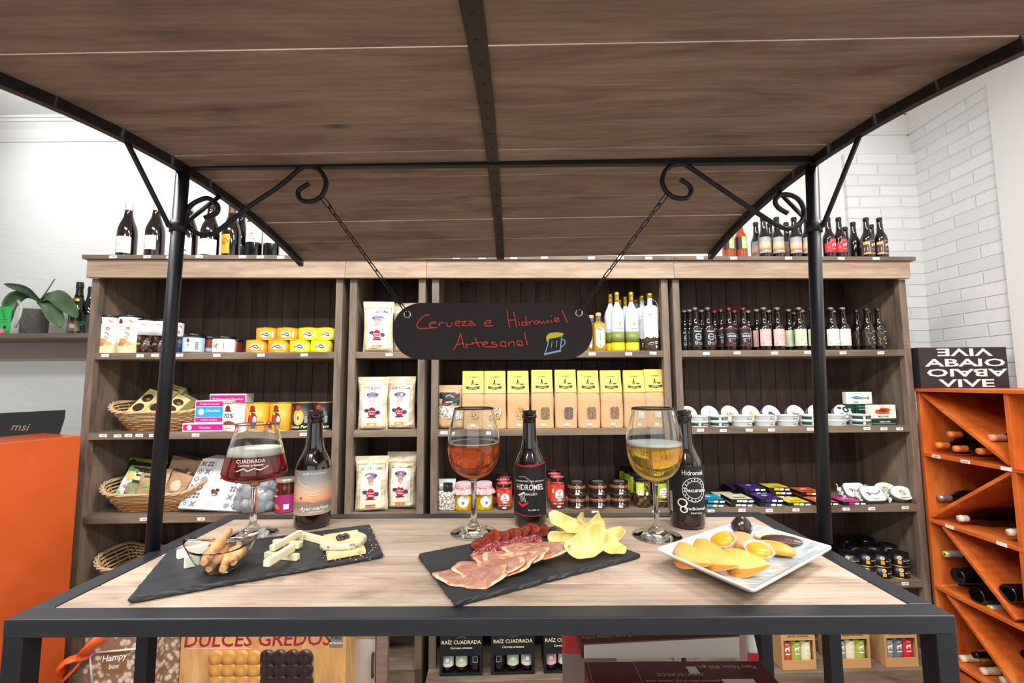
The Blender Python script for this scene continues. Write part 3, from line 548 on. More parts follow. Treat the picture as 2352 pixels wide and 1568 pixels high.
# ------------------------------------------------------------------ boxes, tins, jars
def boxthing(name, label, cat, loc, rz, w, d, h, mat, front=(), top=(), side=(), group=None, rot=None, pname='carton', sides=()):
    t = thing(name, label, cat, loc, rz, group, rot)
    part(pname, G().mat(mat).box(-w/2, -d/2, 0, w/2, d/2, h), t, bev=min(.0012, h/8))
    if front: part('front_print', decor(list(front), flatmap(-d/2)), t)
    if top: part('top_print', decor(list(top), topmap(h)), t)
    if side: part('side_print', decor(list(side), lambda x, z, off: Vector((w/2+off, x, z))), t)
    if sides: part('side_print', decor(list(sides), lambda x, z, off: Vector((-w/2-off, -x, z))), t)
    return t
def can(name, label, loc, rz, r, h, body, lid, items=(), cat='tin', lidh=.006, group=None, rim=None, ac=0.):
    t = thing(name, label, cat, loc, rz, group)
    p = part('can', G().mat(body).lathe([(r*.97, 0), (r, .003), (r, h-lidh), (r*.99, h-lidh)], 32), t)
    part('lid', G().mat(lid).lathe([(r+.0008, h-lidh), (r+.0012, h-lidh+.001), (r+.0012, h-.001), (r+.0002, h), (r*.93, h-.0002), (r*.92, h-.0018), (0, h-.0018)], 32), t)
    if rim: part('bottom_rim', G().mat(rim).lathe([(r+.0008, .0), (r+.001, .0025), (r, .0035)], 32, cap=False), t)
    if items: part('label_print', decor(list(items), cylmap(r+.0003, ac)), t)
    return t
def mottled(name, base, spots, scale=60, thr=.5, rough=.4, w=.2):
    t = NT(name); v = t.n('ShaderNodeTexVoronoi', _Scale=float(scale)); t.l(t.co(), v.inputs[0]); t.set(Base_Color=t.ramp(v.outputs['Distance'], [(thr-w, spots), (thr, base)]), Roughness=rough); t.bump(v.outputs['Distance'], .5, -.004); return t.m
CHOCB = mottled('chocolate_balls', '1a0f0b', '7a5344', 55, .55, .2, .5)
BEANS = mottled('white_beans', '9a8f80', 'f4efe3', 95, .62, .4, .25)
z = Z1+.0003
NUT = [('r', -.075, .0, .075, .055, M('f1dfae', .5, 0, .15, name='sandy_cream_print')), ('e', -.01, .06, .018, M('c9935a', .5, name='nut_print'), .016), ('e', .014, .048, .013, M('d9a765', .5, name='light_nut_print'), .011), ('e', -.018, .045, .016, M('b9824d', .5, name='brown_nut_print'), .010),
 ('s', [(.000, .108), (.010, .100), (.012, .09)], .007, M('c98b52', .5, name='cashew_print')), ('s', [(-.004, .085), (.006, .082), (.008, .075)], .006, M('c98b52', .5, name='cashew_print')), ('s', [(.012, .17), (.024, .16)], .007, M('c98b52', .5, name='cashew_print')), ('o', .008, .128, .003, .008, M('a9682f', .5, name='ring_print')),
 ('e', -.026, .165, .008, M('8e1d22', .5, name='crest_red'), .011), ('r', -.036, .153, -.016, .163, M('6d2a1c', .5, name='crest_brown')), ('r', .015, .018, .021, .038, WHT)]+tx((-.035, .0, .135), (-.035, .0, .12))
lidB = M('16161a', .3, name='black_plastic_lid')
n1 = can('nut_tube', 'tall white can with cashew and nut pictures, against the shelf side', S(sx(252, .08, Z1+.1), .08, z), AL+.35, .0505, .196, M('eeeceb', .4, name='white_can'), lidB, NUT, 'can', .01, 'tall printed nut cans')
dup(n1, 'tall white can with cashew and nut pictures, beside the jar of chocolate balls', S(sx(299, .075, Z1+.1), .075, z), AL+.3, 'tall printed nut cans')
dup(n1, 'white nut can behind the cart post, only its edge showing', S(sx(399, .18, Z1+.1), .18, z), AL+.9, 'tall printed nut cans', scale=(.9, .9, .93))
def chocjar(label, px, y):
    t = thing('chocolate_jar', label, 'jar', S(sx(px, y, Z1+.1), y, z), AL+.3, 'tall jars of chocolate balls')
    part('jar_body', G().mat(CHOCB).lathe([(.042, 0), (.045, .004), (.045, .095)], 28), t, 'clear lower half full of chocolate balls')
    o = part('paper_sleeve', G().mat(M('eeeceb', .4, name='white_can')).lathe([(.0455, .095), (.0455, .172)], 28), t, 'white upper sleeve')
    part('lid', G().mat(lidB).lathe([(.0462, .172), (.0462, .18), (.04, .1815), (0, .1815)], 28), t)
    part('sticker', decor([('e', -.022, .05, .016, BLACK, .022), ('e', -.022, .05, .013, GOLD, .006), ('r', -.012, .15, .01, .153, GOLD)], cylmap(.0456)), t)
chocjar('tall jar of chocolate balls with white sleeve, beside the white nut cans', 338, .1); chocjar('tall jar of chocolate balls with orange band, next to the cart post', 374, .13)
def jar(name, label, px, y, zz, r, h, body, lab, lid, items=(), lz=(.1, .85), group=None, extra=0., lidr=.96, lidh=.012, ha=1.5, cat='jar', xs=None):
    t = thing(name, label, cat, S(sx(px, y, zz+.05) if xs is None else xs, y, zz+.0003), AL+extra, group); hb = h-lidh
    part('glass_jar', G().mat(body).lathe([(r*.9, 0), (r, .004), (r, hb*.86), (r*.93, hb*.93), (r*lidr, hb*.97), (r*lidr, hb)], 28), t)
    part('lid', G().mat(lid).lathe([(r*lidr+.001, hb-.001), (r*lidr+.0016, hb), (r*lidr+.0016, h-.0015), (r*lidr, h), (0, h)], 28), t)
    if lab:
        o = part('label', arcband(r, hb*lz[0], hb*lz[1], -ha, ha, lab, .0006), t)
        if items: part('lettering', decor(list(items), cylmap(r+.0007)), o)
    return t
jar('sweets_jar', 'squat jar with pale blue label and the number 20', 446, .055, Z1, .049, .097, M('3c4a6e', .15, 0, .3, scale=120, name='sweets_seen_through_jar'), M('c4dcec', .5, name='pale_blue_label'), lidB, [('e', -.012, .062, .007, M('8e1d22', .5, name='crest_red'), .01), ('t', '20', -.012, .035, .013, M('5a7fb4', .5, name='blue_print')), ('r', .02, .015, .034, .055, GREY)], (.05, .9), None, .25)
jar('sweets_jar', 'dark jar with a red and orange band behind the squat jars', 482, .13, Z1, .044, .09, M('30303c', .15, 0, .3, scale=120, name='dark_sweets'), M('8e2b20', .5, name='brick_red_label'), lidB, [('e', -.01, .05, .012, M('e08a3a', .5, name='orange_crest'), .015), ('r', -.004, .01, .04, .03, M('b9c4e4', .5, name='lilac_print'))], (.05, .9))
jar('sweets_jar', 'jar of blue wrapped sweets just beside the cart post', 416, .11, Z1, .042, .09, M('34466e', .15, 0, .4, scale=120, name='blue_wrapped_sweets'), None, lidB)
jar('almond_jar', 'wide squat jar with white label showing split almonds', 516, .06, Z1, .054, .083, M('efe9da', .3, name='almond_jar_body'), WHT, lidB, [('e', -.022, .032, .006, M('c6b27a', .5, name='pistachio_print'), .009), ('e', -.006, .034, .010, M('b4763c', .5, name='almond_print'), .012), ('e', -.002, .032, .005, CREAM, .009), ('r', -.03, .055, .0, .0565, GREY), ('r', .022, .02, .027, .05, GREY)], (.03, .97))
jar('sweets_jar', 'small dark jar peeking out behind the almond jar', 541, .14, Z1, .036, .078, M('5a3a30', .2, 0, .3, scale=120, name='brown_nuts_in_jar'), M('8e2b20', .5, name='brick_red_label'), lidB)
# small round tins in two tiers
ORT, YLT = M('f6a02c', .35, 0, .03, name='orange_tin_print'), M('f2e01e', .35, 0, .03, name='yellow_tin_print')
fan = [('e', 0, .026, .026, WHT, .014), ('s', [(-.022, .022), (-.010, .03), (.0, .024)], .004, BLACK), ('s', [(-.004, .034), (.008, .036), (.016, .03)], .005, BLACK), ('s', [(.002, .024), (.014, .02), (.02, .026)], .005, BLACK), ('r', .034, .012, .042, .042, WHT)]
fo = fan+[('c', .004, .034, .004, M('e0662a', .5, name='salmon_print'))]
tin_o = tin_y = None
for col, px, lvl, lb in [('orange', 593, 0, 'orange tin at the start of the bottom tier, nearest the almond jar'), ('orange', 643, 0, 'orange tin in the bottom tier next to the yellow tins'), ('yellow', 692, 0, 'yellow tin in the bottom tier next to the orange tins'), ('yellow', 740, 0, 'yellow tin in the bottom tier against the shelf side'),
 ('orange', 612, 1, 'orange tin on the top tier farthest from the yellow tins'), ('orange', 659, 1, 'orange tin on the top tier touching the yellow tins'), ('yellow', 709, 1, 'yellow tin on the top tier touching the orange tins'), ('yellow', 750, 1, 'yellow tin on the top tier against the shelf side')]:
    P = S(sx(px, .058, Z1+.05), .058+.012*lvl, z+.0642*lvl); src = tin_o if col == 'orange' else tin_y
    if src is None:
        src = can('seafood_tin', lb, P, AL+.15, .0545, .064, ORT if col == 'orange' else YLT, GOLD, fo if col == 'orange' else fan, 'tin', .003, 'small orange and yellow tins', rim=GOLD)
        if col == 'orange': tin_o = src
        else: tin_y = src
    else: dup(src, lb, P, AL+.15, 'small orange and yellow tins', scale=(.94, .94, 1) if px > 735 and lvl else None)
# ------------------------------------------------------------------ baskets
WICK = M('d9b688', .6, 0, .25, scale=90, name='pale_wicker'); WICKD = M('c58d5c', .6, 0, .25, scale=90, name='brown_wicker')
def basket(label, loc, rz, w, d, h, w2, d2, rows=9, seed=0):
    t = thing('wicker_basket', label, 'basket', loc, rz, 'wicker baskets on the shelves'); rnd = random.Random(seed); N = 108
    def P(a, f, off=0):
        ww, dd = (w2+(w-w2)*f)/2+off, (d2+(d-d2)*f)/2+off; e = .42; c, s = math.cos(a), math.sin(a)
        end = abs(c)**3*.05*f
        return Vector((ww*abs(c)**e*(1 if c > 0 else -1), dd*abs(s)**e*(1 if s > 0 else -1), h*f+end))
    g = G().mat(WICK)
    for k in range(rows):
        f = (k+.5)/rows*.93; ph = k % 2; g.mat(WICK if k > rows*.55 else WICKD)
        g.tube([P(2*PI*i/N, f, .0035*math.cos(PI*(i/3+ph)))+Vector((0, 0, rnd.uniform(-.0006, .0006))) for i in range(N)], h/rows*.40, 6, True)
    part('woven_side', g, t)
    g = G().mat(WICKD)
    for i in range(0, 36): a = 2*PI*i/36; g.tube([P(a, 0), P(a, .5), P(a, .98)], .002, 5)
    part('stakes', g, t)
    g = G().mat(WICK)
    for q in range(3): g.tube([P(2*PI*i/N, 1, .006*math.cos(2*PI*i/12+q*2.09))+Vector((0, 0, .005*math.sin(2*PI*i/12+q*2.09))) for i in range(N)], .0045, 6, True)
    part('braided_rim', g, t)
    part('base', G().mat(WICKD).loft([[P(2*PI*i/48, 0)+Vector((0, 0, q)) for i in range(48)] for q in (0, .004)], smooth=False), t)
    return t
xb = (sx(222, .0, Z2)+sx(448, .0, Z2))/2; wb = sx(447, 0, Z2)-sx(214, 0, Z2)
basket('wicker basket holding kraft boxes with oval windows', S(xb, .185, Z2+.0005), AL, wb, .33, .095, wb-.15, .21, 9, 1)
basket('wicker basket holding snack pouches in brown and black', S(xb-.015, .185, Z3+.0005), AL, wb, .33, .095, wb-.15, .21, 9, 2)
basket('wicker basket low down, seen behind the corner of the cart table', S(xb-.03, .20, Z4+.0005), AL, wb, .33, .11, wb-.14, .21, 9, 3)
YK = M('ddd08c', .6, 0, .05, name='yellow_kraft_card'); CHW = M('4a352a', .25, 0, .3, name='window_film_over_pastry')
def winbox(label, px, y, zz, rot, h=.20):
    t = thing('pastry_box', label, 'box', S(sx(px, y, zz), y, zz), 0, 'kraft boxes in the upper basket', rot=rot); w, d = .085, .062
    part('carton', G().mat(YK).box(-w/2, -d/2, 0, w/2, d/2, h), t, bev=.0015)
    part('window', decor([('e', 0, h*.73, w*.37, CHW, h*.125), ('e', 0, h*.42, w*.37, CHW, h*.125), ('e', .01, h*.70, w*.15, M('a9673c', .5, name='golden_pastry'), h*.04)], flatmap(-d/2)), t, 'two oval windows')
    part('lettering', decor([('r', -.018, h*.90, .018, h*.915, GREY), ('r', -.02, h*.08, .02, h*.09, GREY)], flatmap(-d/2)), t); return t
for px, y, dz, rx, rz, ry, lb in [(296, .14, .035, -38, -.25, .25, 'pale kraft box with two oval windows, nearest the shelf side in the basket'), (337, .15, .035, -38, -.22, .22, 'pale kraft box with two oval windows, partly behind the cart post'), (375, .14, .045, -38, -.20, .40, 'kraft box leaning at the far side of the cart post'), (360, .25, .06, -38, .1, .30, 'kraft box lying behind, above the others in the basket'), (392, .24, .05, -40, .15, .5, 'kraft box at the back corner of the basket')]:
    winbox(lb, px, y, Z2+dz, (R_(rx), ry, AL+rz), .20 if px < 370 else .15)
# chocolate boxes with pink and blue bands
MAG, CYA = M('e3178c', .45, name='magenta_print'), M('29a6dc', .45, name='cyan_print')
def choco(label, px0, px1, y, z0, h, d, full=True):
    a, b = sx(px0, y, z0), sx(px1, y, z0); w = b-a
    fr = [('r', -w/2+.004, .004, w/2-.004-.03*full, h-.004, MAG)] if not full else [('r', -w/2+.004, h*.04, w/2-.004, h*.24, MAG), ('r', -w/2+.004, h*.26, w/2-.004, h*.72, CYA), ('r', -w/2+.004, h*.75, w/2-.004, h*.96, MAG), ('c', -w*.28, h*.49, h*.14, WHT), ('t', 'Chocolate', w*.12, h*.5, h*.15, WHT, .25), ('t', 'El Origen del Chocolate', 0, h*.82, h*.09, WHT, .2), ('t', 'Tradicion Castellana', 0, h*.11, h*.09, WHT, .2)]
    if not full: fr = [('r', -w/2+.004, .006, w/2-.004, h-.006, MAG), ('c', -w*.33, h*.5, h*.3, WHT), ('t', 'Chocolate', w*.05, h*.38, h*.34, WHT, .25)]
    return boxthing('chocolate_box', label, 'box', S((a+b)/2, y+d/2, z0), AL, w, d, h, M('f1eeee', .4, name='white_carton'), fr, group='white chocolate boxes with pink and blue bands', side=[('o', -d/2+.025, h/2, h*.15, h*.2, MAG)] if full else ())
choco('flat white chocolate box with one pink band, at the bottom of the stack', 418, 512, .02, Z2+.0003, .042, .12, False)
choco('white chocolate box with pink and blue bands, on top of the flat one', 446, 513, .03, Z2+.0428, .112, .10)
choco('white chocolate box with pink and blue bands standing behind the cans', 478, 562, .17, Z2+.0003, .185, .08)
# cocoa cans
def ccan(label, px, mat, kind, w=.0565):
    y = .06
    if kind == 'w': it = [('e', -.008, .115, .013, M('8e1d22', .5, name='crest_red'), .016), ('r', -.024, .100, .010, .107, M('6d2a1c', .5, name='crest_brown')), ('t', '70%', -.006, .068, .031, BLACK, .25), ('p', [(-.035, .035), (-.02, .05), (.0, .055), (.02, .048), (.035, .033)], M('8a4422', .5, 0, .3, name='cocoa_powder_print')), ('t', 'cacao', 0, .015, .012, GREY)]
    if kind == 'o': it = [('e', -.004, .055, .024, M('6b3320', .5, name='brown_medallion'), .04), ('e', -.012, .062, .010, REDP, .022), ('e', .008, .058, .010, M('a9c7e4', .5, name='sky_print'), .016), ('e', .008, .072, .005, M('f0c9a8', .5, name='skin_tone_print')), ('e', -.012, .085, .005, M('f0c9a8', .5, name='skin_tone_print')), ('e', -.004, .115, .012, M('8e1d22', .5, name='crest_red'), .015), ('r', -.018, .098, .011, .106, M('6d2a1c', .5, name='crest_brown')), ('t', 'Cacao', -.004, .016, .018, M('5a2d82', .5, name='violet_print'), .25), ('t', 'Puro', -.004, .006, .009, WHT, .2)]
    if kind == 'b': it = [('e', -.004, .068, .027, M('c8b64a', .5, name='cocoa_pod_print'), .04), ('e', -.004, .064, .010, CREAM, .024), ('e', -.004, .064, .005, M('8a4422', .5, name='cocoa_bean_print'), .012), ('e', -.004, .115, .012, M('b0292a', .5, name='pod_crest'), .015), ('t', 'Cacao Puro', 0, .014, .021, WHT, .25), ('o', .03, .085, .006, .0075, GREY), ('r', .026, .04, .04, .075, GREY)]
    return can('cocoa_can', label, S(sx(px, y, Z2+.05), y, Z2+.0003), AL, w, .142, mat, GOLD, it, 'can', .004, 'cocoa cans in a row', rim=GOLD)
ccan('white cocoa can marked 70%, beside the chocolate boxes', 540, M('ededec', .4, name='white_can'), 'w'); OC = M('f3a02a', .4, 0, .06, name='orange_can')
ccan('orange cocoa can with two figures, next to the white 70% can', 594, OC, 'o'); ccan('orange cocoa can with two figures, next to the black cans', 647, OC, 'o')
BC = M('1c1b1c', .4, 0, .1, name='black_can'); ccan('black cocoa can with yellow pod, next to the orange cans', 697, BC, 'b'); ccan('black cocoa can with yellow pod, against the shelf side', 741, BC, 'b', .05)
# ------------------------------------------------------------------ bags
def pouch(w, h, t, seed=0, top=.09, crumple=.0035, flare=.0):
    rnd = random.Random(seed); ph = [rnd.uniform(0, 6.3) for _ in range(8)]
    def cr(x, z): return sum(math.sin(a*x/w*(3+i)+b*z/h*(5+2*i)+ph[i])/(1+i*.5) for i, (a, b) in enumerate(((2, 3), (-3, 2), (4, -3), (-2, 5))))*crumple*.5
    def half(z):
        f = z/h; return (w/2)*(1-.05*math.sin(PI*f)**2+.03*(f > 1-top)+flare*f)
    def depth(x, z):
        f = z/h; u = min(1, abs(x)/half(z)); body = (1-u**2.4)**.6
        prof = (min(1, (f/.06))**.5)*(1-max(0, (f-.45)/(1-top-.45))**1.6 if f < 1-top else 0); prof = max(0, prof)
        return t/2*body*prof+.0008+cr(x, z)*min(1, body*3)*(1 if f < 1-top else .45)
    return half, depth
def pouchthing(name, label, cat, loc, rz, w, h, t, mat, items, seed=0, group=None, rot=None, topmat=None, top=.09, pname='pouch_body', extra=()):
    th = thing(name, label, cat, loc, rz, group, rot); half, depth = pouch(w, h, t, seed, top)
    g = G().mat(mat, True)
    for sgn in (-1, 1): g.grid(lambda u, v: Vector(((2*u-1)*half(v*h), sgn*depth((2*u-1)*half(v*h), v*h), v*h)) if sgn < 0 else Vector(((1-2*u)*half(v*h), depth((1-2*u)*half(v*h), v*h), v*h)), 38, 50)
    part(pname, g, th)
    if topmat:
        g = G().mat(topmat, True)
        for sgn in (-1, 1): g.grid(lambda u, v: Vector((sgn*-(2*u-1)*(half(h)+.001), sgn*(depth((2*u-1)*half(h*(1-top*(1-v))), h*(1-top*(1-v)))+.0006), h*(1-top*(1-v)))), 10, 4)
        part('top_seal', g, th)
    def mp(x, z, off): return Vector((x, -depth(max(-half(z), min(half(z), x)), z)-off-.0030, z))
    part('front_print', decor(list(items), mp, .008), th)
    return th
def coffeemat():
    t = NT('coffee_bag_film'); v = t.n('ShaderNodeTexNoise', _Scale=14., _Detail=6., _Distortion=.8); t.l(t.co(), v.inputs[0]); t.set(Base_Color=t.ramp(v.outputs[0], [(.3, 'c9b38c'), (.5, 'd9c8a6'), (.65, 'e6dcc4')]), Roughness=.28, Coat_Weight=.5)
    n = t.n('ShaderNodeTexNoise', _Scale=22., _Detail=3.); t.l(t.co((1, 1, .8)), n.inputs[0]); t.bump(n.outputs[0], .5, .008); return t.m
CB_ = coffeemat(); IVORY = M('eee8d8', .3, 0, .04, name='ivory_print'); VIO = M('4a3568', .5, 0, .1, name='dark_violet_print')
def coffee(label, px, y, zz, seed, extra=0., h=.262, w=.152, ct='COLOMBIA', src=None):
    k = w/.152
    it = [('p', [(-.052, .012), (.050, .014), (.05, .195), (.0, .215), (-.05, .2)], IVORY), ('s', [(-.068, .234), (.068, .233), (.066, .012)], .0015, M('8c5a4a', .5, name='brown_line')), ('s', [(-.068, .234), (-.067, .012)], .0015, M('8c5a4a', .5, name='brown_line')),
     ('p', [(-.045, .195), (-.02, .206), (.02, .206), (.05, .195), (.05, .216), (.02, .228), (-.02, .228), (-.045, .216)], CREAM), ('t', 'Café & Coffee', .002, .206, .020, BLACK, .25, 0, .85),
     ('e', 0, .178, .030, VIO, .013), ('e', 0, .184, .022, M('7c6a98', .5, name='soft_violet_print'), .006), ('e', 0, .168, .022, M('8f7a92', .5, name='mauve_print'), .009), ('e', .0, .150, .013, M('c99a90', .5, name='skin_pink_print'), .017), ('e', .002, .14, .006, M('e0c0b4', .5, name='light_skin_print'), .005), ('e', -.026, .098, .014, VIO, .009), ('e', .028, .088, .012, VIO, .01),
     ('e', 0, .088, .020, M('a01f2c', .4, name='crest_crimson'), .027), ('t', 'El Barco', .0, .090, .011, WHT, .3), ('t', 'Delice', .0, .078, .011, WHT, .3), ('r', -.022, .062, .022, .067, M('5a1520', .5, name='dark_crest_band')),
     ('r', -.046, .02, .048, .042, M('e9dfa6', .5, name='straw_print')), ('r', -.024, .022, .024, .036, REDP if ct == 'COLOMBIA' else M('d98a2c', .5, name='ochre_print')), ('t', ct, 0, .0255, .0085, WHT), ('e', .050, .026, .010, WHT, .005)]
    return pouchthing('coffee_bag', label, 'coffee bag', S(sx(px, y, zz+.1), y, zz+.0003), AL+extra, w, h, .06, CB_, it, seed, 'coffee bags in the narrow unit')
coffee('coffee bag on the top shelf of the narrow unit, the one fully in view', 869, .055, Z1, 1, .06, .268, .155, 'BRASIL'); coffee('coffee bag on the top shelf mostly hidden by the end of the sign', 935, .12, Z1, 2, -.1, .272, .155, 'BRASIL')
coffee('orange-tagged coffee bag on the middle shelf, nearest the basket unit', 857, .05, Z2, 3, .1, .27, .15, 'BRASIL'); coffee('orange-tagged coffee bag on the middle shelf, overlapping behind its neighbour', 921, .085, Z2, 4, -.05, .272, .15, 'BRASIL')
coffee('red-tagged coffee bag on the lower shelf of the narrow unit, standing in front', 854, .045, Z3, 5, .08, .272, .163); coffee('red-tagged coffee bag on the lower shelf, tucked behind its neighbour', 923, .09, Z3, 6, -.05, .285, .15)
SEEDS = [('a', mottled('chickpea_seeds', '9a6a3c', 'e0b988', 130, .6, .5, .3)), ('b', mottled('pale_pea_seeds', '8a6844', 'ead2a8', 120, .6, .5, .3)), ('c', mottled('lentil_seeds', '5f4630', 'a98a66', 240, .6, .5, .3)), ('d', mottled('brown_seeds', '4c3a30', '8f7666', 260, .6, .5, .3)), ('w', mottled('white_rice_seeds', 'b8a88c', 'f2e8d4', 170, .6, .5, .3))]
KB = M('c69e73', .7, 0, .06, scale=18, bump=.5, name='creased_kraft_paper'); YC = M('e3c55c', .4, 0, .03, name='mustard_yellow_card')
def flourbag(label, px, px0, px1, y, seed, sm, sd, group='kraft bags of pulses with yellow headers', rise=0.):
    t = thing('pulse_bag', label, 'paper bag', S(sx(px, y, Z2+.1), y, Z2+.0003), AL+random.Random(seed).uniform(-.06, .06), group); rnd = random.Random(seed)
    hh = .293+rise; w, d = .118, .066; N = 40; L = []
    def sec(z):
        f = z/hh
        if f < .52: k = 1-.03*math.sin(f*5); return w/2*(1-.02*math.sin(9*f+seed)), d/2*k
        u = (f-.52)/.48; return w/2*(1-.05*min(1, u*1.3)), d/2*(1-min(1, u*1.15)**.8*.90)
    jit = lambda a, z: 1+.025*math.sin(3*a+z*60+seed)+.02*math.sin(5*a-z*85)
    for z in [0, .004]+[hh*k/16 for k in range(1, 17)]:
        a_, b_ = sec(z); loop = []
        for i in range(N):
            a = 2*PI*i/N; c, s = math.cos(a), math.sin(a); e = .35; q = jit(a, z) if 0 < z < hh*.8 else 1
            loop.append(Vector((a_*abs(c)**e*(1 if c > 0 else -1)*(1 if z else .97), b_*abs(s)**e*(1 if s > 0 else -1)*q, z)))
        L.append(loop)
    part('paper_bag', G().mat(KB).loft(L, smooth=True), t)
    ym = lambda z: -max(sec(z)[1]*1.02+.0022, .004)
    mp = lambda x, z, off: Vector((x, ym(z)-off, z))
    z0 = hh*.62
    g = G().mat(YC, True); cw = w*.46; tilt = rnd.uniform(-.03, .03)
    g.grid(lambda u, v: mp((2*u-1)*cw+tilt*(v-.5)*.1, z0+(hh+.004-z0)*v, .0008), 2, 8); g.grid(lambda u, v: Vector(((1-2*u)*cw, .005, z0+.02+(hh+.004-z0-.02)*v)), 1, 2); g.box(-cw, ym(hh)-.001, hh+.002, cw, .005, hh+.0045)
    o = part('header_card', g, t, 'folded yellow card')
    zc = z0+.045
    pr = [('t', 'LEGUMBRES', 0, zc+.036, .0085, BLACK), ('p', [(-.010, zc-.002), (-.006, zc+.014), (-.003, zc+.026), (.002, zc+.026), (.001, zc+.012), (.004, zc-.002), (.0, zc-.002), (-.003, zc+.008), (-.006, zc-.002)], BLACK), ('s', [(.0, zc+.018), (.012, zc+.002)], .0014, BLACK), ('e', .02, zc+.001, .010, BLACK, .0035), ('p', [(-.035, zc-.02), (-.0, zc-.026), (.035, zc-.02), (.035, zc-.008), (.0, zc-.014), (-.035, zc-.008)], BLACK), ('t', 'DESDE 1965', 0, zc-.0215, .008, YC)]
    part('card_print', decor(pr, lambda x, z, off: mp(x, z, off+.0011)), o)
    part('seed_window', decor([('p', [(.012+a, .078+b) for a, b in rrect(.044, .060, .01, 3)], sm)], lambda x, z, off: mp(x, z, off)), t, 'clear window showing the seeds')
    part('price_sticker', decor([('p', [(.0+a, .018+b) for a, b in rrect(.026, .011, .005, 3)], WHT)], mp), t)
    return t
rows_ = [(1087, 'kraft pulse bag beside the white bean bag, header shining silver', 'a'), (1137, 'kraft pulse bag with yellow header, second from the bean bag', 'b'), (1190, 'kraft pulse bag of light brown chickpeas, third from the bean bag', 'a'), (1245, 'kraft pulse bag of greenish seeds, fourth from the bean bag', 'c'), (1299, 'kraft pulse bag of dark brown lentils, middle of the row', 'd'), (1351, 'kraft pulse bag of pale brown seeds, between dark lentils and speckled seeds', 'c'), (1403, 'kraft pulse bag of speckled seeds, third from the shelf post', 'c'), (1456, 'kraft pulse bag of white seeds, second from the shelf post', 'w'), (1504, 'kraft pulse bag of white seeds, last one against the shelf post', 'w')]
SD = dict(SEEDS)
for k, (px, lb, s_) in enumerate(rows_): flourbag(lb, px, 0, 0, .05, k+3, SD[s_], None, rise=.004*(k in (3, 4, 8)))
# bag of large white beans
t = thing('bean_bag', 'bag of large white beans with black label, next to the pulse bags', 'bag', S(sx(1033, .05, Z2+.1), .05, Z2+.0003), AL, None)
half, depth = pouch(.125, .225, .062, 12, .08)
g = G().mat(KB, True)
for sgn in (-1, 1): g.grid(lambda u, v: Vector((-sgn*-(2*u-1)*half(v*.225), sgn*depth((2*u-1)*half(v*.225), v*.225), v*.225)), 16, 22)
part('bag_body', g, t); mp = lambda x, z, off: Vector((x, -depth(x, z)-off-.0030, z))
part('bean_window', decor([('r', -.055, .055, .055, .115, BEANS)], mp), t, 'clear strip full of white beans')
part('label', decor([('p', rrect(.105, .065, .006, 3, 0, .155), BLACK), ('t', 'JUDION', 0, .135, .010, WHT), ('s', [(-.02, .165), (0, .175), (.025, .16)], .002, WHT), ('r', -.045, .127, .0, .129, REDP), ('r', .01, .127, .04, .129, WHT)], mp), t, 'black label')
# oils
OIL = M('b98a12', .08, 0, .1, coat=.6, name='olive_oil_in_glass'); CORK = M('cfa983', .7, 0, .1, name='cork'); CGL = M('dfe4dc', .05, 0, 0, trans=.9, name='clear_glass')
def oilsq(label, px, y):
    t = thing('olive_oil_bottle', label, 'bottle', S(sx(px, y, Z1+.1), y, Z1+.0003), AL+.03, 'olive oil bottles on the upper shelf'); w = .062; L = []
    for z, k, rr in ((0, .92, .008), (.004, 1, .008), (.13, 1, .008), (.145, .92, .012), (.155, .65, .015), (.16, .36, .009)): L.append([Vector((x, y_, z)) for x, y_ in rrect(w*k, w*k, min(rr, w*k/2-.001))])
    part('oil_body', G().mat(OIL).loft(L, smooth=True), t); part('glass_neck', G().mat(CGL).lathe([(.0115, .158), (.0115, .186)], 16), t)
    part('cork_stopper', G().mat(CORK).lathe([(.0135, .186), (.0145, .19), (.0145, .203), (.012, .206)], 18), t)
    part('label', decor([('p', rrect(.044, .110, .021, 6, 0, .072), WHT), ('e', -.006, .115, .003, BLACK, .005), ('e', .004, .112, .003, BLACK, .004), ('s', [(-.012, .12), (.0, .122), (.012, .115)], .002, M('4c5a34', .5, name='olive_leaf_print')), ('r', -.002, .055, .003, .1, GREY), ('r', -.01, .045, .012, .047, GREY), ('r', -.003, .022, .004, .034, GREY)], flatmap(-w/2)), t, 'white arched label')
oilsq('square olive oil bottle with cork and white arched label, beside the sign', 1375, .05); oilsq('square olive oil bottle behind, only cork and edge showing past the sign', 1359, .14)
PB = M('d3dde8', .35, 0, .02, name='pale_blue_bottle_coat'); OLV = M('7c8a42', .35, name='olive_band'); YLB = M('f4c914', .3, name='yellow_base_coat'); FG = M('d9b24c', .25, .8, name='gold_cap_foil')
o1 = None
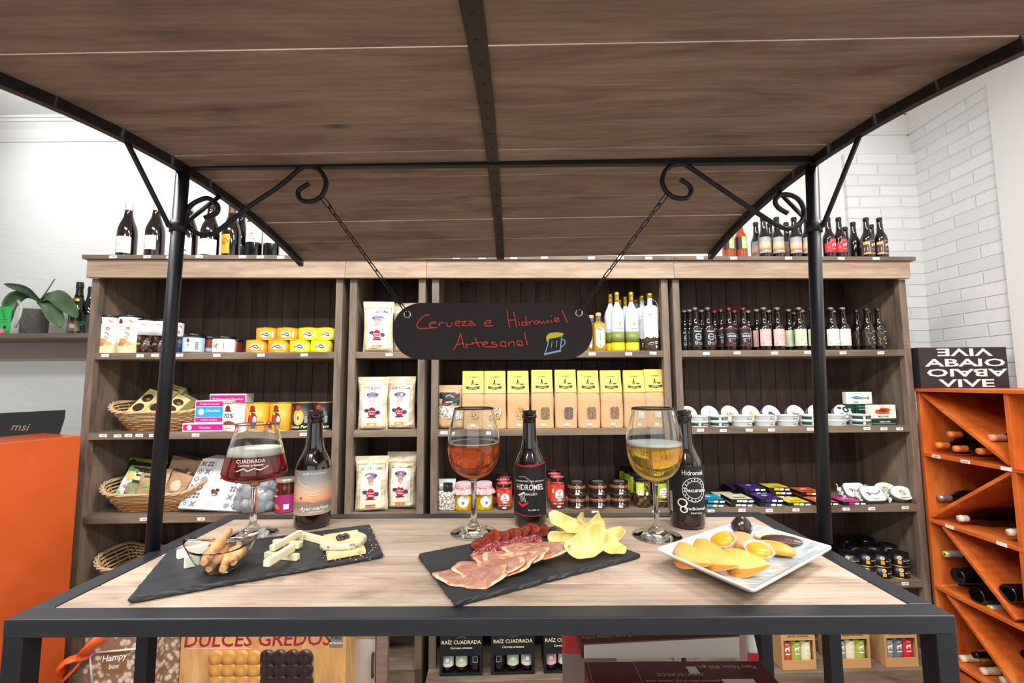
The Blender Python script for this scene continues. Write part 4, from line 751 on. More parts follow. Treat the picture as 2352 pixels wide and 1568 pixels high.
for px, y, lb in [(1418, .05, 'pale blue oil bottle with gold top and yellow base, nearer the sign'), (1451, .05, 'tall pale blue oil bottle with gold top and yellow base, beside the white bottle'), (1403, .10, 'pale blue oil bottle standing just behind the front pair, on the sign side'), (1425, .21, 'gold-topped bottle farthest back behind the front pair'), (1437, .13, 'gold-topped oil bottle seen between the two front ones')]:
    P = S(sx(px, y, Z1+.15), y, Z1+.0003)
    if o1 is None:
        t = o1 = thing('olive_oil_bottle', lb, 'bottle', P, AL, 'pale blue oil bottles'); r = .036; BT_ = [(0, .97), (.02, 1), (.34, .98), (.62, .93), (.7, .75), (.76, .48), (.8, .35), (.83, .30)]
        H_ = .318; seg_ = [(0, .14, YLB, 'yellow_base'), (.14, .31, OLV, 'olive_band'), (.31, .83, PB, 'blue_body')]
        for f0, f1, m, nm in seg_: part(nm, G().mat(m).lathe([(rad(BT_, f)*r, f*H_) for f in [f0]+[q for q, _ in BT_ if f0 < q < f1]+[f1]], 28), t)
        part('capsule', G().mat(FG).lathe([(.0115, .83*H_), (.0125, .87*H_), (.0125, .94*H_), (.0135, .945*H_), (.0135, .965*H_), (.0125, .97*H_), (.0135, .975*H_), (.0135, H_), (0, H_)], 24), t)
        part('drop_emblem', decor([('e', .004, .145, .0065, M('b9a23a', .4, name='gold_green_print'), .009), ('t', 'La Flor de Jara', .004, .115, .0075, BLACK, .3)], cylmap(r*.965+.0006)), t)
    else: dup(o1, lb, P, AL, 'pale blue oil bottles', scale=(.95, .95, .97) if y > .1 else None)
WC = M('dfe3e6', .4, 0, .03, name='white_bottle_coat'); DKO = M('3b2f1c', .1, 0, .1, coat=.5, name='dark_oil_glass'); o2 = None
for px, y, lb in [(1494, .05, 'white coated bottle with gold cap and ragged lower edge, beside the shelf post'), (1476, .12, 'white coated bottle with gold cap, half hidden behind the front one'), (1463, .22, 'white coated bottle with gold cap, farthest back of the white ones')]:
    P = S(sx(px, y, Z1+.15), y, Z1+.0003)
    if o2 is None:
        t = o2 = thing('olive_oil_bottle', lb, 'bottle', P, AL, 'white coated oil bottles'); r = .0395
        part('glass_base', G().mat(DKO).lathe([(r*.94, 0), (r, .006), (r, .072)], 30), t)
        g = G().mat(WC, True); n = 48; top = [(r+.0006, .075), (r+.0006, .222), (r*.96, .235), (r*.7, .243), (.014, .247), (.0125, .262), (.0125, .285)]
        low = [Vector(((r+.0006)*math.cos(2*PI*i/n), (r+.0006)*math.sin(2*PI*i/n), .066+.010*abs(math.sin(i*1.7))*(1+math.sin(i*.9))/2)) for i in range(n)]
        g.loft([low]+[[Vector((a*math.cos(2*PI*i/n), a*math.sin(2*PI*i/n), z_)) for i in range(n)] for a, z_ in top], False, True, smooth=True)
        part('white_coat', g, t, 'white coat with ragged lower edge'); part('cap', G().mat(FG).lathe([(.0155, .285), (.0155, .308), (.0145, .311)], 24), t)
        part('print', decor([('e', -.012, .19, .004, BLACK, .0025), ('e', .018, .192, .002, GREY, .004)]+tx((-.03, -.004, .175), (-.03, -.0, .168), (-.03, -.006, .161), (-.03, -.0, .154))+[('r', .008, .045, .026, .049, WHT), ('r', .008, .037, .022, .040, WHT), ('p', [(.016, .03), (.021, .022), (.016, .010), (.011, .022)], WHT)], cylmap(r+.0008)), t)
        part('twine', G().mat(CORK).tube([(.014, -.005, .28), (.03, -.012, .262), (.041, -.012, .23), (.0415, -.014, .11)], .0012, 6), t)
    else: dup(o2, lb, P, AL, 'white coated oil bottles')
# lower shelf of the middle unit
t = thing('bean_bag', 'small clear bag of white beans with black square label, beside the gingham jars', 'bag', S(sx(1027, .045, Z3+.05), .045, Z3+.0003), AL)
L = [[Vector((x, y_, z_)) for x, y_ in rrect(.088*k, .05*k2, .012)] for z_, k, k2 in ((0, .93, .9), (.006, 1, 1), (.09, 1, 1), (.105, .98, .8), (.15, .97, .3))]
part('bag_body', G().mat(BEANS).loft(L, smooth=True), t); part('clear_top', G().mat(M('b9c6c4', .15, 0, .2, coat=.5, name='clear_film')).loft([[Vector((x, y_*1.02, z_)) for x, y_ in rrect(.089*k, .05*k2, .012*min(1, k2*1.5))] for z_, k, k2 in ((.1, 1, .9), (.118, .99, .62), (.152, .99, .32))], smooth=True), t)
part('label', decor([('r', -.016, .095, .030, .14, BLACK), ('s', [(-.008, .126), (.008, .122), (.004, .116)], .0018, M('c8823a', .5, name='copper_print'))], flatmap(-.028)), t)
def gingham():
    t = NT('red_gingham_cloth'); w = t.n('ShaderNodeTexChecker', _Scale=260.); t.l(t.co((1, 1, 1)), w.inputs[0]); w.inputs[1].default_value = hexc('c64a5c'); w.inputs[2].default_value = hexc('f0e6e4'); t.set(Base_Color=w.outputs[0], Roughness=.8); return t.m
GING = gingham(); PEP = mottled('yellow_peppers_in_oil', 'c99a10', 'f2cf1e', 30, .6, .15, .3); g1 = None
for px, lb in [(1065, 'pickled pepper jar under gingham cloth, beside the white bean bag'), (1112, 'pickled pepper jar under gingham cloth, just past the wine glass stem')]:
    P = S(sx(px, .05, Z3+.05), .05, Z3+.0003)
    if g1 is None:
        t = g1 = thing('pepper_jar', lb, 'jar', P, AL, 'pepper jars with gingham caps'); r = .0455
        part('glass_jar', G().mat(PEP).lathe([(r*.92, 0), (r, .004), (r, .088), (r*.85, .098)], 28), t)
        fl = lambda i, R, z_: 1+.10*max(0, (.122-z_)/.04)*math.sin(i*2*PI/48*9+1)+.03*math.sin(i*.7)*max(0, (.122-z_)/.04)
        part('cloth_cover', G().mat(GING).lathe([(.058, .082), (.053, .094), (.041, .108), (.0425, .116), (.041, .130), (.036, .1335), (0, .134)], 48, fl=fl, cap=False), t)
        part('tie', G().mat(REDP).tube([(.0415*math.cos(a*PI/12), .0415*math.sin(a*PI/12), .109) for a in range(24)], .0012, 6, True), t)
        part('label', decor([('c', .0, .048, .033, M('e9df8c', .5, name='pale_yellow_print')), ('c', .0, .048, .028, WHT), ('c', 0, .04, .006, GREY), ('o', 0, .04, .006, .0075, GOLD)], cylmap(r+.0005), .008), t, 'round white label')
    else: dup(g1, lb, P, AL+.3, 'pepper jars with gingham caps')
SAU = M('8c3c1c', .1, 0, .25, coat=.5, name='tomato_sauce'); CORAL = M('ea4a36', .45, name='coral_label'); r1 = None
for px, y, lb in [(1158, .05, 'red callos jar with coral label, front of the row before the mead bottle'), (1280, .05, 'taller red callos jar with coral label, just past the mead bottle'), (1156, .13, 'red-topped callos jar right behind the front one'), (1160, .21, 'red-topped callos jar third in the line, before the mead bottle'), (1158, .29, 'dark red-topped callos jar at the back of that line'), (1274, .13, 'red-topped callos jar behind the tall one past the mead bottle'), (1271, .22, 'red-topped callos jar at the back, past the mead bottle')]:
    P = S(sx(px, y, Z3+.05), y, Z3+.0003); tall = px > 1200
    if r1 is None:
        t = r1 = thing('stew_jar', lb, 'jar', P, AL, 'callos jars with red tops'); r = .0385
        part('glass_jar', G().mat(SAU).lathe([(r*.9, 0), (r, .004), (r, .104), (r*.86, .113)], 28), t); o = part('label', arcband(r, .03, .098, -1.5, 1.5, CORAL, .0005), t)
        part('lettering', decor([('c', .004, .058, .024, WHT), ('t', 'a!', .004, .062, .022, REDP), ('t', 'callos', .004, .050, .011, BLACK), ('t', 'de pueblo', .004, .041, .010, BLACK), ('t', 'Callos Tradicional', .0, .021, .009, WHT), ('r', -.034, .066, -.026, .082, WHT), ('e', .0, .012, .011, WHT, .0045)], cylmap(r+.0007), .008), o)
        part('lid', G().mat(lidB).lathe([(r*.93, .112), (r*.95, .114), (r*.95, .124), (r*.9, .127), (0, .127)], 28), t)
        part('paper_tag', decor([('c', 0, 0, .034, WHT), ('c', 0, 0, .032, REDP), ('o', 0, 0, .015, .018, WHT), ('o', .002, 0, .006, .009, WHT)], topmap(.1272)), t, 'round red paper on the lid')
        part('ribbon', decor([('s', [(-.004, .125), (-.006, .11), (-.002, .095)], .009, REDP), ('s', [(-.004, .108), (.006, .092)], .005, REDP)], cylmap(r+.002)), t)
    else: dup(r1, lb, P, AL+(.1 if tall else 0), 'callos jars with red tops', scale=(.97, .97, 1.22) if tall else None)
b1 = None; nm = ('beside the tall red jar', 'in the middle of the three stacks', 'nearest the snail jars')
for k, px in enumerate((1325, 1373, 1422)):
    for lv in (0, 1):
        P = S(sx(px, .05, Z3+.05), .05-.002*lv, Z3+.0003+.0655*lv); lb = 'black-labelled sauce jar %s, %s' % (('at the bottom', 'on top')[lv], nm[k])
        if b1 is None:
            t = b1 = thing('sauce_jar', lb, 'jar', P, AL, 'squat black-labelled sauce jars in stacks'); r = .046
            part('glass_jar', G().mat(M('9a5228', .1, 0, .2, coat=.5, name='orange_brown_sauce')).lathe([(r*.94, 0), (r, .004), (r, .046), (r*.96, .052)], 28), t); o = part('label', arcband(r, .008, .036, -1.5, 1.5, BLACK, .0005), t)
            part('lettering', decor([('c', .004, .027, .005, WHT), ('t', 'Cordero', .008, .018, .0065, WHT), ('r', -.012, .017, -.006, .033, WHT), ('p', rrect(.022, .009, .004, 3, -.004, .012), WHT), ('r', .018, .012, .026, .014, GREY)], cylmap(r+.0007)), o)
            part('lid', G().mat(lidB).lathe([(r*.985, .051), (r*1.0, .053), (r*1.0, .0635), (r*.97, .065), (0, .065)], 28), t)
            part('lid_drawing', decor([('o', 0, -.004, .024, .0255, WHT), ('o', .002, -.004, .015, .0162, WHT), ('o', .0, -.004, .007, .008, WHT)], topmap(.0651)), t)
            part('tag_drawing', decor([('s', [(-.004, .06), (-.012, .05), (-.010, .04), (-.004, .038), (-.004, .05)], .0012, WHT), ('s', [(-.002, .058), (.006, .048), (.010, .04), (.004, .038), (.0, .048)], .0012, WHT)], cylmap(r+.001)), t)
        else: dup(b1, lb, P, AL+(-.08, .1, 0)[k]+.05*lv, 'squat black-labelled sauce jars in stacks')
SNL = mottled('snails_in_brine', '3c2c1c', '8a6c44', 50, .6, .15, .35); LIME = M('b4cc2e', .5, name='lime_label')
s1 = jar('snail_jar', 'snail jar with lime label and white print box, next to the black jars', 1475, .06, Z3, .043, .145, SNL, None, lidB, (), group='snail jars with lime labels')
part('label', decor([('r', -.045, .068, -.002, .125, LIME), ('r', -.035, .062, -.006, .085, WHT), ('r', -.036, .085, -.01, .118, M('d6dc5a', .5, name='pale_lime_print')), ('e', .012, .07, .007, WHT, .009)], cylmap(.0435)), s1)
s2 = jar('snail_jar', 'jar of snails with round white emblem, behind the glass of golden mead', 1518, .06, Z3, .043, .145, SNL, M('a8bf2e', .5, name='lime_green_label'), lidB, [('c', .004, .075, .024, WHT), ('t', 'a!', .004, .08, .02, REDP), ('t', 'caracoles', .004, .068, .010, BLACK), ('t', 'de pueblo', .004, .058, .009, BLACK), ('t', 'Caracoles al Natural', 0, .03, .008, WHT)], (.35, .9), 'snail jars with lime labels')
for px, y, lb in [(1466, .16, 'green-banded snail jar right behind the front ones'), (1452, .24, 'green-banded snail jar third from the front'), (1440, .32, 'green-banded snail jar at the very back')]:
    jar('snail_jar', lb, px, y, Z3, .043, .147, SNL, LIME, lidB, [('r', -.02, .04, .02, .09, BLACK), ('r', -.012, .05, .014, .08, M('8fa82a', .5, name='leaf_green_print'))], (.35, .98), 'snail jars with lime labels')
# ------------------------------------------------------------------ the seafood shelf beside the brick wall
TG = M('17402f', .4, 0, .05, name='dark_green_tin_print'); TW = M('eceeee', .3, 0, .02, name='white_tin'); RT_ = .0485
def rtin(px, y, lv, green, lb, tilt=None, art=None):
    P = S(sx(px, y, Z2+.02), y, Z2+.0003+.0285*lv+(RT_*.93 if tilt else 0))
    t = thing('round_tin', lb, 'tin', P, AL+.1, 'round seafood tins', rot=tilt); m = TW
    part('tin_body', G().mat(TW).lathe([(RT_*.97, 0), (RT_, .002), (RT_, .024), (RT_+.0012, .0245), (RT_+.0012, .028), (RT_*.97, .0283), (RT_*.96, .0272), (0, .0272)], 36), t, bev=0)
    o = part('side_band', arcband(RT_, .006, .020, -1.5, 1.5, TG if green else M('b4b9ba', .4, name='silver_grey_band'), .0005), t)
    part('lettering', decor([('r', .012, .0065, .042, .0195, WHT) if not green else ('c', -.018, .013, .0068, WHT), ('t', 'LA CURIOSA', .024, .009, .0095, BLACK if not green else WHT)], cylmap(RT_+.0008)), o)
    if art: part('lid_picture', decor(art, topmap(.0274)), t)
    return t
c_ = lambda h, n: M(h, .5, 0, .1, name=n)
ARTS = [[('e', 0, -.004, .02, GREY, .012), ('t', 'LA CURIOSA', 0, .028, .006, GREY), ('e', .008, -.01, .01, BLACK, .006)],
 [('r', -.018, -.014, .018, -.004, c_('7a6aa8', 'violet_picture')), ('s', [(0, -.004), (0, .014), (.008, .016)], .003, c_('5f8a4a', 'green_picture')), ('t', 'LA CURIOSA', 0, .028, .006, GREY)],
 [('c', -.014, 0, .010, c_('d8b088', 'shell_picture')), ('c', .004, .002, .011, c_('d8b088', 'shell_picture')), ('c', .018, -.004, .009, c_('d8b088', 'shell_picture')), ('c', -.005, -.01, .009, c_('d8b088', 'shell_picture')), ('c', -.014, 0, .004, c_('d0603a', 'coral_picture')), ('c', .004, .002, .005, c_('d0603a', 'coral_picture')), ('c', .018, -.004, .004, c_('d0603a', 'coral_picture')), ('t', 'LA CURIOSA', 0, .028, .006, GREY)],
 [('e', 0, -.004, .012, c_('b9b43a', 'olive_picture'), .012), ('s', [(-.004, .016), (.004, .008), (.01, .014)], .003, c_('6f8a3a', 'stem_picture')), ('e', .004, -.018, .014, c_('c9c24a', 'yellow_green_picture'), .004), ('t', 'LA CURIOSA', -.004, .028, .006, GREY)],
 [('e', 0, -.006, .022, c_('6d6a74', 'mussel_picture'), .011), ('e', -.004, .006, .012, c_('4a4652', 'dark_mussel_picture'), .007), ('s', [(-.014, .012), (-.006, .0)], .003, BLACK), ('t', 'LA CURIOSA', -.004, .028, .006, GREY)],
 [('e', 0, -.004, .024, c_('7d8488', 'sardine_picture'), .008), ('e', .002, -.016, .022, c_('9aa0a4', 'pale_sardine_picture'), .006), ('p', [(-.018, .0), (-.008, .004), (-.016, .012)], REDP), ('t', 'LA CURIOSA', 0, .028, .006, GREY)],
 [('e', 0, -.004, .014, c_('e0c23a', 'lemon_picture'), .008), ('e', .008, -.014, .016, c_('6a7a9a', 'fish_picture'), .006), ('t', 'LA CURIOSA', 0, .028, .006, GREY)]]
for k, (px, nm_) in enumerate([(1577, 'behind the dark mead bottle'), (1626, 'with violet picture'), (1672, 'with scallop shell picture'), (1720, 'with olive green picture'), (1766, 'with dark mussel picture'), (1822, 'with grey sardine picture'), (1870, 'with lemon picture by the cart post')]):
    rtin(px, .165, 0, False, 'white round tin propped upright '+nm_, (R_(66), 0, AL+.05), ARTS[k])
oct_ = rtin(1930, .165, 0, True, 'green and white octopus tin propped upright beside the cart post', (R_(66), 0, AL), [('c', 0, 0, .044, WHT), ('p', [(-.04, -.006), (-.002, .0), (.0, -.012), (-.036, -.02)], TG), ('t', 'PULPO', -.018, -.014, .010, WHT), ('e', -.012, .03, .012, TG, .008), ('o', .02, .02, .008, .018, TG), ('s', [(-.02, -.03), (0, -.022), (.012, -.034), (.03, -.024)], .005, c_('6a3a8a', 'violet_tentacle_print')), ('s', [(.01, -.012), (.025, -.006), (.036, -.014)], .005, c_('6a3a8a', 'violet_tentacle_print'))])
for k, (px, gr, nm_) in enumerate([(1604, (1, 0), 'nearest the dark mead bottle'), (1650, (1, 1), 'with dark green bands'), (1704, (0, 0), 'third along, with grey bands'), (1756, (0, 0), 'fourth along, with grey bands'), (1808, (0, 0), 'fifth along, with grey bands'), (1860, (1, 1), 'with green bands at the cart post'), (1918, (0, 0), 'with grey bands past the cart post'), (1975, (1, 1), 'with green bands beside the boxes')]):
    for lv in (0, 1): rtin(px, .055, lv, gr[lv], 'round tin %s of the pair %s' % (('at the bottom', 'on top')[lv], nm_))
IV = M('eeefe4', .4, 0, .02, name='ivory_card')
def fbox(label, px0, px1, y, z0, h, d, mat, fr, ry=0., group='seafood boxes beside the brick wall end'):
    a, b = sx(px0, y, z0), sx(px1, y, z0); return boxthing('seafood_box', label, 'box', S((a+b)/2, y+d/2, z0), AL, b-a, d, h, mat, fr, group=group)
z_ = Z2+.0003
fbox('flat green mussel box lying at the bottom, marked MEJILLONES', 1998, 2062, .03, z_, .032, .09, TG, [('t', 'MEJILLONES', .008, .014, .011, WHT), ('r', -.06, .006, .065, .0075, WHT)])
fbox('ivory box with orange mussel picture standing on the flat green one', 1999, 2059, .06, z_+.0325, .072, .03, IV, [('p', [(-.046, .03), (-.036, .05), (-.02, .046), (-.01, .058), (.03, .055), (.045, .044), (.03, .034), (.04, .026), (-.02, .022)], M('e0522a', .5, name='orange_picture')), ('e', .0, .042, .024, M('7a3520', .5, name='mussel_brown_picture'), .008), ('t', 'MEJILLONES', .0, .007, .011, BLACK), ('t', 'LA CURIOSA', .0, .064, .006, GREY)])
fbox('dark green carton standing behind, below the blue fish box', 1946, 1968, .15, z_, .105, .05, TG, [('r', -.02, .075, .0, .08, WHT), ('r', -.02, .04, .01, .042, WHT)])
fbox('dark green carton behind the mussel boxes with white lines', 1969, 1998, .14, z_, .105, .06, TG, [('r', -.025, .09, .025, .092, WHT), ('r', -.02, .075, .02, .078, WHT), ('r', -.02, .035, .02, .038, WHT)])
fbox('ivory box with blue fish marked JUREL, on top of the green cartons', 1945, 2004, .15, z_+.1055, .066, .03, IV, [('p', [(-.05, .036), (-.02, .045), (.02, .036), (.045, .034), (.055, .046), (.053, .022), (.04, .03), (.02, .026), (-.02, .026)], M('4a7aa8', .5, name='blue_fish_picture')), ('s', [(-.04, .04), (.0, .033), (.03, .031)], .003, M('a9cbe0', .5, name='pale_fish_picture')), ('t', 'JUREL', -.02, .006, .012, BLACK), ('t', 'LA CURIOSA', 0, .055, .006, GREY)])
# chocolate bars
def bar(label, px, y, lv, mat, mn, src=None):
    P = S(sx(px, y, Z3+.01), y, Z3+.0003+.0205*lv); w, d, h = .118, .115, .018
    t = thing('chocolate_bar', label, 'chocolate bar', P, AL+.0, 'thin square chocolate bars')
    part('carton', G().mat(BLACK).box(-w/2, -d/2, 0, w/2, d/2, h), t, bev=.001)
    part('top_print', decor([('r', -w/2+.003, -d/2+.003, w/2-.003, d/2-.003, mat), ('c', .0, .012, .014, WHT), ('o', .0, .012, .006, .009, mat), ('r', -.03, -.030, .03, -.022, BLACK), ('r', -w/2+.003, -.004, w/2-.003, -.003, BLACK)], topmap(h)), t)
    part('edge_print', decor([('r', -.03, .004, -.002, .015, mat), ('p', rrect(.026, .011, .005, 2, .012, .0085), WHT), ('r', .03, .003, .056, .012, WHT)], flatmap(-d/2)), t); return t
CY2, CR2, PU2, YE2, OR2, MG2 = M('1aa3cf', .4, name='turquoise_print'), M('d9d6b4', .4, name='bone_print'), M('4a2a86', .4, name='purple_print'), M('f2d622', .4, name='lemon_print'), M('f0642a', .4, name='tangerine_print'), M('e0209a', .4, name='fuchsia_print')
for px, y, n, m, cn, lb in [(1625, .065, 2, CY2, 'turquoise', 'beside the mead bottle on the table'), (1690, .065, 2, CR2, 'bone coloured', 'in the front row'), (1756, .065, 2, PU2, 'purple', 'in the front row'), (1820, .065, 1, YE2, 'lemon yellow', 'in the front row'), (1882, .065, 1, OR2, 'orange', 'in the front row at the cart post'), (1944, .065, 1, MG2, 'fuchsia', 'past the cart post'),
 (1664, .20, 1, CR2, 'bone coloured', 'in the second row'), (1690, .31, 2, PU2, 'purple', 'at the back towards the mead bottle'), (1722, .215, 3, PU2, 'purple', 'behind the front purple stack'), (1777, .215, 3, YE2, 'lemon yellow', 'behind the front stacks'), (1846, .195, 2, OR2, 'orange', 'in the second row')]:
    for lv in range(n): bar('%s chocolate bar %s %s' % (cn, ('', 'lowest, ', '')[0] if n == 1 else ('lowest of its stack,' if lv == 0 else ('top of its stack,' if lv == n-1 else 'middle of its stack,')), lb), px+(3 if lv % 2 else 0), y, lv, m, cn)
# wrapped tins
def wtin(label, px, y, oval, z0, k):
    z0 += .028; P = S(sx(px, y, z0+.03), y, z0); t = thing('wrapped_tin', label, 'tin', P, 0, 'sealed fish tins in clear wrap', rot=(R_(52), 0, AL+.05)); w, d = (.130, .078) if oval else (.125, .082)
    ol = [(w/2*math.cos(2*PI*i/40), d/2*math.sin(2*PI*i/40)) for i in range(40)] if oval else rrect(w, d, .024, 8)
    L = [[Vector((x*q, y_*q, zz)) for x, y_ in ol] for zz, q in ((0, .93), (.003, .97), (.024, .97), (.026, 1), (.029, 1), (.0295, .96), (.0285, .94))]
    part('tin_body', G().mat(M('b8c0b4', .3, .4, name='sage_tin_metal')).loft(L, smooth=True), t)
    part('lid_picture', decor([('p', [(x*.95, y_*.95) for x, y_ in ol], IV)]+([('o', 0, .0, .010, .014, c_('9a8f4a', 'bronze_picture')), ('o', 0, 0, .003, .006, c_('9a8f4a', 'bronze_picture')), ('c', -.011, .007, .005, c_('9a8f4a', 'bronze_picture')), ('c', .012, -.006, .005, c_('9a8f4a', 'bronze_picture')), ('t', 'BERBERECHOS', 0, -.03, .008, BLACK)] if oval else [('s', [(-.036, .006), (-.02, .0), (.01, -.004), (.034, .004), (.046, .016)], .006, c_('7a86b8', 'blue_fish_print')), ('p', [(-.03, .012), (-.014, .0), (-.026, -.014)], REDP), ('t', 'SARDINAS', .0, -.032, .008, BLACK)]), topmap(.0296)), t, 'pale printed lid')
    g = G().mat(M('cfdacf', .12, 0, .25, coat=.6, name='crinkled_clear_wrap'), True); rnd = random.Random(k)
    for sd in (-1, 1):
        for q in range(3):
            a = rnd.uniform(-.5, .5); g.grid(lambda u, v: Vector((sd*(w/2+.004+.018*u), (v-.5)*.03*(1+u)+a*.02+q*.01-.01, .012+.008*math.sin(v*9+u*5+q))), 4, 8)
    part('wrap_ends', g, t, 'crinkled wrap ends'); return t
wtin('rounded rectangular sardine tin behind, nearest the cart post', 1957, .14, False, Z3+.006, 1); wtin('oval cockle tin in the row behind', 2026, .15, True, Z3+.006, 2)
wtin('rounded rectangular sardine tin in front on the shelf edge', 1996, .058, False, Z3+.006, 3); wtin('oval cockle tin in front, nearest the shelf side', 2063, .065, True, Z3+.006, 4)
# black tins on the low shelf
bt = None
for px, y, lv, lb in [(1988, .07, 0, 'black tin at the bottom, touching the cart table edge'), (2022, .06, 0, 'black tin at the bottom of the second stack from the shelf side'), (2064, .06, 0, 'black tin at the bottom nearest the shelf side'), (1988, .07, 1, 'black tin on top, third stack from the shelf side'), (2022, .06, 1, 'black tin on top of the second stack from the shelf side'), (2064, .06, 1, 'black tin on top nearest the shelf side'),
 (1952, .07, 1, 'black tin on top, half hidden by the table corner'), (1952, .07, 0, 'black tin at the bottom, almost hidden by the table corner'), (2004, .17, 1, 'black tin on the second row between the stacks'), (2040, .17, 1, 'black tin on the second row nearest the shelf side'), (1966, .17, 1, 'black tin on the second row towards the cart post'), (1990, .28, 1, 'black tin farthest back'), (1945, .28, 1, 'black tin at the back beside the cart post'), (2004, .17, 0, 'black tin under the second row between the stacks'), (2040, .17, 0, 'black tin under the second row nearest the shelf side'), (1966, .17, 0, 'black tin under the second row towards the cart post'), (1990, .28, 0, 'black tin lowest at the far back'), (1945, .28, 0, 'black tin lowest at the back beside the cart post')]:
    P = S(sx(px, y, Z4+.05), y, Z4+.0003+.0605*lv)
    if bt is None: bt = can('pate_tin', lb, P, AL, .0445, .060, M('101014', .35, 0, .05, name='black_tin_print'), lidB, [('c', -.026, .044, .009, WHT), ('c', -.026, .044, .006, M('e8a83a', .5, name='amber_print')), ('r', -.034, .014, -.018, .032, M('e8a83a', .5, name='amber_print')), ('t', 'DE SOTILLO', .012, .028, .0085, WHT), ('r', -.004, .040, .03, .0415, GREY), ('r', .0, .018, .022, .0195, GREY)], 'tin', .003, 'black tins on the low shelf', rim=GOLD)
    else: dup(bt, lb, P, AL+random.uniform(-.3, .3), 'black tins on the low shelf')
# ------------------------------------------------------------------ lower shelf of the basket unit
def fpouch(label, px, y, z0, w, h, mat, items, rot, topm=None, seed=1, t=.04, name='snack_pouch', cat='pouch', group='snack pouches in the basket'):
    return pouchthing(name, label, cat, S(sx(px, y, z0), y, z0), 0, w, h, t, mat, items, seed, group, rot=rot, topmat=topm)
BKR = M('b08c68', .7, 0, .15, scale=30, name='printed_brown_paper'); zb = Z3+.03
fpouch('black pouch with lime green edge at the back of the basket', 312, .22, zb+.02, .19, .19, M('1d1f1a', .25, 0, .2, scale=30, name='black_glossy_film'), [('r', -.07, .12, .07, .15, M('a8ab9a', .4, 0, .4, scale=90, name='mixed_light_print')), ('r', -.07, .06, .0, .09, M('c9c24a', .5, name='yellow_green_picture')), ('s', [(-.06, .11), (0, .10), (.05, .11)], .006, M('c9c24a', .5, name='yellow_green_picture'))], (R_(-15), R_(8), AL+.1), M('7c9a2a', .4, name='lime_edge'), 2)
fpouch('brown paper pouch with dark top, standing tallest near the cart post', 395, .22, zb+.02, .16, .215, BKR, [('r', -.04, .06, .05, .12, M('c29a78', .6, 0, .1, name='lighter_brown_print')), ('c', .03, .14, .008, M('6b4a33', .5, name='brown_capsule'))], (R_(-12), R_(14), AL), M('26201f', .4, name='dark_pouch_top'), 3)
fpouch('slim white pouch with green tip leaning against the basket end', 262, .12, zb, .052, .19, M('e4e8ea', .4, 0, .05, name='white_pouch_film'), [('c', .004, .15, .019, M('f2d27a', .5, name='soft_yellow_print')), ('c', -.004, .06, .013, M('9fd69f', .5, name='soft_green_print')), ('r', -.018, .012, .018, .032, M('a9c7ea', .5, name='soft_blue_print')), ('e', .01, .10, .010, M('e88a5a', .5, name='soft_orange_print'), .006)], (R_(-12), R_(20), AL-.1), M('8cc43a', .4, name='green_tip'), 4, .02)
fpouch('glossy black pouch with a clear foot showing nuts', 293, .12, zb, .085, .185, M('4a4a3c', .2, 0, .5, scale=60, name='glossy_patterned_film'), [('r', -.034, .05, .034, .105, M('9aa078', .4, 0, .4, scale=60, name='sage_print')), ('r', -.038, .040, .038, .044, CREAM), ('c', -.012, .02, .015, M('a84a32', .5, name='nut_red_print')), ('r', -.02, .12, .03, .14, M('dcd892', .5, name='pale_straw_print')), ('r', -.03, .15, .015, .162, WHT)], (R_(-14), R_(12), AL+.1), None, 5, .03)
fpouch('brown paper pouch with green leaf print, in the middle of the basket', 325, .10, zb, .10, .155, M('b89a72', .6, 0, .1, name='brown_pouch_paper'), [('e', .0, .10, .018, M('8fa860', .5, name='leaf_motif'), .014), ('r', -.03, .02, .01, .06, M('a8a078', .5, name='dull_green_print')), ('r', -.03, .135, .04, .142, M('4a4038', .5, name='dark_edge_print'))], (R_(-14), R_(6), AL), None, 6, .03)
fpouch('brown paper pouch with red print, right beside the cart post', 350, .115, zb+.002, .10, .175, M('c8a07a', .6, 0, .15, name='reddish_brown_paper'), [('c', .0, .12, .012, REDP), ('e', -.01, .05, .03, M('c07a5a', .5, name='rust_print'), .03)], (R_(-13), R_(4), AL), None, 7, .03)
fpouch('brown paper pouch with black crimped top, past the cart post', 388, .11, zb+.002, .11, .17, M('b98f68', .6, 0, .12, name='brown_pouch_paper_warm'), [('e', -.0, .09, .025, M('d8c4a8', .5, name='cream_smudge_print'), .03)], (R_(-14), R_(16), AL), M('3c3836', .3, name='grey_black_top'), 8, .035)
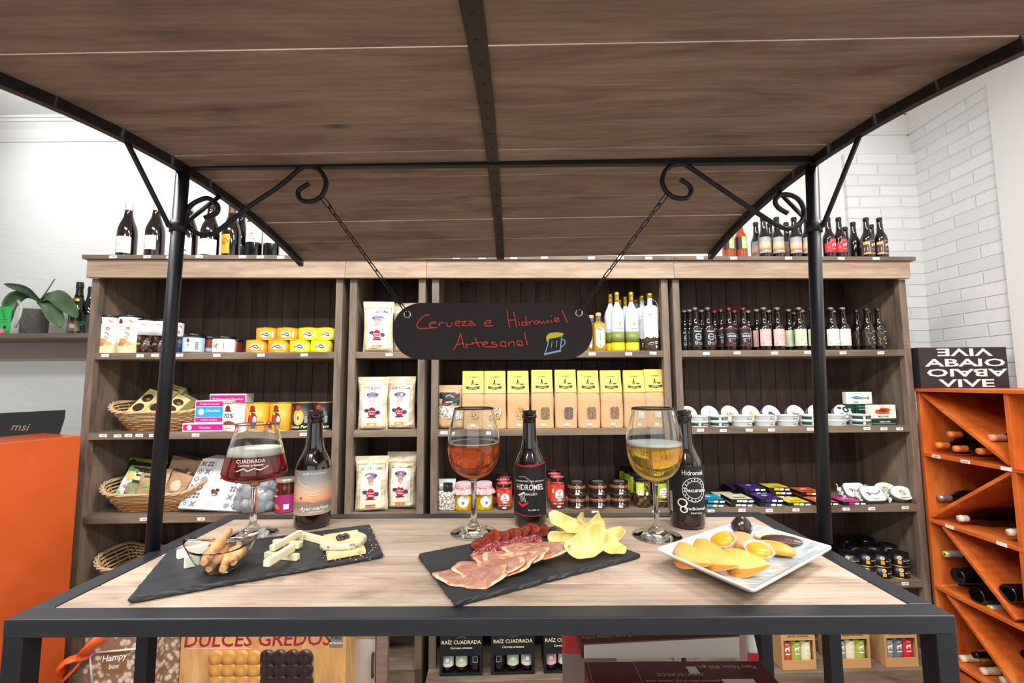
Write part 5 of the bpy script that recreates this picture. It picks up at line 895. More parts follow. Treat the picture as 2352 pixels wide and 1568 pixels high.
# tile-patterned chocolate boxes: a leaning pile, the nearest lying in front
TB = M('eceded', .35, 0, .02, name='white_glossy_box'); DG = M('6c6e72', .5, name='grey_tile_print')
def tilebox(label, px, y, z0, seed):
    t = thing('tile_pattern_box', label, 'box', S(sx(px, y, z0), y, z0), 0, 'patterned chocolate boxes leaning on the shelf', rot=(R_(-35), R_(4), AL)); w, d, h = .29, .020, .265
    part('carton', G().mat(TB).box(-w/2, -d/2, 0, w/2, d/2, h), t, bev=.001); it = []
    for sd in (-1, 1):
        for c in range(2):
            for r_ in range(6):
                x, z = sd*(w/2-.022-c*.038), .024+r_*.0425; q = (c*7+r_*3+(sd > 0)*5) % 4
                if q == 0: it += [('o', x, z, .0125, .015, DG), ('o', x, z, .004, .008, DG)]
                elif q == 1: it += [('p', [(x-.015, z), (x, z+.017), (x+.015, z), (x, z-.017)], DG), ('p', [(x-.009, z), (x, z+.010), (x+.009, z), (x, z-.010)], TB)]
                elif q == 2: it += [('c', x+a*.008, z+b*.008, .006, DG) for a in (-1, 1) for b in (-1, 1)]
                else: it += [('s', [(x-.013, z-.013), (x+.013, z+.013)], .004, DG), ('s', [(x-.013, z+.013), (x+.013, z-.013)], .004, DG), ('o', x, z, .008, .010, DG)]
        it.append(('r', sd*(w/2-.083)-.0006, .005, sd*(w/2-.083)+.0006, h-.005, DG))
    it += [('o', 0, .165, .027, .0283, DG), ('o', 0, .165, .019, .0197, DG), ('p', [(-.005, .157), (.002, .174), (.007, .168), (.004, .16), (.008, .155)], BLACK), ('r', -.018, .085, .0, .10, M('3a2622', .4, name='dark_chocolate_print')), ('r', .002, .092, .02, .105, M('3a2622', .4, name='dark_chocolate_print')), ('e', .004, .08, .016, M('57392c', .4, name='milk_chocolate_print'), .009), ('e', .004, .074, .008, M('e0b878', .5, name='filling_print'), .004), ('r', -.02, .03, .02, .032, DG)]
    part('front_print', decor(it, flatmap(-d/2), .1), t); return t
xt0 = 478
for k in range(6): tilebox(['black and white tile-patterned box, nearest and fully in view', 'tile-patterned box right behind the nearest one', 'tile-patterned box third from the front', 'tile-patterned box fourth from the front', 'tile-patterned box second from the back', 'tile-patterned box at the back of the pile'][k], xt0+k*6, .045+k*.027, Z3+.0125, k)
# cellophane bag of wrapped sweets
t = thing('sweets_bag', 'clear cellophane bag of silver wrapped sweets with orange ribbon', 'bag', S(sx(595, .10, Z3+.05), .10, Z3+.0003), AL)
rnd = random.Random(5); FOIL = M('f1f4f8', .3, .1, .12, scale=90, name='silver_paper_wrap')
g = G().mat(M('dfe4ea', .08, 0, 0, trans=.85, name='clear_cellophane')); fl = lambda i, R, z: 1+.06*math.sin(i*1.9+z*40)+.04*math.sin(i*.7-z*70)
g.lathe([(.085, .001), (.11, .02), (.112, .06), (.095, .11), (.05, .155), (.018, .18), (.03, .20), (.052, .235)], 40, cap=False, fl=fl); part('cellophane', g, t)
pts_ = []
for k in range(30):
    for _ in range(40):
        z1 = rnd.uniform(.024, .13); R1 = (.078 if z1 < .07 else .078*(1-(z1-.07)/.11))*math.sqrt(rnd.random()); a = rnd.uniform(0, 2*PI); p = Vector((R1*math.cos(a), R1*math.sin(a)*.9, z1))
        if all((p-q).length > .034 for q in pts_): pts_.append(p); break
for p in pts_:
    X = Matrix.Translation(p) @ Matrix.Rotation(rnd.uniform(0, 6), 4, 'Z') @ Matrix.Rotation(rnd.uniform(.3, 1.5), 4, 'X')
    part('wrapped_sweet', G().mat(FOIL).lathe([(.003, -.017), (.015, -.015), (.019, -.006), (.019, .006), (.015, .015), (.006, .017)], 14, X), t)
part('ribbon', G().mat(M('ee6a2a', .4, name='orange_ribbon')).tube([(-.04, -.03, .19), (-.015, -.02, .182), (.02, -.02, .18), (.05, -.035, .155)], .004, 6, flat=.3).tube([(.0, -.02, .18), (.04, -.03, .20), (.075, -.035, .195)], .004, 6, flat=.3), t)
jar('honey_jar', 'jar of dark honey preserve with magenta label, beside the sweets bag', 656, .06, Z3, .049, .165, M('4a1410', .08, 0, .1, coat=.6, name='dark_amber_preserve'), M('a02a6c', .45, name='berry_label'), M('c8b89c', .3, .6, name='pale_gold_lid'), [('p', [(-.05, .13), (-.025, .13), (-.012, .112), (-.025, .094), (-.05, .094)], M('7c2a2c', .5, name='maroon_hexagon_print')), ('t', 'Miel', -.03, .108, .013, M('d8b45a', .5, name='honey_print')), ('c', -.028, .035, .011, M('d89a3a', .5, name='nut_gold_print')), ('c', -.015, .028, .009, M('c07a2a', .5, name='nut_brown_print')), ('r', .012, .02, .036, .045, WHT), ('r', -.045, .08, -.02, .086, WHT)], (.02, .6), None, lidh=.016)
# low basket content
fpouch('dark pouch with red diamond label sticking out of the low basket', 318, .10, Z4+.05, .12, .15, M('241a18', .4, 0, .1, name='dark_brown_film'), [('p', [(-.03, .11), (0, .13), (.03, .11), (0, .09)], M('a8281e', .5, name='brick_diamond')), ('p', [(-.02, .11), (0, .122), (.02, .11), (0, .098)], CREAM)], (R_(-30), R_(25), AL), None, 9, .03, group=None)
# ------------------------------------------------------------------ on the cart table: bottles and glasses
TT = TZ+.0002
def tabp(px, py, z=TT): return at(px, py, 2, z)
TBT = M('1d0d08', .06, 0, 0, coat=.8, name='deep_brown_beer_glass')
def tbottle(label, px, pyc, wpx, top, labels, extra=0.):
    p = tabp(px, pyc); h = at(px, top, 1, p.y).z-TT; r = wpx/2*p.y/FPX*1.0
    return bottle('beer_bottle', label, 'bottle', p, -math.atan2(p.x, p.y)+extra, LN, h, r, TBT, labels, n=40), h, r
def sc2(items, k):
    o = []
    for it in items:
        if it[0] == 't': o.append((it[0], it[1], it[2]*k, it[3]*k, it[4]*k)+tuple(it[5:]))
        elif it[0] == 'r': o.append(('r',)+tuple(v*k for v in it[1:5])+(it[5],))
        elif it[0] in 'ce': o.append((it[0], it[1]*k, it[2]*k, it[3]*k, it[4])+((it[5]*k,) if len(it) > 5 else ()))
        elif it[0] == 'o': o.append(('o',)+tuple(v*k for v in it[1:5])+(it[5],))
        elif it[0] == 'p': o.append(('p', [(a*k, b*k) for a, b in it[1]], it[2]))
        elif it[0] == 's': o.append(('s', [(a*k, b*k) for a, b in it[1]], it[2]*k, it[3]))
    return o
LETR = M('efeae0', .5, 0, 0, name='cream_lettering')
tbottle('open beer bottle with sunset label, next to the stemmed glass of red beer', 717, 1205, 77, 941, [(.12, .495, 1.5, 0, SUNSET, [('t', 'RAÍZ CUADRADA', .003, .103, .0052, WHT, 0, .0, 1.1), ('s', [(-.03, .098), (-.026, .088), (-.018, .082), (-.010, .08)], .0025, M('d9cdbd', .5, name='cloud_print')), ('s', [(-.016, .072), (.0, .068), (.016, .072), (.028, .078)], .0012, CREAM), ('s', [(-.012, .066), (.004, .063), (.02, .068)], .0010, CREAM), ('c', -.022, .060, .0022, M('6f6259', .5, name='small_planet')), ('t', 'Ayer mañana', .003, .037, .0098, WHT, .3), ('t', 'HEFEWEIZEN BEER', .006, .0325, .0030, WHT)])])
RUN = []
for r_ in range(8): RUN += [('t', 'HTLRDJSTRUM', -.012, .042+r_*.0088, .0062, M('2c2c33', .6, name='faint_rune_print'))]
tbottle('open mead bottle with black label and red bands reading HIDROMIEL, behind the chorizo', 1218, 1202, 71, 941, [(.095, .535, 1.55, 0, BLACK, [('s', [(-.036, .1195), (-.018, .1165), (.0, .1165), (.02, .119), (.037, .1215)], .0032, REDP), ('s', [(-.024, .095), (-.012, .097), (.0, .089), (.007, .075), (.006, .062)], .0018, M('b98a86', .5, name='faded_arc')), ('t', 'ELABORACIÓN 100% ARTESANAL', -.001, .0865, .0042, LETR), ('t', 'HIDROMIEL', -.001, .0715, .0152, LETR, 0, 0, .74), ('t', 'BRAGGOT', .001, .062, .0052, LETR), ('s', [(-.024, .061), (-.012, .067)], .0028, LETR)]+[('s', [(-.022+.003*k, .062+.001*k), (-.018+.0028*k, .050)], .0008, LETR) for k in range(4)]+[('s', [(-.023, .047), (-.016, .042), (-.006, .048)], .0042, REDP), ('t', 'Alc. 8,5% vol.', .006, .0335, .0040, LETR), ('s', [(-.034, .028), (-.015, .0245), (.005, .0235), (.02, .024)], .0016, REDP)]), (.12, .52, .08, 1.42, GREY, [])], .04)
tbottle('open mead bottle with round rune emblem, half behind the glass of golden mead', 1580, 1205, 74, 941, [(.125, .53, 1.6, 0, BLACK, RUN+[('t', 'Hidromiel', .016, .101, .0125, LETR, 0, 0, .8), ('o', .018, .074, .0215, .0228, LETR), ('o', .018, .074, .0155, .0166, LETR), ('c', .018, .074, .0155, M('1b1c26', .5, name='emblem_dark_fill'))]+[('r', .018+.0190*math.sin(a)-.0009, .074+.0190*math.cos(a)-.0013, .018+.0190*math.sin(a)+.0009, .074+.0190*math.cos(a)+.0013, LETR) for a in [k*.35 for k in range(18)]]+[('t', 'Decumana', .018, .0705, .0105, LETR, 0, 0, .85), ('o', -.004, .050, .0058, .0082, LETR), ('o', -.002, .038, .0042, .0064, LETR), ('t', 'Tradicional', .016, .038, .0082, LETR), ('t', 'Semi Seca', .018, .031, .0048, LETR)]), (.13, .30, .14, -.95, M('d8d6cc', .5, name='small_info_print'), [])], -.1)
GLS = M('f7fbfb', .0, 0, 0, trans=1., ior=1.46, name='drinking_glass')
def liquid(name, col, dens, base, tr):
    t = NT(name); t.set(Base_Color=base, Roughness=0., Transmission_Weight=tr, IOR=1.34)
    v = t.n('ShaderNodeVolumeAbsorption'); v.inputs['Color'].default_value = hexc(col); v.inputs['Density'].default_value = dens; t.l(v.outputs[0], t.t.nodes['Material Output'].inputs['Volume']); return t.m
def interp(P, z):
    for (a, b), (c, d) in zip(P, P[1:]):
        if a <= z <= c: return b+(d-b)*(z-a)/max(1e-7, c-a)
    return P[-1][1]
def sprof(P, k=5):
    """smooth a (height, radius) profile"""
    q = smoothpts([(a, b, 0) for a, b in P], k); return [(p.x, max(.0004, p.y)) for p in q]
def glass(label, px, pyc, foot, stemw, bowl, zliq, liq, foam, fz=.004, name='wine_glass', etch=None, froth=None):
    """bowl: list of (pixel row, pixel width) from stem top to rim"""
    p = tabp(px, pyc); k = p.y/FPX; Z = lambda py: at(px, py, 1, p.y).z-TT
    t = thing(name, label, 'glass', p, -math.atan2(p.x, p.y)); B = sprof([(Z(py), w/2*k) for py, w in bowl]); th = .0009
    z0 = B[0][0]; fr = foot/2*k; sw = stemw/2*k
    o = [(fr*.97, 0), (fr, .0008), (fr*.98, .0018), (fr*.8, .0032), (fr*.5, .0065), (fr*.28, .012), (fr*.16, .020), (sw*1.05, .030), (sw*.92, .045), (sw*.9, z0*.75), (sw*1.0, z0*.95)]
    outer = o+[(r, z) for z, r in B]; n_in = [(max(r-th, .0003), z) for z, r in B if z > z0+.004]
    inner = [(B[-1][1]-th*.4, B[-1][0]+.0004)]+n_in[::-1][1:]+[(.0003, z0+.005)]
    part('glass_body', G().mat(GLS).lathe(outer+inner, 56), t)
    zl = zliq-0 if zliq < 1 else Z(zliq); rr = lambda z: interp([(a, b) for a, b in B], z)-th+.00025
    zs = [z0+.0053]+[z for z, _ in B if z0+.006 < z < zl-.001]+[zl]
    part('drink', G().mat(liq).lathe([(.0003, z0+.0048)]+[(rr(z), z) for z in zs], 56), t)
    r_ = rr(zl)-.0004
    g = G().mat(foam)
    if froth:
        g.lathe([(r_*.5, zl-.0002), (r_, zl), (rr(zl+fz)-.0006, zl+fz), (r_*.8, zl+fz+.0006), (0, zl+fz)], 56)
    else: g.lathe([(r_*.86, zl+.0001), (r_, zl-.0001), (rr(zl+fz)-.0006, zl+fz), (r_*.93, zl+fz*.6), (r_*.84, zl+.0006)], 56, cap=False); 
    part('foam', g, t)
    if etch: part('etched_lettering', decor(etch, lambda x, z, off: Vector(((rr(z)+th+off)*math.sin(x/rr(z)), -(rr(z)+th+off)*math.cos(x/rr(z)), z)), .006), t)
    return t
FOAMM = M('ece4d4', .7, 0, .08, scale=220, bump=.4, name='beer_foam'); ETCH = M('d9cfc4', .6, 0, 0, name='white_etching')
p_ = tabp(577, 1226); kk = p_.y/FPX; zz = lambda py: at(577, py, 1, p_.y).z-TT
glass('stemmed glass of dark red beer with narrow rim, by the cheese slate', 580, 1226, 104, 13, [(1116, 14), (1109, 26), (1102, 74), (1094, 118), (1084, 132), (1072, 130), (1040, 116), (1005, 99), (985, 88), (978, 86), (972, 89)], 1042, liquid('red_beer', 'f0301c', 26, 'c8382a', .78), FOAMM, .012, 'beer_glass', [('t', 'CUADRADA', -.008, zz(1053), .0085, ETCH), ('t', 'Cerveza artesana', -.008, zz(1060), .0058, ETCH, .1), ('s', [(-.03, zz(1070)), (-.018, zz(1064)), (-.012, zz(1070)), (-.002, zz(1065)), (.008, zz(1069)), (.02, zz(1062))], .0016, ETCH)], True)
glass('wine glass of amber beer with thin foam ring, beside the HIDROMIEL bottle', 1088, 1222, 103, 13, [(1101, 15), (1096, 34), (1088, 66), (1074, 92), (1055, 108), (1030, 117), (1008, 117), (980, 109), (955, 98), (936, 89)], 1016, liquid('amber_beer', 'fa9a48', 20, 'e8843c', .68), FOAMM, .0022)
glass('wine glass of golden mead, in front of the bottle with the rune emblem', 1509, 1230, 107, 12, [(1108, 14), (1103, 30), (1096, 62), (1081, 92), (1060, 112), (1036, 122), (1012, 124), (985, 117), (958, 105), (936, 94)], 1020, liquid('golden_mead', 'fddc58', 12, 'fbdc6a', .8), M('f2eee2', .7, 0, .03, scale=220, name='white_foam'), .004, froth=True)
# ------------------------------------------------------------------ slates
def slatemat():
    t = NT('slate_stone'); n = t.n('ShaderNodeTexNoise', _Scale=40., _Detail=8.); t.l(t.co(), n.inputs[0]); t.set(Base_Color=t.ramp(n.outputs[0], [(.3, '1f2024'), (.7, '303136')]), Roughness=.55); t.bump(n.outputs[0], .35, .002); return t.m
SLATE = slatemat(); STH = .0075
def slate(label, corners, seed):
    rnd = random.Random(seed); C4 = [tabp(*c, TT+STH) for c in corners]; c0 = sum(C4, Vector())/len(C4); c0.z = TT
    t = tag(bpy.data.objects.new('slate_board', None), label, 'slate board', 'black slate serving boards'); COL.objects.link(t); t.location = c0
    P = []; N = 46
    for a, b in zip(C4, C4[1:]+C4[:1]):
        for k in range(N): P.append(a.lerp(b, (k+(.0 if k else .15))/N)-c0)
    def ring(z, inset, jit):
        o = []; ph = rnd.uniform(0, 9)
        for i, q in enumerate(P):
            d = Vector((q.x, q.y, 0)).normalized(); o.append(Vector((q.x, q.y, 0))-d*(inset+abs(math.sin(i*.9+ph)*math.sin(i*.37+ph))*jit+rnd.uniform(0, jit*.6))+Vector((0, 0, z+(rnd.uniform(-.0005, .0005) if .001 < z < STH-.0006 else 0))))
        return o
    part('stone', G().mat(SLATE).loft([ring(0, .003, .001), ring(.0022, -.0005, .002), ring(.0042, -.001, .0022), ring(STH-.0008, .0002, .0018), ring(STH, .0014, .0014)], smooth=False), t); return t
slate('long black slate with cheese sticks, nut bowl and topped cracker', [(292, 1374), (386, 1262), (850, 1203), (881, 1270)], 3)
slate('black slate with chorizo, salami, cured loin and crisps, in the middle of the table', [(959, 1271), (1044, 1382), (1472, 1271), (1280, 1206)], 8)
SZ = TT+STH+.0003
def q3(u, v, z=SZ): return at(280+u/3.675, 1150+v/3.675, 2, z)
def q4(u, v, z=SZ): return at(940+u/4.2, 1150+v/4.2, 2, z)
PZ = TT+.0108
def q5(u, v, z=PZ): return at(1480+u/5.113, 1170+v/5.113, 2, z)
def food(name, g, label, cat, loc, group, mats=None, **k):
    return tag(part(name, g, None, None, loc=loc, **k), label, cat, group)
CHS = M('efe5bb', .45, 0, .05, scale=30, sss=.15, name='pale_hard_cheese'); CHW2 = M('f3efe2', .5, 0, .04, scale=40, sss=.15, bump=.3, name='white_soft_cheese')
def stick(label, a, b, z, w=.0105, mat=CHS, name='cheese_stick', group='cheese sticks crossed on the slate', cat='cheese', lift=0):
    w *= .84 if mat is CHS else 1
    A, B = q3(*a, SZ+z), q3(*b, SZ+z); c = (A+B)/2; d = B-A; B.z += lift; A.z -= 0; d = B-A; L_ = d.length; X = d.to_track_quat('X', 'Z').to_matrix().to_4x4(); g = G().mat(mat)
    rn = random.Random(int(a[0]*7+b[1])); pr = lambda x, s: [X @ Vector((x+rn.uniform(-.001, .001), y*s, zz_*s+w*.5)) for y, zz_ in ((-w*.5, -w*.5), (w*.48, -w*.5), (w*.46, w*.44), (-w*.45, w*.5))]
    g.loft([pr(-L_/2, .92), pr(-L_/2+.002, 1), pr(0, .98), pr(L_/2-.002, 1), pr(L_/2, .9)], smooth=False)
    return food(name, g, label, cat, (A+B)/2, group, bev=.0009)
stick('cheese stick lying at the back of the crossed pile, nearest the nut bowl', (1275, 372), (1530, 345), 0)
stick('cheese stick pointing towards the topped cracker', (1490, 305), (1700, 360), 0, .0125)
stick('cheese stick laid on top, slanting up behind the others', (1262, 425), (1505, 290), .0112, .0110)
stick('front cheese stick lying flat under the crossing one', (1210, 478), (1490, 500), 0, .0115)
stick('short stub of cheese in the centre of the pile', (1385, 388), (1510, 398), .003, .012)
stick('frontmost cheese stick crossing on top, closest to the slate edge', (1215, 558), (1440, 420), .0118, .0125)
def wedge(label, a, b, w, h, ):
    return stick(label, a, b, 0, w, CHW2, 'soft_cheese_piece', 'white cheese pieces by the nut bowl')
wedge('long piece of white rind cheese lying behind the nut bowl', (460, 488), (720, 425), .013, .01); wedge('small block of white cheese in front of the long piece', (525, 560), (650, 535), .016, .01)
# the little glass bowl and its snacks
bc = q3(828, 600); bk = bc.y/FPX/3.675
t = thing('glass_bowl', 'small boat-shaped glass bowl holding fried corn snacks', 'bowl', bc, R_(12))
def brim(f, s):   # f: 0 base .. 1 rim
    o = []; n = 56
    for i in range(n):
        a = 2*PI*i/n; rx = (.016+(.046-.016)*f**.62)-s; ry = (.014+(.034-.014)*f**.62)-s; e = f**2*abs(math.cos(a))**4
        o.append(Vector((rx*math.cos(a)*(1+.07*e), ry*math.sin(a), .0015+.036*f+.012*e)))
    return o
fs = [0, .05, .15, .3, .45, .6, .75, .9, 1]
part('glass_wall', G().mat(GLS).loft([[Vector((.013*math.cos(2*PI*i/56), .011*math.sin(2*PI*i/56), .0004)) for i in range(56)]]+[brim(f, 0) for f in fs]+[brim(f, .0010)+[] for f in fs[:0:-1]]+[[p+Vector((0, 0, .003)) for p in brim(0, .004)]], smooth=True), t)
SNK = M('d9a066', .6, 0, .25, scale=60, bump=.5, sss=.1, name='golden_fried_snack')
def peanut(label, a, b, z, lift=.0, r=.0072):
    A, B = q3(*a, SZ+z), q3(*b, SZ+z+lift*0); B.z += lift; d = B-A; X = d.to_track_quat('Z', 'Y').to_matrix().to_4x4(); L_ = d.length; N = 14; rn = random.Random(int(a[0]))
    pr = []
    for i in range(N+1):
        f = i/N; s = math.sin(PI*min(.97, max(.03, f)))**.28; pr.append((r*s*(1-.13*math.cos(4*PI*f+PI)+.05*math.sin(13*f)), (f-.5)*L_*1.02))
    ph = rn.uniform(0, 6); g = G().mat(SNK).lathe(pr, 20, X, fl=lambda i, R, zc: 1+.06*math.sin(i*2*PI/20*3+zc*300+ph))
    return food('fried_snack', g, label, 'snack', (A+B)/2, 'fried snacks in the glass bowl')
for k, (a, b, z, l_) in enumerate([((690, 520), (905, 330), .026, .014), ((735, 575), (890, 440), .014, .010), ((850, 580), (935, 450), .012, .008), ((940, 520), (990, 400), .018, .006), ((700, 500), (760, 420), .016, .004), ((975, 480), (1025, 420), .020, .004), ((800, 520), (860, 430), .004, .0)]):
    peanut(['fried snack rising highest over the bowl rim', 'fried snack in front, low against the glass wall', 'fried snack in front, pointing at the cheese sticks', 'fried snack at the cheese-stick end of the bowl', 'fried snack at the white-cheese end of the bowl', 'fried snack at the pointed end of the bowl', 'fried snack at the bottom under the others'][k], a, b, z, l_)
# topped cracker
cc = q3(1870, 345); t = thing('topped_cracker', 'square cracker topped with rind cheese and dark jam, at the slate end', 'cracker', cc)
CRK = mottled('baked_cracker', 'e6cf96', 'c9a25e', 70, .35, .7, .3); cor = [q3(*c, SZ+.009)-cc for c in ((1700, 285), (1990, 240), (2060, 405), (1735, 462))]
L = []
for z_, s in ((0, .96), (.002, 1), (.0075, 1), (.009, .97)):
    lp_ = []
    for a, b in zip(cor, cor[1:]+cor[:1]):
        for i in range(10): q = a.lerp(b, i/10); lp_.append(Vector((q.x*s+.0005*math.sin(i*2.1), q.y*s, z_)))
    L.append(lp_)
part('cracker', G().mat(CRK).loft(L, smooth=False), t, 'golden square cracker')
c1 = q3(1868, 325, SZ+.016)-cc; ol = []
for i in range(48): a = 2*PI*i/48; e = .75; ol.append((c1.x+.0445*.78*abs(math.cos(a))**e*(1 if math.cos(a) > 0 else -1)*(1+.04*math.sin(3*a)), c1.y+.020*1.62*abs(math.sin(a))**e*(1 if math.sin(a) > 0 else -1)))
cx_, cy_ = c1.x, c1.y
rk = mottled('grey_cheese_rind', 'cfc7ae', '6e695c', 160, .5, .7, .4)
lp2 = [[Vector((cx_+(x-cx_)*s, cy_+(y-cy_)*s, z_+.0012*math.sin(x*90))) for x, y in ol] for z_, s in ((.009, .97), (.011, 1.0), (.0165, 1.0), (.0178, .965))]
part('cheese_rind', G().mat(rk).loft(lp2, smooth=True), t, 'grey edible rind')
part('cheese_slice', G().mat(M('e9d6a4', .4, 0, .08, scale=40, sss=.2, name='ripe_cheese_paste')).loft([[Vector((cx_+(x-cx_)*s, cy_+(y-cy_)*s, z_+.0012*math.sin(x*90))) for x, y in ol] for z_, s in ((.0172, .95), (.0184, .93))], smooth=True), t, 'creamy cheese paste')
g = G().mat(M('3a1210', .08, 0, .2, coat=.8, name='dark_fruit_jam'), True); rnd = random.Random(3)
for k in range(12): a = rnd.uniform(0, 6.3); R1 = rnd.uniform(0, .008); r0 = rnd.uniform(.004, .0062); g.lathe([(r0*math.sin(PI*i/7)+.0001, -r0*.7*math.cos(PI*i/7)) for i in range(8)], 12, Matrix.Translation((cx_-.001+R1*math.cos(a)*.9, cy_+R1*math.sin(a)*1.2, .0195)))
part('jam', g, t, 'dollop of dark jam')
g = G().mat(CREAM); rnd = random.Random(6)
crumbs = []
for k in range(46):
    u, v = rnd.uniform(1700, 2120), rnd.uniform(440, 500) if k % 3 else rnd.uniform(210, 440); q = q3(u if k % 3 else rnd.uniform(2080, 2160), v); s = rnd.uniform(.0003, .0009); g.box(q.x-s-cc.x, q.y-s-cc.y, SZ-cc.z, q.x+s-cc.x, q.y+s-cc.y, SZ-cc.z+s)
o = tag(part('crumbs', g, None, loc=cc), 'scatter of pale crumbs on the slate round the cracker', 'crumbs'); o['kind'] = 'stuff'
# ------------------------------------------------------------------ cold cuts
def meat(name, base, fat, sc_, thr, w, rough=.35, edge=None):
    t = NT(name); n = t.n('ShaderNodeTexNoise', _Scale=float(sc_), _Detail=5., _Distortion=1.6); t.l(t.co(), n.inputs[0]); t.set(Base_Color=t.ramp(n.outputs[0], [(thr-w, base), (thr+w, fat)]), Roughness=rough, Subsurface_Weight=.08, Subsurface_Scale=.004); t.bump(n.outputs[0], .5, .0015); return t.m
CHZ = meat('chorizo_meat', '5a160c', 'b0431e', 110, .55, .14); CHZE = M('3a120c', .5, 0, .3, scale=150, bump=.5, name='chorizo_skin')
SAL = meat('salami_meat', '8a2c30', 'e8bdb4', 95, .58, .08); SALE = M('6a2426', .5, 0, .2, name='salami_skin')
LOM = meat('cured_loin_meat', 'a5705c', 'c79c88', 45, .55, .2, .3); LOME = meat('loin_paprika_edge', 'b9562a', 'efc9a2', 60, .5, .15, .3)
def slice_(name, label, c, rx, ry, th, tilt, rz, face, edge, seed, group, bend=.0, wav=.04, cat='cold cut', rim=.93, z0=0):
    rnd = random.Random(seed); p1, p2 = rnd.uniform(0, 6), rnd.uniform(0, 6); N = 40
    def pt(a, s, z):
        r = 1+wav*math.sin(2*a+p1)+wav*.7*math.sin(3*a+p2)+wav*.5*math.sin(7*a+p1*2); x, y = rx*r*math.cos(a)*s, ry*r*math.sin(a)*s
        return Vector((x, y, z+bend*(x/rx)**2*rx*.5-bend*.6*(y/ry)**2*ry*.5+.0006*s*math.sin(5*a+p2)))
    ring = lambda s, z: [pt(2*PI*i/N, s, z) for i in range(N)]
    t = thing(name, label, cat, (c.x, c.y, c.z+z0), 0, group, rot=(R_(tilt[0]), R_(tilt[1]), rz))
    part('skin_edge', G().mat(edge, True).loft([ring(rim, 0), ring(1, th*.2), ring(1, th*.8), ring(rim, th)], True, False, smooth=True), t)
    g = G().mat(face, True); rings = [ring(rim, th)]+[ring(s, th+.0002) for s in (.75, .5, .25)]; g.loft(rings, False, False, smooth=True)
    o = len(g.v); g.add([pt(0, 0, th+.0002)], []); m = len(g.v)-1
    for i in range(N): g.f.append([(3*N+i), 3*N+(i+1) % N, m]); g.mi.append(g.cm); g.sm.append(True)
    part('meat_face', g, t); return t
nm = ['nearest the wine glass foot', 'second from the wine glass', 'third from the wine glass', 'in the middle of the row', 'fifth along', 'next to last', 'last, by the crisps']
CZ = [(700, 445), (790, 398), (885, 395), (985, 372), (1070, 340), (1160, 318), (1265, 322)]
for k, (u, v) in enumerate(CZ): slice_('chorizo_slice', 'dark chorizo slice, '+nm[k], q4(u, v), .0190, .0165, .0032, (14, -12-3*(k % 3)), .3+.4*(k % 2), CHZ, CHZE, k, 'chorizo slices in a row', .15, .07, z0=.004+.0012*(k % 2))
nm2 = ['first at the loin end', 'second', 'third', 'fourth', 'fifth', 'sixth', 'seventh', 'last, nearest the chorizo end']
for k, (u, v) in enumerate([(685, 545), (760, 512), (825, 492), (915, 480), (990, 462), (1050, 440), (1115, 432), (1200, 420)]): slice_('salami_slice', 'pink marbled salami slice, %s in its row' % nm2[k], q4(u, v), .0160, .0145, .0028, (16, -14+4*(k % 2)), .5*(k % 3), SAL, SALE, 20+k, 'salami slices in a row', .1, .05, z0=.004+.001*(k % 2))
nm3 = ['lowest, at the open corner of the slate', 'second from the slate corner', 'third of five', 'fourth of five', 'topmost, reaching towards the crisps']
for k, (u, v) in enumerate([(620, 762), (755, 705), (925, 662), (1045, 615), (1225, 572)]): slice_('cured_loin_slice', 'slice of cured loin with orange edge, '+nm3[k], q4(u, v), .048, .028, .0016, (8, -5), R_(6 if k < 2 else -4), LOM, LOME, 40+k, 'overlapping slices of cured loin', .26, .10, rim=.86, z0=.004+.0026*k)
CHIP = NT('potato_crisp'); _n = CHIP.n('ShaderNodeTexNoise', _Scale=28., _Detail=5., _Distortion=.8); CHIP.l(CHIP.co(), _n.inputs[0]); CHIP.set(Base_Color=CHIP.ramp(_n.outputs[0], [(.3, 'cfa850'), (.5, 'e6cf82'), (.7, 'ecdfa6')]), Roughness=.45, Subsurface_Weight=.15, Subsurface_Scale=.006); CHIP.bump(_n.outputs[0], .6, .002); CHIP = CHIP.m
def crisp(label, u, v, z, rx, ry, rot, bend, seed, fold=0):
    rnd = random.Random(seed); p1 = rnd.uniform(0, 6); N = 36; K_ = 8; c = q4(u, v, SZ+z)
    def pt(a, s):
        r = 1+.12*math.sin(2*a+p1)+.10*math.sin(3*a-p1)+.035*math.sin(7*a+2*p1); x, y = rx*r*math.cos(a)*s, ry*r*math.sin(a)*s
        if fold: R0 = ry*fold; an = y/R0; X_ = x*(1+.2*y/ry); return Vector((X_, R0*math.sin(an), R0*(1-math.cos(an))+bend*x*x/rx+.0026*math.sin(x*150+p1)*math.cos(y*110)))
        return Vector((x, y, bend*x*x/rx-bend*.5*y*y/ry+.0030*math.sin(x*150+p1)*math.cos(y*140)))
    g = G().mat(CHIP, True); v_ = [pt(0, 0)]+[pt(2*PI*i/N, s/K_) for s in range(1, K_+1) for i in range(N)]; f = [(0, i+1, (i+1) % N+1) for i in range(N)]
    f += [(1+(s-1)*N+i, 1+s*N+i, 1+s*N+(i+1) % N, 1+(s-1)*N+(i+1) % N) for s in range(1, K_) for i in range(N)]; g.add(v_, f)
    o = food('potato_crisp', g, label, 'crisp', c, 'potato crisps heaped on the slate', rot=[R_(a) for a in rot]); m = o.modifiers.new('thickness', 'SOLIDIFY'); m.thickness = .0011; m.offset = 1
    return o
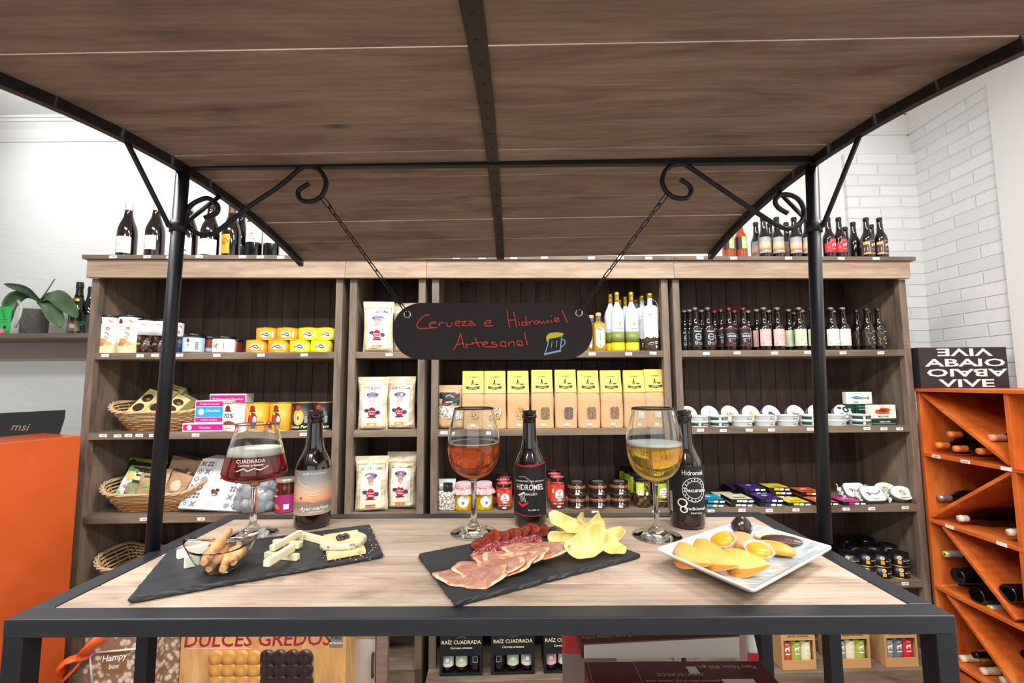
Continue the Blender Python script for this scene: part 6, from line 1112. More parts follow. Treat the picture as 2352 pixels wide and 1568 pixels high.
for k, a in enumerate([(1690, 430, .018, .038, .027, (52, -8, 35), .22, 1, .9), (1500, 250, .030, .034, .020, (35, 20, -18), .3, 2, .8), (1500, 390, .014, .026, .022, (60, 10, 10), .2, 3, .55), (1650, 190, .034, .024, .013, (62, 8, 70), .2, 4, 1.3), (1600, 340, .012, .034, .024, (30, -14, 30), .3, 5, 1.2),
    (1900, 440, .010, .032, .018, (25, 18, -28), .25, 6, 1.4), (1930, 370, .014, .028, .016, (30, -18, 12), .3, 7, 1.2), (1780, 290, .020, .030, .020, (48, -10, 60), .3, 8, 1.0), (1410, 240, .026, .018, .014, (40, 30, 20), .3, 9, .9), (1900, 312, .010, .018, .010, (20, 10, 0), .2, 10, 0)]):
    crisp(['large folded crisp at the front of the heap', 'long curled crisp at the back of the heap towards the mead bottle', 'rolled crisp near the cold cuts', 'small crisp standing tallest at the back', 'crisp buried in the middle of the heap', 'pointed crisp at the slate edge by the plate', 'crisp lying behind the pointed one', 'crisp leaning behind the large folded one', 'narrow crisp nearest the mead bottle', 'little broken crisp behind the heap'][k], *a)
# ------------------------------------------------------------------ plate of pastries
HP = .029
pc = [tabp(*c, TT+HP) for c in ((1507, 1258), (1731, 1354), (1913, 1254), (1701, 1192))]; pm = sum(pc, Vector())/4; pm.z = TT
plate = thing('square_plate', 'rectangular glazed plate of blue grey with raised white rim, holding pastries', 'plate', pm)
def pring(s, z, r=.12, n=9):
    o = []
    for x, y in rrect(2*s, 2*s, r*s+.001, n): u, v = (x+1)/2, (y+1)/2; q = pc[0]*(1-u)*(1-v)+pc[1]*u*(1-v)+pc[2]*u*v+pc[3]*(1-u)*v; o.append(Vector((q.x-pm.x, q.y-pm.y, z)))
    return o
gl = NT('blue_grey_glaze'); n_ = gl.n('ShaderNodeTexNoise', _Scale=7., _Detail=5., _Distortion=.5); gl.l(gl.co((1, 1, 1)), n_.inputs[0]); n2_ = gl.n('ShaderNodeTexNoise', _Scale=1., _Detail=4.); gl.l(gl.co((40, 260, 1), rot=(0, 0, .5)), n2_.inputs[0])
gl.set(Base_Color=gl.mix(.35, gl.ramp(n_.outputs[0], [(.3, '8fa3ac'), (.5, 'b9c6c8'), (.72, 'd9dcd8')]), gl.ramp(n2_.outputs[0], [(.35, '55636c'), (.6, 'e3e8e8')])), Roughness=.12, Coat_Weight=.5); gl.bump(n2_.outputs[0], .3, .001)
part('glazed_well', G().mat(gl.m, True).loft([pring(.965, HP-.0012, .06), pring(.90, HP-.006, .07), pring(.72, .0125, .16), pring(.66, .0105, .2), pring(.3, .0102, .3)], False, True, smooth=True), plate, 'blue grey glazed well')
part('rim_and_underside', G().mat(M('ece8de', .2, 0, .03, coat=.5, name='cream_porcelain'), True).loft([pring(.60, .0006, .2), pring(.62, .0, .2), pring(.66, .003, .2), pring(.70, .006, .16), pring(.97, HP-.006, .06), pring(1.0, HP-.0025, .06), pring(.998, HP, .06), pring(.965, HP-.0012, .06)], True, False, smooth=True), plate, 'cream rim and foot')
PAS = NT('baked_pastry'); _n = PAS.n('ShaderNodeTexNoise', _Scale=16., _Detail=4.); PAS.l(PAS.co(), _n.inputs[0]); PAS.set(Base_Color=PAS.ramp(_n.outputs[0], [(.3, 'dc9238'), (.5, 'efb55c'), (.7, 'f6cb7e')]), Roughness=.55, Subsurface_Weight=.1, Subsurface_Scale=.006); PAS = PAS.m
PAE = M('dc8f3a', .55, 0, .2, scale=50, bump=.4, name='browned_pastry_edge')
def empanada(label, a, b, bulge, th, tilt, z0, seed):
    A, B = q5(*a, PZ+z0), q5(*b, PZ+z0); c = (A+B)/2; d = B-A; ang = math.atan2(d.y, d.x); L_ = d.length; nu, nv = 30, 10; g = G().mat(PAS, True)
    def P(u, v, s):
        x = (u-.5)*L_; y = -bulge*math.sin(PI*u)**.75*v+.10*bulge*math.sin(PI*u)*(1-v); prof = max(0, math.sin(PI*u))**.5*(1-(2*v-.86)**4 if v > .43 else 1-(2*v-.86)**2*.5)
        return Vector((x, y, s*th/2*max(0, prof)*(.9 if s > 0 else .35)+.0004*s))
    g.grid(lambda u, v: P(u, 1-v, 1), nu, nv); g.mat(PAE); g.mi[:2*nu] = [1]*(2*nu); g.mat(PAS); g.grid(lambda u, v: P(u, v, -1), nu, nv)
    g.loft([[P(k/nu, 1, 1) for k in range(nu+1)], [P(k/nu, 1, -1) for k in range(nu+1)]], False, False, False); g.loft([[P(k/nu, 0, -1) for k in range(nu+1)], [P(k/nu, 0, 1) for k in range(nu+1)]], False, False, False)
    return food('half_moon_pastry', g, label, 'pastry', c, 'half-moon pastries on the plate', rot=(R_(tilt), 0, ang))
empanada('half-moon pastry at the plate corner, partly under its neighbour', (430, 390), (790, 640), .034, .026, 30, .019, 1); empanada('half-moon pastry in the middle of the three', (640, 345), (1110, 660), .040, .028, 32, .021, 2); empanada('half-moon pastry lying nearest the front corner of the plate', (945, 470), (1480, 650), .038, .028, 32, .019, 3)
def blob(name, label, c, r, mat, group=None, cat='pastry', seed=0, wav=.06, z0=0, rz=0, tilt=0, pw=1., pointy=0):
    rnd = random.Random(seed); p1 = rnd.uniform(0, 6); N = 28; prof = []
    for i in range(13):
        t_ = i/12; ang_ = -PI/2+PI*t_; prof.append((max(.0002, math.cos(ang_)**pw), math.sin(ang_) if ang_ < 0 else (1+pointy*t_**4)*math.sin(ang_)))
    L = []
    for k, (a, z) in enumerate(prof):
        jt = [1+(rnd.uniform(-.06, .06) if wav > .055 else 0) for _ in range(N)]; L.append([Vector((jt[i]*r[0]*a*math.cos(2*PI*i/N)*(1+wav*math.sin(3*2*PI*i/N+p1+z*2)), r[1]*a*math.sin(2*PI*i/N)*(1+wav*math.sin(2*2*PI*i/N+p1)), r[2]*max(z, -.55)+r[2]*.55)) for i in range(N)])
    return food(name, G().mat(mat).loft(L, smooth=True), label, cat, (c.x, c.y, c.z+z0), group, rot=(R_(tilt), 0, rz))
DCH = M('2e1a13', .22, 0, .1, coat=.4, name='dark_chocolate_glaze')
blob('chocolate_drop', 'pointed dark chocolate sweet at the back of the plate', q5(1145, 300), (.0185, .016, .0175), DCH, None, 'chocolate', 1, .03, 0, .2, 0, .8, .45)
blob('almond_cookie', 'rough golden almond cookie behind the paper cups', q5(1130, 450), (.026, .021, .0135), M('d39a5c', .7, 0, .22, scale=60, bump=.9, name='almond_dough'), None, 'cookie', 2, .06, .003, .3)
blob('cream_cookie', 'pale oval cookie leaning behind the chocolate dipped one', q5(1480, 375), (.026, .013, .0075), M('ead7a8', .6, 0, .08, name='pale_shortbread'), None, 'cookie', 3, .02, .004, -.25)
blob('dipped_cookie', 'oval cookie glazed in dark chocolate at the far corner of the plate', q5(1640, 445), (.034, .015, .010), M('4a2c20', .35, 0, .2, scale=120, bump=.6, name='milk_chocolate_coating'), None, 'cookie', 4, .03, .003, -.5)
blob('candied_pastry', 'oval orange pastry with candied fruit, behind the front paper cup', q5(1530, 520), (.030, .0165, .010), M('f0a03c', .5, 0, .2, scale=70, bump=.6, name='candied_orange_dough'), None, 'pastry', 5, .04, .003, -.75)
YOLK = M('f6a21e', .3, 0, .12, scale=40, sss=.2, coat=.3, name='candied_yolk'); PC_ = M('eed6cc', .7, 0, .25, scale=80, name='pink_blotched_paper')
for lb, u, v, rz, tl in [('candied yolk sweet in a fluted paper cup, the one further back', 940, 455, .3, (8, -22)), ('candied yolk sweet in a fluted paper cup, the one in front', 1335, 585, .2, (16, -6))]:
    t = thing('yolk_sweet', lb, 'sweet', q5(u, v, PZ+.003), 0, 'yolk sweets in paper cups', rot=(R_(tl[0]), R_(tl[1]), rz))
    part('paper_cup', G().mat(PC_).lathe([(.0125, .0), (.0175, .014), (.0205, .019), (.0195, .0185), (.0165, .013), (.0115, .001)], 64, fl=lambda i, R, z: 1+.05*(-1)**i*min(1, z/.006)+.04*math.sin(i*.6)*(z/.019)), t, 'fluted paper cup')
    part('yolk_filling', G().mat(YOLK).lathe([(.0001, .003), (.012, .004), (.0165, .012), (.0155, .018), (.011, .0215), (.005, .0225), (0, .0225)], 28, fl=lambda i, R, z: 1+.05*math.sin(i*.9+z*300)), t, 'golden yolk filling')
# ------------------------------------------------------------------ orange wine rack along the brick wall
XF, RY0, RZ0 = 2.14, 1.62, 0.0; XBK = 2.65; YE = 2.43
ORW = wood('orange_rack_wood', 'c8561c', 'dc6c28', 'ea8a42', 1, rough=.42, knots=.15, isl=False, bump=.1); ORWZ = wood('orange_rack_wood_upright', 'c8561c', 'dc6c28', 'ea8a42', 2, rough=.42, knots=.15, isl=False, bump=.1)
rack = thing('wine_rack', 'bright orange wooden wine rack with diagonal dividers beside the shelving', 'wine rack', (XF, 2.0, 0))
RB_ = Vector((XF, 2.0, 0))
def rpart(name, g, lab=None, **k): g.v = [tuple(Vector(p)-RB_) for p in g.v]; return part(name, g, rack, lab, **k)
YD = 1.995; LV = [1.318, .985, .655, .325]; YS0 = 1.25
rpart('top_board', G().mat(ORW).box(XF-.016, YS0, 1.636, XBK, YE+.03, 1.652), bev=.001)
for y in (YE, YD, YD-.40, YS0): rpart('upright', G().mat(ORWZ).box(XF, y, .0, XBK, y+.020, 1.636), bev=.001)
rpart('back_panel', G().mat(ORWZ).box(XBK-.008, YS0, 0, XBK, YE, 1.636)); rks = []
for z in LV: rks.append(rpart('shelf', G().mat(ORW).box(XF-.002, YS0, z-.016, XBK-.01, YE, z), bev=.001))
def diag(y0, z0, y1, z1):
    d = Vector((0, y1-y0, z1-z0)); L_ = d.length; X = Matrix.Translation((XF+.004, (y0+y1)/2, (z0+z1)/2)) @ Matrix.Rotation(math.atan2(d.z, d.y), 4, 'X')
    rpart('diagonal_divider', G().mat(ORW).box(0, -L_/2+.006, -.008, XBK-XF-.02, L_/2-.006, .008, X), bev=.001)
diag(YE, 1.630, YD+.02, 1.326); diag(YE, .993, YD+.02, 1.300); diag(YE-.06, .968, YD+.06, .665); diag(YE-.05, .64, YD+.05, .335)
rpart('kick_board', G().mat(ORW).box(XF, YS0, 0, XF+.02, YE, .29))
PR2 = G().mat(PAPER).box(-.0012, -.022, -.008, 0, .022, .008); P2 = PR2.mesh('price_tag')
for k, (o, z, lst) in enumerate([(rks[0], 1.310, (2.36, 2.21, 2.03, 1.93)), (rks[1], .977, (2.32, 2.08, 1.93)), (rks[2], .647, (1.9,))]):
    for y in lst:
        q = part('price_tag', None, o, me=P2, loc=(XF-.0025-XF, y-2.0, z)); part('price_print', decor([('t', '22,90 €' if y == 2.21 else '18,50 €', 0, -.004, .0095, BLACK)], lambda x, z_, off: Vector((-.0013-off, -x, z_))), q) if k == 0 and y > 2 and y != 2.03 else None
# lying wine bottles: neck towards the shop
ORC = M('f08a3c', .35, 0, .05, name='orange_capsule'); SIL = M('b9bcc2', .3, .7, .1, name='silver_capsule'); CRM = M('e6dcb8', .4, 0, .05, name='cream_capsule'); WWC = M('eceae2', .4, 0, .03, name='white_wax_capsule'); WHG = M('c9cdd2', .3, .3, .25, scale=80, name='grey_white_capsule'); LIMG = M('dcee2a', .4, 0, 0, name='acid_yellow_cap_top')
WB = [(0, .9), (.012, .98), (.03, 1), (.56, 1), (.62, .95), (.67, .8), (.71, .56), (.76, .43), (.83, .39), (.93, .37), (.94, .40), (.96, .40), (.965, .37), (1, .37)]
def lying(label, y, z, cap, f0=.83, neck_out=True, x=0., top=None, glass=BLK, lab=None, rz=0., group='wine bottles lying in the orange rack'):
    h, r = .30, .038
    rot = (0, R_(-90), R_(rz)) if neck_out else (0, R_(90), R_(rz))
    loc = (XF+.035+h+x, y, z) if neck_out else (XF+.02+x, y, z)
    t = bottle('wine_bottle', label, 'bottle', loc, 0, WB, h, r, glass, (), None, (cap, f0) if cap else None, group, rot=rot)
    if top: part('cap_top', G().mat(top).lathe([(.0145, h+.0004), (.0150, h+.0012), (.006, h+.0016), (0, h+.0016)], 24), t); part('cap_emblem', G().mat(BLACK).lathe([(.006, h+.0018), (.0055, h+.0022), (0, h+.0022)], 7), t)
    if lab: part('label', arcband(r, .08, .19, -1.2+PI/2, 1.2+PI/2, lab, .0005), t)
    return t
s1z = LV[0]+.038
def ryz(px, py, x=XF-.0): p = at(px, py, 0, x); return p.y, p.z
XN = XF+.037
for px, py, cap, f0, top, lb in [(2180, 997, ORC, .80, None, 'orange-capped wine bottle on top of the others in the highest bin'), (2152, 1022, ORC, .80, None, 'orange-capped wine bottle nearest the rack end in the highest bin'), (2193, 1030, ORC, .80, None, 'orange-capped wine bottle in the middle of the highest bin'), (2248, 1036, ORC, .80, None, 'orange-capped wine bottle under the diagonal in the highest bin'), (2275, 1005, M('efa07c', .4, 0, .05, name='salmon_capsule'), .78, None, 'salmon-capped wine bottle lying above the diagonal divider'),
 (2157, 1143, SIL, .80, None, 'silver-capped wine bottle alone in the second bin'), (2203, 1190, WWC, .86, None, 'white-capped wine bottle under the diagonal of the second bin'), (2318, 1222, WWC, .86, None, 'white-capped wine bottle next to the upright in the second bin'),
 (2171, 1272, WHG, .74, LIMG, 'wine bottle with grey capsule and yellow top, upper one in the third bin'), (2162, 1347, WHG, .74, LIMG, 'grey-capped wine bottle with yellow top, lying lowest at the rack end'), (2274, 1397, WHG, .74, LIMG, 'wine bottle with grey capsule and yellow top, nearest the upright'),
 (2208, 1512, CRM, .74, None, 'cream-capped white wine bottle at the far end of the lowest bin'), (2256, 1541, CRM, .74, None, 'cream-capped white wine bottle in the middle of the lowest bin'), (2302, 1562, CRM, .74, None, 'cream-capped white wine bottle nearest the camera in the lowest bin'), (2238, 1504, None, 0, None, 'dark wine bottle with bare cork beside the cream caps'), (2290, 1512, None, 0, None, 'dark wine bottle with bare cork behind the middle cream cap')]:
    y, z = ryz(px, py, XN); lying(lb, y, z, cap, f0, True, 0, top, OIL if cap is CRM else BLK)
for px, py, lb, lab in [(2198, 1322, 'wine bottle lying base outwards with green label, upper of two', M('8a9a4a', .5, 0, .2, name='green_wine_label')), (2242, 1367, 'wine bottle lying base outwards, lower one beside the grey caps', M('e6e6e0', .5, 0, .1, name='pale_wine_label')), (2313, 1362, 'wine bottle lying base outwards under the end of the diagonal', None)]:
    y, z = ryz(px, py, XF+.02); t = lying(lb, y, z, None, 0, False, 0, None, BLK, lab)
# two wine cases on the rack top
CAS = M('241d22', .5, 0, .05, name='dark_wine_case_card'); CW = M('e9e5e4', .5, 0, .02, name='case_white_letters')
xa, xb_ = at(2112, 842, 1, 2.395).x, at(2315, 842, 1, 2.395).x; ww = xb_-xa; za = 1.6525; hh_ = (at(2112, 798, 1, 2.395).z-za)/2
for k, (lb, up) in enumerate([('dark wine case at the bottom, its big white word the right way up', 0), ('dark wine case stacked on top, its big white letters upside down', 1)]):
    t = thing('wine_case', lb, 'box', (xa+ww/2, 2.425, za+k*(hh_+.0003)), 0, 'dark wine cases on the rack')
    part('carton', G().mat(CAS).box(-ww/2, -.03, 0, ww/2, .03, hh_), t, bev=.001)
    s = hh_/.1; _v = [q[0] for q in textgeo('ABAJO', 0, 1., .02)[0]]; jx = (min(_v)+(max(_v)-min(_v))*.672)*.053*s*2.5
    # lower case reads VIVE upright at the bottom with ABAJO inverted above; the upper one is the mirror stacking
    if not up:
        part('lettering', decor([('t', 'VIVE', .0, .0, .053*s, CW, 0, 0, 2.6)], lambda x, z, off: Vector((x+.01, -.03-off, z+.0065))), t, 'white word VIVE')
        part('lettering', decor([('t', 'ABAJO', .0, .0, .053*s, CW, 0, 0, 2.5), ('r', jx-.021, .0, jx, .0075, CW), ('r', jx-.021, .0, jx-.013, .012, CW)], lambda x, z, off: Vector((-x+.012, -.03-off, hh_-z-.0065))), t, 'white word ABAJO upside down')
    else:
        part('lettering', decor([('t', 'ABAJO', .0, .0, .053*s, CW, 0, 0, 2.5), ('r', jx-.021, .0, jx, .0075, CW), ('r', jx-.021, .0, jx-.013, .012, CW)], lambda x, z, off: Vector((x+.012, -.03-off, z+.0065))), t, 'white word ABAJO')
        part('lettering', decor([('t', 'VIVE', .0, .0, .053*s, CW, 0, 0, 2.6)], lambda x, z, off: Vector((-x+.01, -.03-off, hh_-z-.0065))), t, 'white word VIVE upside down')
# ------------------------------------------------------------------ ledge with orchid and sparkling wine, orange counter, screen
YL = 2.66; zl = at(100, 765, 1, YL).z; xr = -2.30
struct('wall_shade_band', G().mat(M('b3a39c', .7, 0, .04, name='ledge_shadow_stain')).box(XL, YB-.012, at(100, 828, 1, YB).z, -2.2, YB, zl-.02))  # strip below the ledge: its shadow and the wall stain put into the colour
led = part('wall_ledge', G().mat(W_LEDGE).box(XL+.3, YL, zl-.028, xr+.06, YB-.012, zl), None, bev=.002); tag(led, 'narrow brown wooden ledge on the white wall, under the orchid', 'ledge')
zt_ = zl+.0004
CHN = bottle('sparkling_wine_bottle', 'green sparkling wine bottle with black foil neck, between orchid and shelving', 'bottle', (at(176, 760, 1, YL+.10).x, YL+.10, zt_), .2, [(0, .9), (.01, .98), (.03, 1), (.40, 1), (.5, .95), (.6, .75), (.7, .52), (.78, .40), (.88, .36), (.90, .42), (.93, .42), (.96, .40), (1, .38)], .325, .044, GRN, [(.06, .25, 1.2, 0, M('7d786e', .4, .2, .2, name='grey_gold_label'), [('e', 0, .05, .018, M('e0c98a', .5, 0, .3, name='gold_blur_emblem'), .014)]), (.62, .67, .5, .1, GOLD, [])], None, (M('26241f', .4, .3, .2, name='black_foil'), .72))
bottle('sparkling_wine_bottle', 'dark bottle with turquoise spiral, half hidden behind the shelving side', 'bottle', (at(203, 760, 1, YL+.12).x, YL+.12, zt_), .1, BG, .30, .044, BLK, [(.05, .4, .9, -.2, M('141c22', .4, name='night_blue_label'), [('s', [(a*.9, b*.85) for a, b in swirl], .0032, TEAL)])])
orc = thing('potted_orchid', 'orchid with broad drooping leaves in a clear glass pot on the ledge', 'plant', (at(78, 755, 1, YL+.10).x, YL+.10, zt_)); ox = orc.location.x
part('glass_pot', G().mat(M('e3eae6', .05, 0, 0, trans=.9, name='thick_clear_glass')).lathe([(.055, 0), (.062, .004), (.068, .15), (.070, .155), (.066, .155), (.060, .012), (0, .010)], 32), orc, 'clear glass pot')
part('bark', G().mat(mottled('orchid_bark', '4a3a30', '8d7a66', 60, .5, .8, .4)).lathe([(.0, .012), (.056, .014), (.060, .115), (.04, .13), (0, .132)], 28), orc, 'bark and roots')
LEAF = NT('orchid_leaf'); _n = LEAF.n('ShaderNodeTexNoise', _Scale=5., _Detail=3.); LEAF.l(LEAF.co(), _n.inputs[0]); LEAF.set(Base_Color=LEAF.ramp(_n.outputs[0], [(.3, '2f4a30'), (.7, '5c7a55')]), Roughness=.35); LEAF = LEAF.m
def leaf(pts, w, tw=0):
    P = smoothpts(pts, 6); n = len(P); g = G().mat(LEAF, True)
    rows = []
    for i, p in enumerate(P):
        f = i/(n-1); d = (P[min(i+1, n-1)]-P[max(i-1, 0)]).normalized(); s = Vector((0, 1, 0)); s = (s-d*s.dot(d)).normalized(); nn = d.cross(s); ww_ = w*math.sin(PI*min(1, f*.95+.05))**.6
        s2 = s*math.cos(tw)+nn*math.sin(tw); n2 = d.cross(s2); rows.append([p+s2*(ww_*k)+n2*(-.010*(1-k*k)) for k in (-1, -.6, -.2, 0, .2, .6, 1)])
    g.v = [tuple(q) for r_ in rows for q in r_]; g.f = [(i*7+j, i*7+j+1, (i+1)*7+j+1, (i+1)*7+j) for i in range(n-1) for j in range(6)]; g.mi = [0]*len(g.f); g.sm = [True]*len(g.f)
    o = part('leaf', g, orc); m = o.modifiers.new('thickness', 'SOLIDIFY'); m.thickness = .0025
ob = lambda px, py, dy=0: at(px, py, 1, YL+.10+dy)-orc.location
leaf([ob(90, 690), ob(60, 667, -.03), ob(8, 652, -.06)], .030, 1.1); leaf([ob(88, 690), ob(50, 676, .0), ob(22, 700, -.02), ob(20, 745, -.03)], .038, .5)
leaf([ob(92, 690), ob(125, 678, -.05), ob(152, 700, -.09), ob(178, 730, -.10)], .046, 1.0); leaf([ob(90, 690), ob(112, 700, -.08), ob(128, 730, -.1), ob(140, 752, -.1)], .042, .7); leaf([ob(90, 690, .02), ob(110, 678, .03), ob(135, 690, .05)], .03, .9)
part('flower_stem', G().mat(M('6a6a5c', .6, 0, .1, name='dry_stem')).tube([ob(92, 690), ob(108, 668), ob(126, 640)], .0035, 7), orc)
part('pale_root', G().mat(M('cfd2c4', .5, 0, .1, name='pale_root')).tube([ob(42, 690, -.06), ob(50, 705, -.08), ob(46, 725, -.09), ob(34, 752, -.09)], .007, 7), orc)
sg = boxthing('green_card', 'bright green card standing at the frame edge on the ledge', 'card', (at(4, 740, 1, YL+.06).x, YL+.06, zt_), .1, .10, .004, at(4, 704, 1, YL+.06).z-zl, M('2cc45a', .5, 0, .05, name='bright_green_card'), [('e', .02, .045, .008, BLACK, .01), ('r', -.02, .09, .03, .094, M('1d7a3a', .5, name='deep_green_print')), ('r', -.02, .075, .03, .079, M('1d7a3a', .5, name='deep_green_print'))])
blob('pink_trinket', 'small pink and dark trinket in front of the green card', Vector((at(3, 748, 1, YL+.03).x, YL+.03, zt_)), (.022, .018, .022), M('e58a96', .5, 0, .2, name='pink_plastic'), None, 'ornament', 7)
OCN = NT('orange_counter_lacquer'); _n = OCN.n('ShaderNodeTexNoise', _Scale=1.6, _Detail=3., _Distortion=1.); OCN.l(OCN.co(), _n.inputs[0]); OCN.set(Base_Color=OCN.ramp(_n.outputs[0], [(.35, 'b84b1e'), (.65, 'cb5a28')]), Roughness=.32, Coat_Weight=.3); OCN.bump(_n.outputs[0], .2, .01); OCN = OCN.m
pa = at(187, 1000, 1, 2.16); pb = at(0, 1018, 2, pa.z); d = (pb-pa); pb2 = pa+d*5.2
fb = at(128, 1568, 1, 2.16).x
ctr = pa.copy(); ctr.z = 0
counter = thing('shop_counter', 'tall glossy orange counter panel standing next to the shelving', 'counter', ctr)
part('worktop', G().mat(M('4a4644', .5, 0, .1, name='dark_worktop')).box(-1.6, .16, 1.11, -.12, .62, 1.15).box(-1.5, .2, 0, -1.46, .58, 1.11).box(-.2, .2, 0, -.16, .58, 1.11), counter)
cn = G().mat(OCN).loft([[p-ctr+Vector((0, 0, z_)) for p in (Vector((pa.x, pa.y, 0)), Vector((pb2.x, pb2.y, 0)), Vector((pb2.x-.25, pb2.y+.1, 0)), Vector((pa.x-.30, pa.y+.12, 0)))] for z_ in (0, pa.z)], smooth=False)
part('front_panel', cn, counter, 'glossy orange panel', bev=.003)
ym = 2.40; m0 = at(150, 943, 1, ym); mon = thing('monitor', 'black computer screen seen from behind, above the orange counter', 'monitor', (at(40, 1000, 1, ym).x, ym, 1.1504))
mp_ = lambda px, py, dy=0: at(px, py, 1, ym+dy)-mon.location
part('screen_shell', G().mat(M('16171c', .45, 0, .1, name='black_monitor_plastic')).loft([[mp_(a, b, dy) for a, b in ((-190, 958), (151, 941), (149, 960), (133, 1010), (-190, 1030))] for dy in (0, .045)], smooth=False), mon, bev=.003)
part('stand', G().mat(M('202126', .4, 0, .1, name='monitor_stand_plastic')).box(-.06, .012, 0, .06, .035, mp_(0, 1000).z).box(-.10, -.10, 0, .10, .09, .006), mon)
part('brand_lettering', decor([('t', 'msi', 0, 0, .055, M('a8837c', .4, .3, 0, name='dull_copper_lettering'), .3, -.04, 1.25)], lambda x, z_, off: mp_(45, 988)+Vector((x, -.002-off, z_+.0))), mon, 'dull copper letters')
# ------------------------------------------------------------------ under the table: gift boxes, beer packs, red cartons
# wooden sweets box standing upright in front of the basket unit
YG = 2.02; g0, g1_ = at(414, 1500, 1, YG), at(795, 1500, 1, YG); W_G = g1_.x-g0.x; ztop = at(600, 1440, 1, YG).z
PINEW = wood('pale_pine_box', 'c08a4c', 'd9a868', 'ecc88c', 2, isl=False, knots=.2); MRN = M('9a1a34', .5, 0, 0, name='crimson_lettering')
t = thing('sweets_display_box', 'large pale wood box of biscuits with crimson lettering, under the cart table', 'box', ((g0.x+g1_.x)/2, YG, .0))
zbot = .12; part('support_stand', G().mat(M('3c3430', .6, 0, .1, name='dark_low_stand')).box(-W_G/2+.02, 0, 0, W_G/2-.02, .16, zbot), t)
part('wooden_box', G().mat(PINEW).box(-W_G/2, 0, zbot, W_G/2, .16, ztop), t, bev=.002)
gz = lambda px, py: (at(px, py, 1, YG).x-t.location.x, at(px, py, 1, YG).z)
lz1 = gz(600, 1483)[1]
part('lettering', decor([('t', 'DULCES GREDOS', gz(590, 1480)[0], lz1, .082, MRN, .12, .01, .98), ('r', gz(430, 1480)[0], lz1-.012, gz(580, 1480)[0], lz1-.008, PINK)], flatmap(0)), t, 'crimson lettering')
xq, zq = gz(772, 1470); part('sticker', decor([('r', xq-.028, zq-.03, xq+.028, zq+.03, M('7d766c', .5, name='grey_sticker')), ('t', 'PURA', xq, zq+.004, .018, BLACK), ('t', 'ALMENDRA', xq, zq-.014, .011, WHT)], flatmap(0)), t, 'small grey sticker')
DB, GBI = M('2c1a1c', .25, 0, .15, coat=.4, name='dark_biscuit'), M('c89048', .3, 0, .15, coat=.3, name='golden_biscuit'); g = G().mat(DB); gg = []
for r_ in range(4):
    for c in range(8):
        x, z_ = gz(500+c*29, 1508+r_*27); dark = not (c < 4-r_ or (r_ > 0 and c < 4)); gg.append((x, z_, dark))
for x, z_, dark in gg: g.mat(DB if dark else GBI).lathe([(.030, 0), (.034, .006), (.032, .012), (.02, .016), (0, .017)], 20, Matrix.Translation((x, -.001, z_)) @ Matrix.Rotation(R_(90), 4, 'X'))
o = part('biscuits', g, t, 'rows of dark and golden biscuits'); o['kind'] = 'stuff'
# patterned gift hampers with an orange bow
HAM = mottled('gold_dotted_hamper_paper', '8a6a54', 'd8c2aa', 42, .55, .5, .25)
for px0, px1, y, lb, bow in [(192, 352, 1.98, 'gift box in speckled brown paper with orange bow, next to the orange counter', True), (362, 412, 2.04, 'speckled brown gift box between the bow one and the wooden sweets box', False)]:
    a, b = at(px0, 1500, 1, y), at(px1, 1500, 1, y); w = b.x-a.x; t = thing('gift_box', lb, 'gift box', ((a.x+b.x)/2, y, 0), 0, None); zt2 = at(270, 1432, 1, y).z
    part('box', G().mat(HAM).box(-w/2, 0, .30, w/2, .18, zt2), t, bev=.004); part('support_stand', G().mat(M('3c3430', .6, 0, .1, name='dark_low_stand')).box(-w/2+.01, 0, 0, w/2-.01, .17, .30), t)
    if bow:
        h_ = lambda px, py: (at(px, py, 1, y).x-t.location.x, at(px, py, 1, y).z)
        ex, ez = h_(262, 1517); part('oval_label', decor([('c', ex, ez, .055, M('8a6242', .5, name='brown_oval')), ('t', 'Hampy', ex, ez+.002, .036, WHT, .3, .15), ('t', 'box', ex, ez-.03, .028, WHT, .3, .1)], flatmap(0)), t, 'brown round label')
        RBN = M('ee6026', .45, 0, .15, scale=20, name='orange_satin_ribbon'); x0, z0_ = h_(205, 1492)
        B = lambda pts, w_, fl: G().mat(RBN).tube([(h_(u, v)[0], -dy_, h_(u, v)[1]) for u, v, dy_ in pts], w_, 8, flat=fl)
        part('bow_loop', B([(205, 1498, .02), (222, 1480, .05), (240, 1462, .05), (252, 1452, .03)], .024, .35), t); part('bow_loop', B([(205, 1498, .02), (182, 1500, .05), (166, 1512, .05), (163, 1530, .03)], .026, .35), t)
        part('bow_tail', B([(203, 1500, .02), (192, 1520, .03), (172, 1540, .03), (152, 1560, .02)], .022, .25), t); part('bow_knot', B([(198, 1502, .03), (212, 1494, .03)], .022, .8), t)
        part('twine', G().mat(M('e8dcd2', .6, 0, .3, scale=200, name='white_orange_twine')).tube([(h_(222, 1497)[0], -.004, h_(222, 1497)[1]), (w/2+.002, -.004, h_(350, 1485)[1]+.0)], .004, 6).tube([(h_(208, 1502)[0], -.004, h_(208, 1502)[1]), (h_(214, 1568)[0], -.004, h_(214, 1568)[1])], .004, 6), t)
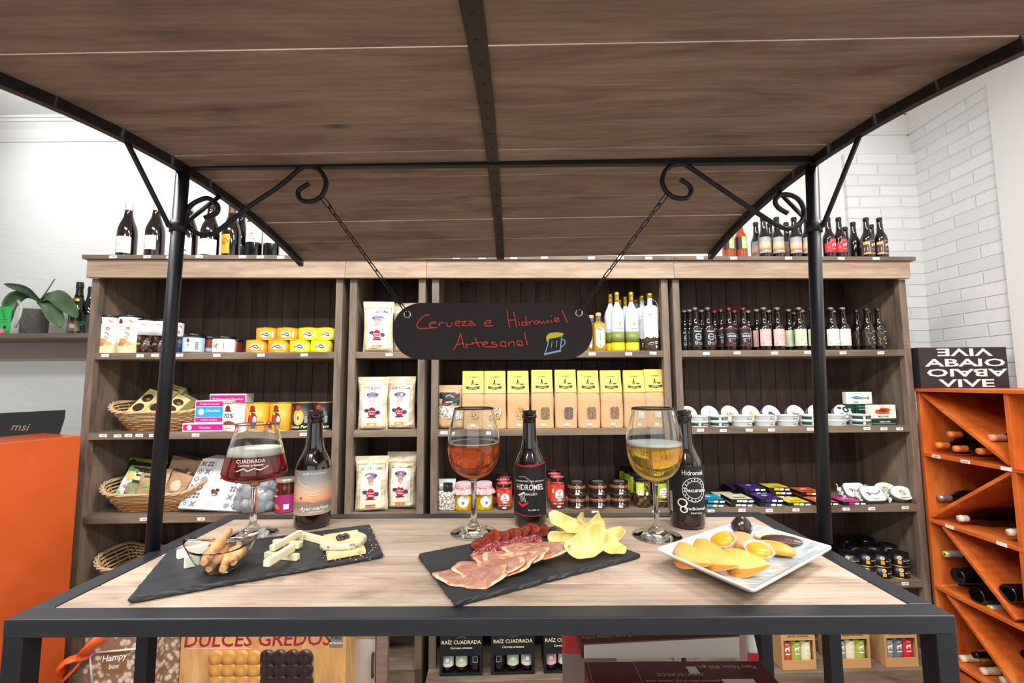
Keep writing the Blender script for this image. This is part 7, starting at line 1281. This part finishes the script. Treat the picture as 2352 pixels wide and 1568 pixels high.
# grey cupboard next to the narrow unit
yc = 2.14; a, b = at(812, 1500, 1, yc), at(862, 1500, 1, yc); zc_ = at(840, 1464, 1, yc).z; t = thing('low_cupboard', 'small pale grey cupboard door with metal handle, right of the wooden sweets box', 'cupboard', ((a.x+b.x)/2, yc, 0)); w = b.x-a.x
part('body', G().mat(M('b9aaa2', .6, 0, .05, name='greige_lacquer')).box(-w/2, 0, 0, w/2, .12, zc_), t, bev=.002); part('top_edge', G().mat(GOLD).box(-w/2, -.003, zc_, w/2, .12, zc_+.010), t)
part('handle', G().mat(M('5a4a44', .4, .6, .1, name='dull_metal_handle')).box(w/2-.012, -.018, zc_-.16, w/2-.004, -.010, zc_-.06).box(w/2-.012, -.012, zc_-.16, w/2-.004, 0, zc_-.15).box(w/2-.012, -.012, zc_-.07, w/2-.004, 0, zc_-.06), t)
tag(part('wooden_post', G().mat(W_LEDGE).box(-.025, 0, 0, .025, .03, at(878, 1440, 1, 2.12).z), None, loc=(at(877, 1500, 1, 2.12).x, 2.12, 0), bev=.002), 'short rough wooden post between the grey cupboard and the beer packs', 'post')
# beer gift packs
def pack(name, label, px0, px1, pyb, yl, zb_, h, mat, win, items, group, bot):
    x0, x1 = sx(px0, yl, zb_+.1), sx(px1, yl, zb_+.1); w = x1-x0; t = thing(name, label, 'box', S((x0+x1)/2, yl, zb_), AL, group); d = .13; wz0, wz1, wx = win
    g = G().mat(mat).box(-w/2, 0, 0, w/2, .003, wz0).box(-w/2, 0, wz1, w/2, .003, h).box(-w/2, 0, wz0, -wx, .003, wz1).box(wx, 0, wz0, w/2, .003, wz1).box(-w/2, .003, 0, -w/2+.003, d, h).box(w/2-.003, .003, 0, w/2, d, h).box(-w/2, d-.003, 0, w/2, d, h).box(-w/2, 0, 0, w/2, d, .003).box(-w/2+.001, .002, h-.003, w/2-.001, d-.001, h)
    part('carton', g, t); part('lettering', decor(items, flatmap(0)), t)
    for k, (m, it) in enumerate(bot):
        c = (-w/2+.035+(w-.07)*k/2, .038); r = .0295
        o = part('bottle_in_pack', G().mat(BRN).lathe([(q*r, f*(h-.02)) for f, q in LN], 22, Matrix.Translation((c[0], c[1], .004))), t)
        gb = arcband(r, .03, .12, -1.3, 1.3, m, .0006); hd = decor((HORSE(WHT, 0, .088, .024)+[('t', 'TIERRA', 0, .106, .006, WHT), ('r', -.012, .062, .012, .068, WHT)]) if h < .22 else [('s', [(-.010, .05), (-.010, .075), (.012, .075), (.012, .05), (-.010, .05)], .004, M('9fd6a4', .5, name='mint_print') if m is LGRN else GREY)], cylmap(r+.0012))
        for mm, ff in zip(hd.mi, hd.f): gb.mat(hd.mats[mm]); gb.add([hd.v[q_] for q_ in ff], [tuple(range(len(ff)))])
        q = part('bottle_label', gb, o, loc=(c[0], c[1], .004))
    return t
kb = ZP+.0005
pk = [(RE, K_) for RE, K_ in ()]
wn = (.045, .135, .072)
for px0, px1, lb, bt_ in [(1795, 1873, 'kraft six-pack box of craft beer, the one just past the red cartons', (M('c9503a', .5, name='brick_label'), M('a9b54a', .5, name='olive_label'), CREAM)), (1921, 1998, 'kraft six-pack box of craft beer, between the two cart legs', (GREY, CREAM, M('a9b54a', .5, name='olive_label'))), (2032, 2107, 'kraft six-pack beer box with a red bottle label, nearest the orange rack', (GREY, M('6c7078', .5, name='slate_label'), REDP))]:
    pack('beer_pack', lb, px0, px1, 0, -.085, kb, .205, M('c99a62', .7, 0, .05, name='brown_pack_card'), wn, [('t', 'TIERRA VETTONA', 0, .172, .0155, BLACK, 0, 0, .85), ('t', 'CERVEZA ARTESANAL', 0, .150, .0125, BLACK, 0, 0, .85)], 'kraft beer packs on the plinth', [(m, None) for m in bt_])
for px0, px1, lb, bt_ in [(1010, 1108, 'black beer pack in front of the sign, the first beside the shelf post', (LGRY, LGRN, BLACK)), (1128, 1228, 'black beer pack in the middle of the three', (BLACK, LGRN, LGRY)), (1249, 1345, 'black beer pack partly behind the red cartons, pink label showing', (PINK, LGRY, LGRN))]:
    t = pack('beer_pack', lb, px0, px1, 0, -.06, kb, .25, M('14151c', .5, 0, .05, name='black_pack_card'), (.012, .088, .088), [('t', 'RAÍZ CUADRADA', 0, .142, .0235, CREAM), ('t', 'Cerveza artesana', 0, .120, .0150, CREAM, .25), ('s', [(-.02, .168), (-.01, .176), (0, .17), (.01, .176), (.02, .168)], .0018, GOLD)], 'black beer packs on the plinth', [(m, None) for m in bt_])
# red and maroon cartons on the cart's lower shelf
t = boxthing('shortbread_carton', 'maroon carton lying flat in front, its lid printed upside down', 'box', (0, 0, 0), 0, .01, .01, .01, MAROON); bpy.data.objects.remove(t.children[0]); 
yk, zk = .735, 1.236; A_, B_ = at(1342, 1525, 1, yk), at(1745, 1510, 1, yk); zk = (A_.z+B_.z)/2; w = B_.x-A_.x; t.location = ((A_.x+B_.x)/2, yk-.10, .902); hk = zk-.902
part('carton', G().mat(MAROON).box(-w/2, -.10, 0, w/2, .10, hk), t, bev=.0015)
up = lambda x, y, off: Vector((-x, .0-y, hk+off)); TXT = M('c9a9a4', .5, 0, 0, name='faded_pink_print')
part('lid_print', decor([('t', 'Peso Neto: 800 grs.', -.075, -.088, .011, TXT), ('t', 'MANTECADOS', .0, -.070, .010, TXT), ('r', -.03, -.085, -.015, -.068, LGRY), ('t', 'PERRUNILLAS', .0, -.035, .010, TXT), ('r', -.10, -.055, -.055, -.03, LGRY), ('r', -.03, -.045, -.012, -.028, LGRY), ('t', 'Ingredientes: harina de trigo, manteca, azúcar', .0, -.052, .006, TXT), ('s', [(.06, -.094), (.13, -.094), (.13, -.01), (.06, -.01), (.06, -.094)], .0008, TXT)], up), t)
yk2 = yk+.004; a2, b2, c2, d2 = at(1336, 1526, 1, yk2), at(1703, 1509, 1, yk2), at(1703, 1466, 1, yk2), at(1336, 1500, 1, yk2); w2 = b2.x-a2.x
t = thing('shortbread_carton', 'maroon carton on top of the front one, its cream inside edge facing out', 'box', ((a2.x+b2.x)/2, yk2, zk+.0006), 0, None); hl, hr = .022, .033
Q = lambda x, y, z_: Vector((x, y, z_))
part('carton', G().mat(MAROON).loft([[Q(-w2/2, y_, 0), Q(w2/2, y_, 0), Q(w2/2, y_, hr), Q(-w2/2, y_, hl)] for y_ in (.002, .20)], smooth=False), t, bev=.001)
part('open_front', G().mat(M('d9cec2', .7, 0, .06, scale=8, name='cream_card_inside')).loft([[Q(-w2/2+.004, y_, .0015), Q(w2/2-.002, y_, .0015), Q(w2/2-.002, y_, hr-.0015), Q(-w2/2+.004, y_, hl-.0015)] for y_ in (.0, .0025)], smooth=False), t, 'cream inner flap')
tz_ = lambda x, y, off: Vector((x, y, hl+(hr-hl)*(x+w2/2)/w2+off))
part('lid_print', decor([('t', 'Peso Neto: 800 grs.', -.075, .014, .011, TXT), ('t', 'MANTECADOS', .04, .03, .010, TXT), ('r', -.005, .018, .008, .034, LGRY), ('t', 'Ingredientes: harina de trigo, manteca', .05, .018, .006, TXT), ('r', -.06, .045, -.02, .07, LGRY)], tz_), t)
yr = .93; a3 = at(1296, 1480, 1, yr); t = boxthing('red_carton', 'coral red carton edge showing between the black packs and maroon cartons', 'box', (at(1352, 1480, 1, yr).x, yr+.02, .902), 0, at(1408, 1480, 1, yr).x-a3.x, .05, at(1300, 1440, 1, yr).z-.902, M('dd4a44', .45, 0, .05, name='coral_red_card'), [('r', -.052, .0, .052, at(1300, 1497, 1, yr).z-.902, M('a8948c', .5, 0, .05, name='greige_print'))])
yw = .86; p = at(1714, 1500, 1, yw); t = thing('sweets_packet', 'white and red packet wedged between the maroon carton and the cart leg', 'packet', (p.x, yw, .902)); hb_ = at(1714, 1440, 1, yw).z-.902
L = [[Vector((x*k, y_*k, z_)) for x, y_ in rrect(.022, .05, .008)] for z_, k in ((0, .9), (.01, 1), (hb_-.03, 1), (hb_, .7))]
part('packet', G().mat(WHT).loft(L, smooth=True), t); part('red_print', decor([('r', -.009, at(1714, 1503, 1, yw).z-.902, .009, at(1714, 1480, 1, yw).z-.902, REDP)], flatmap(-.0255)), t)
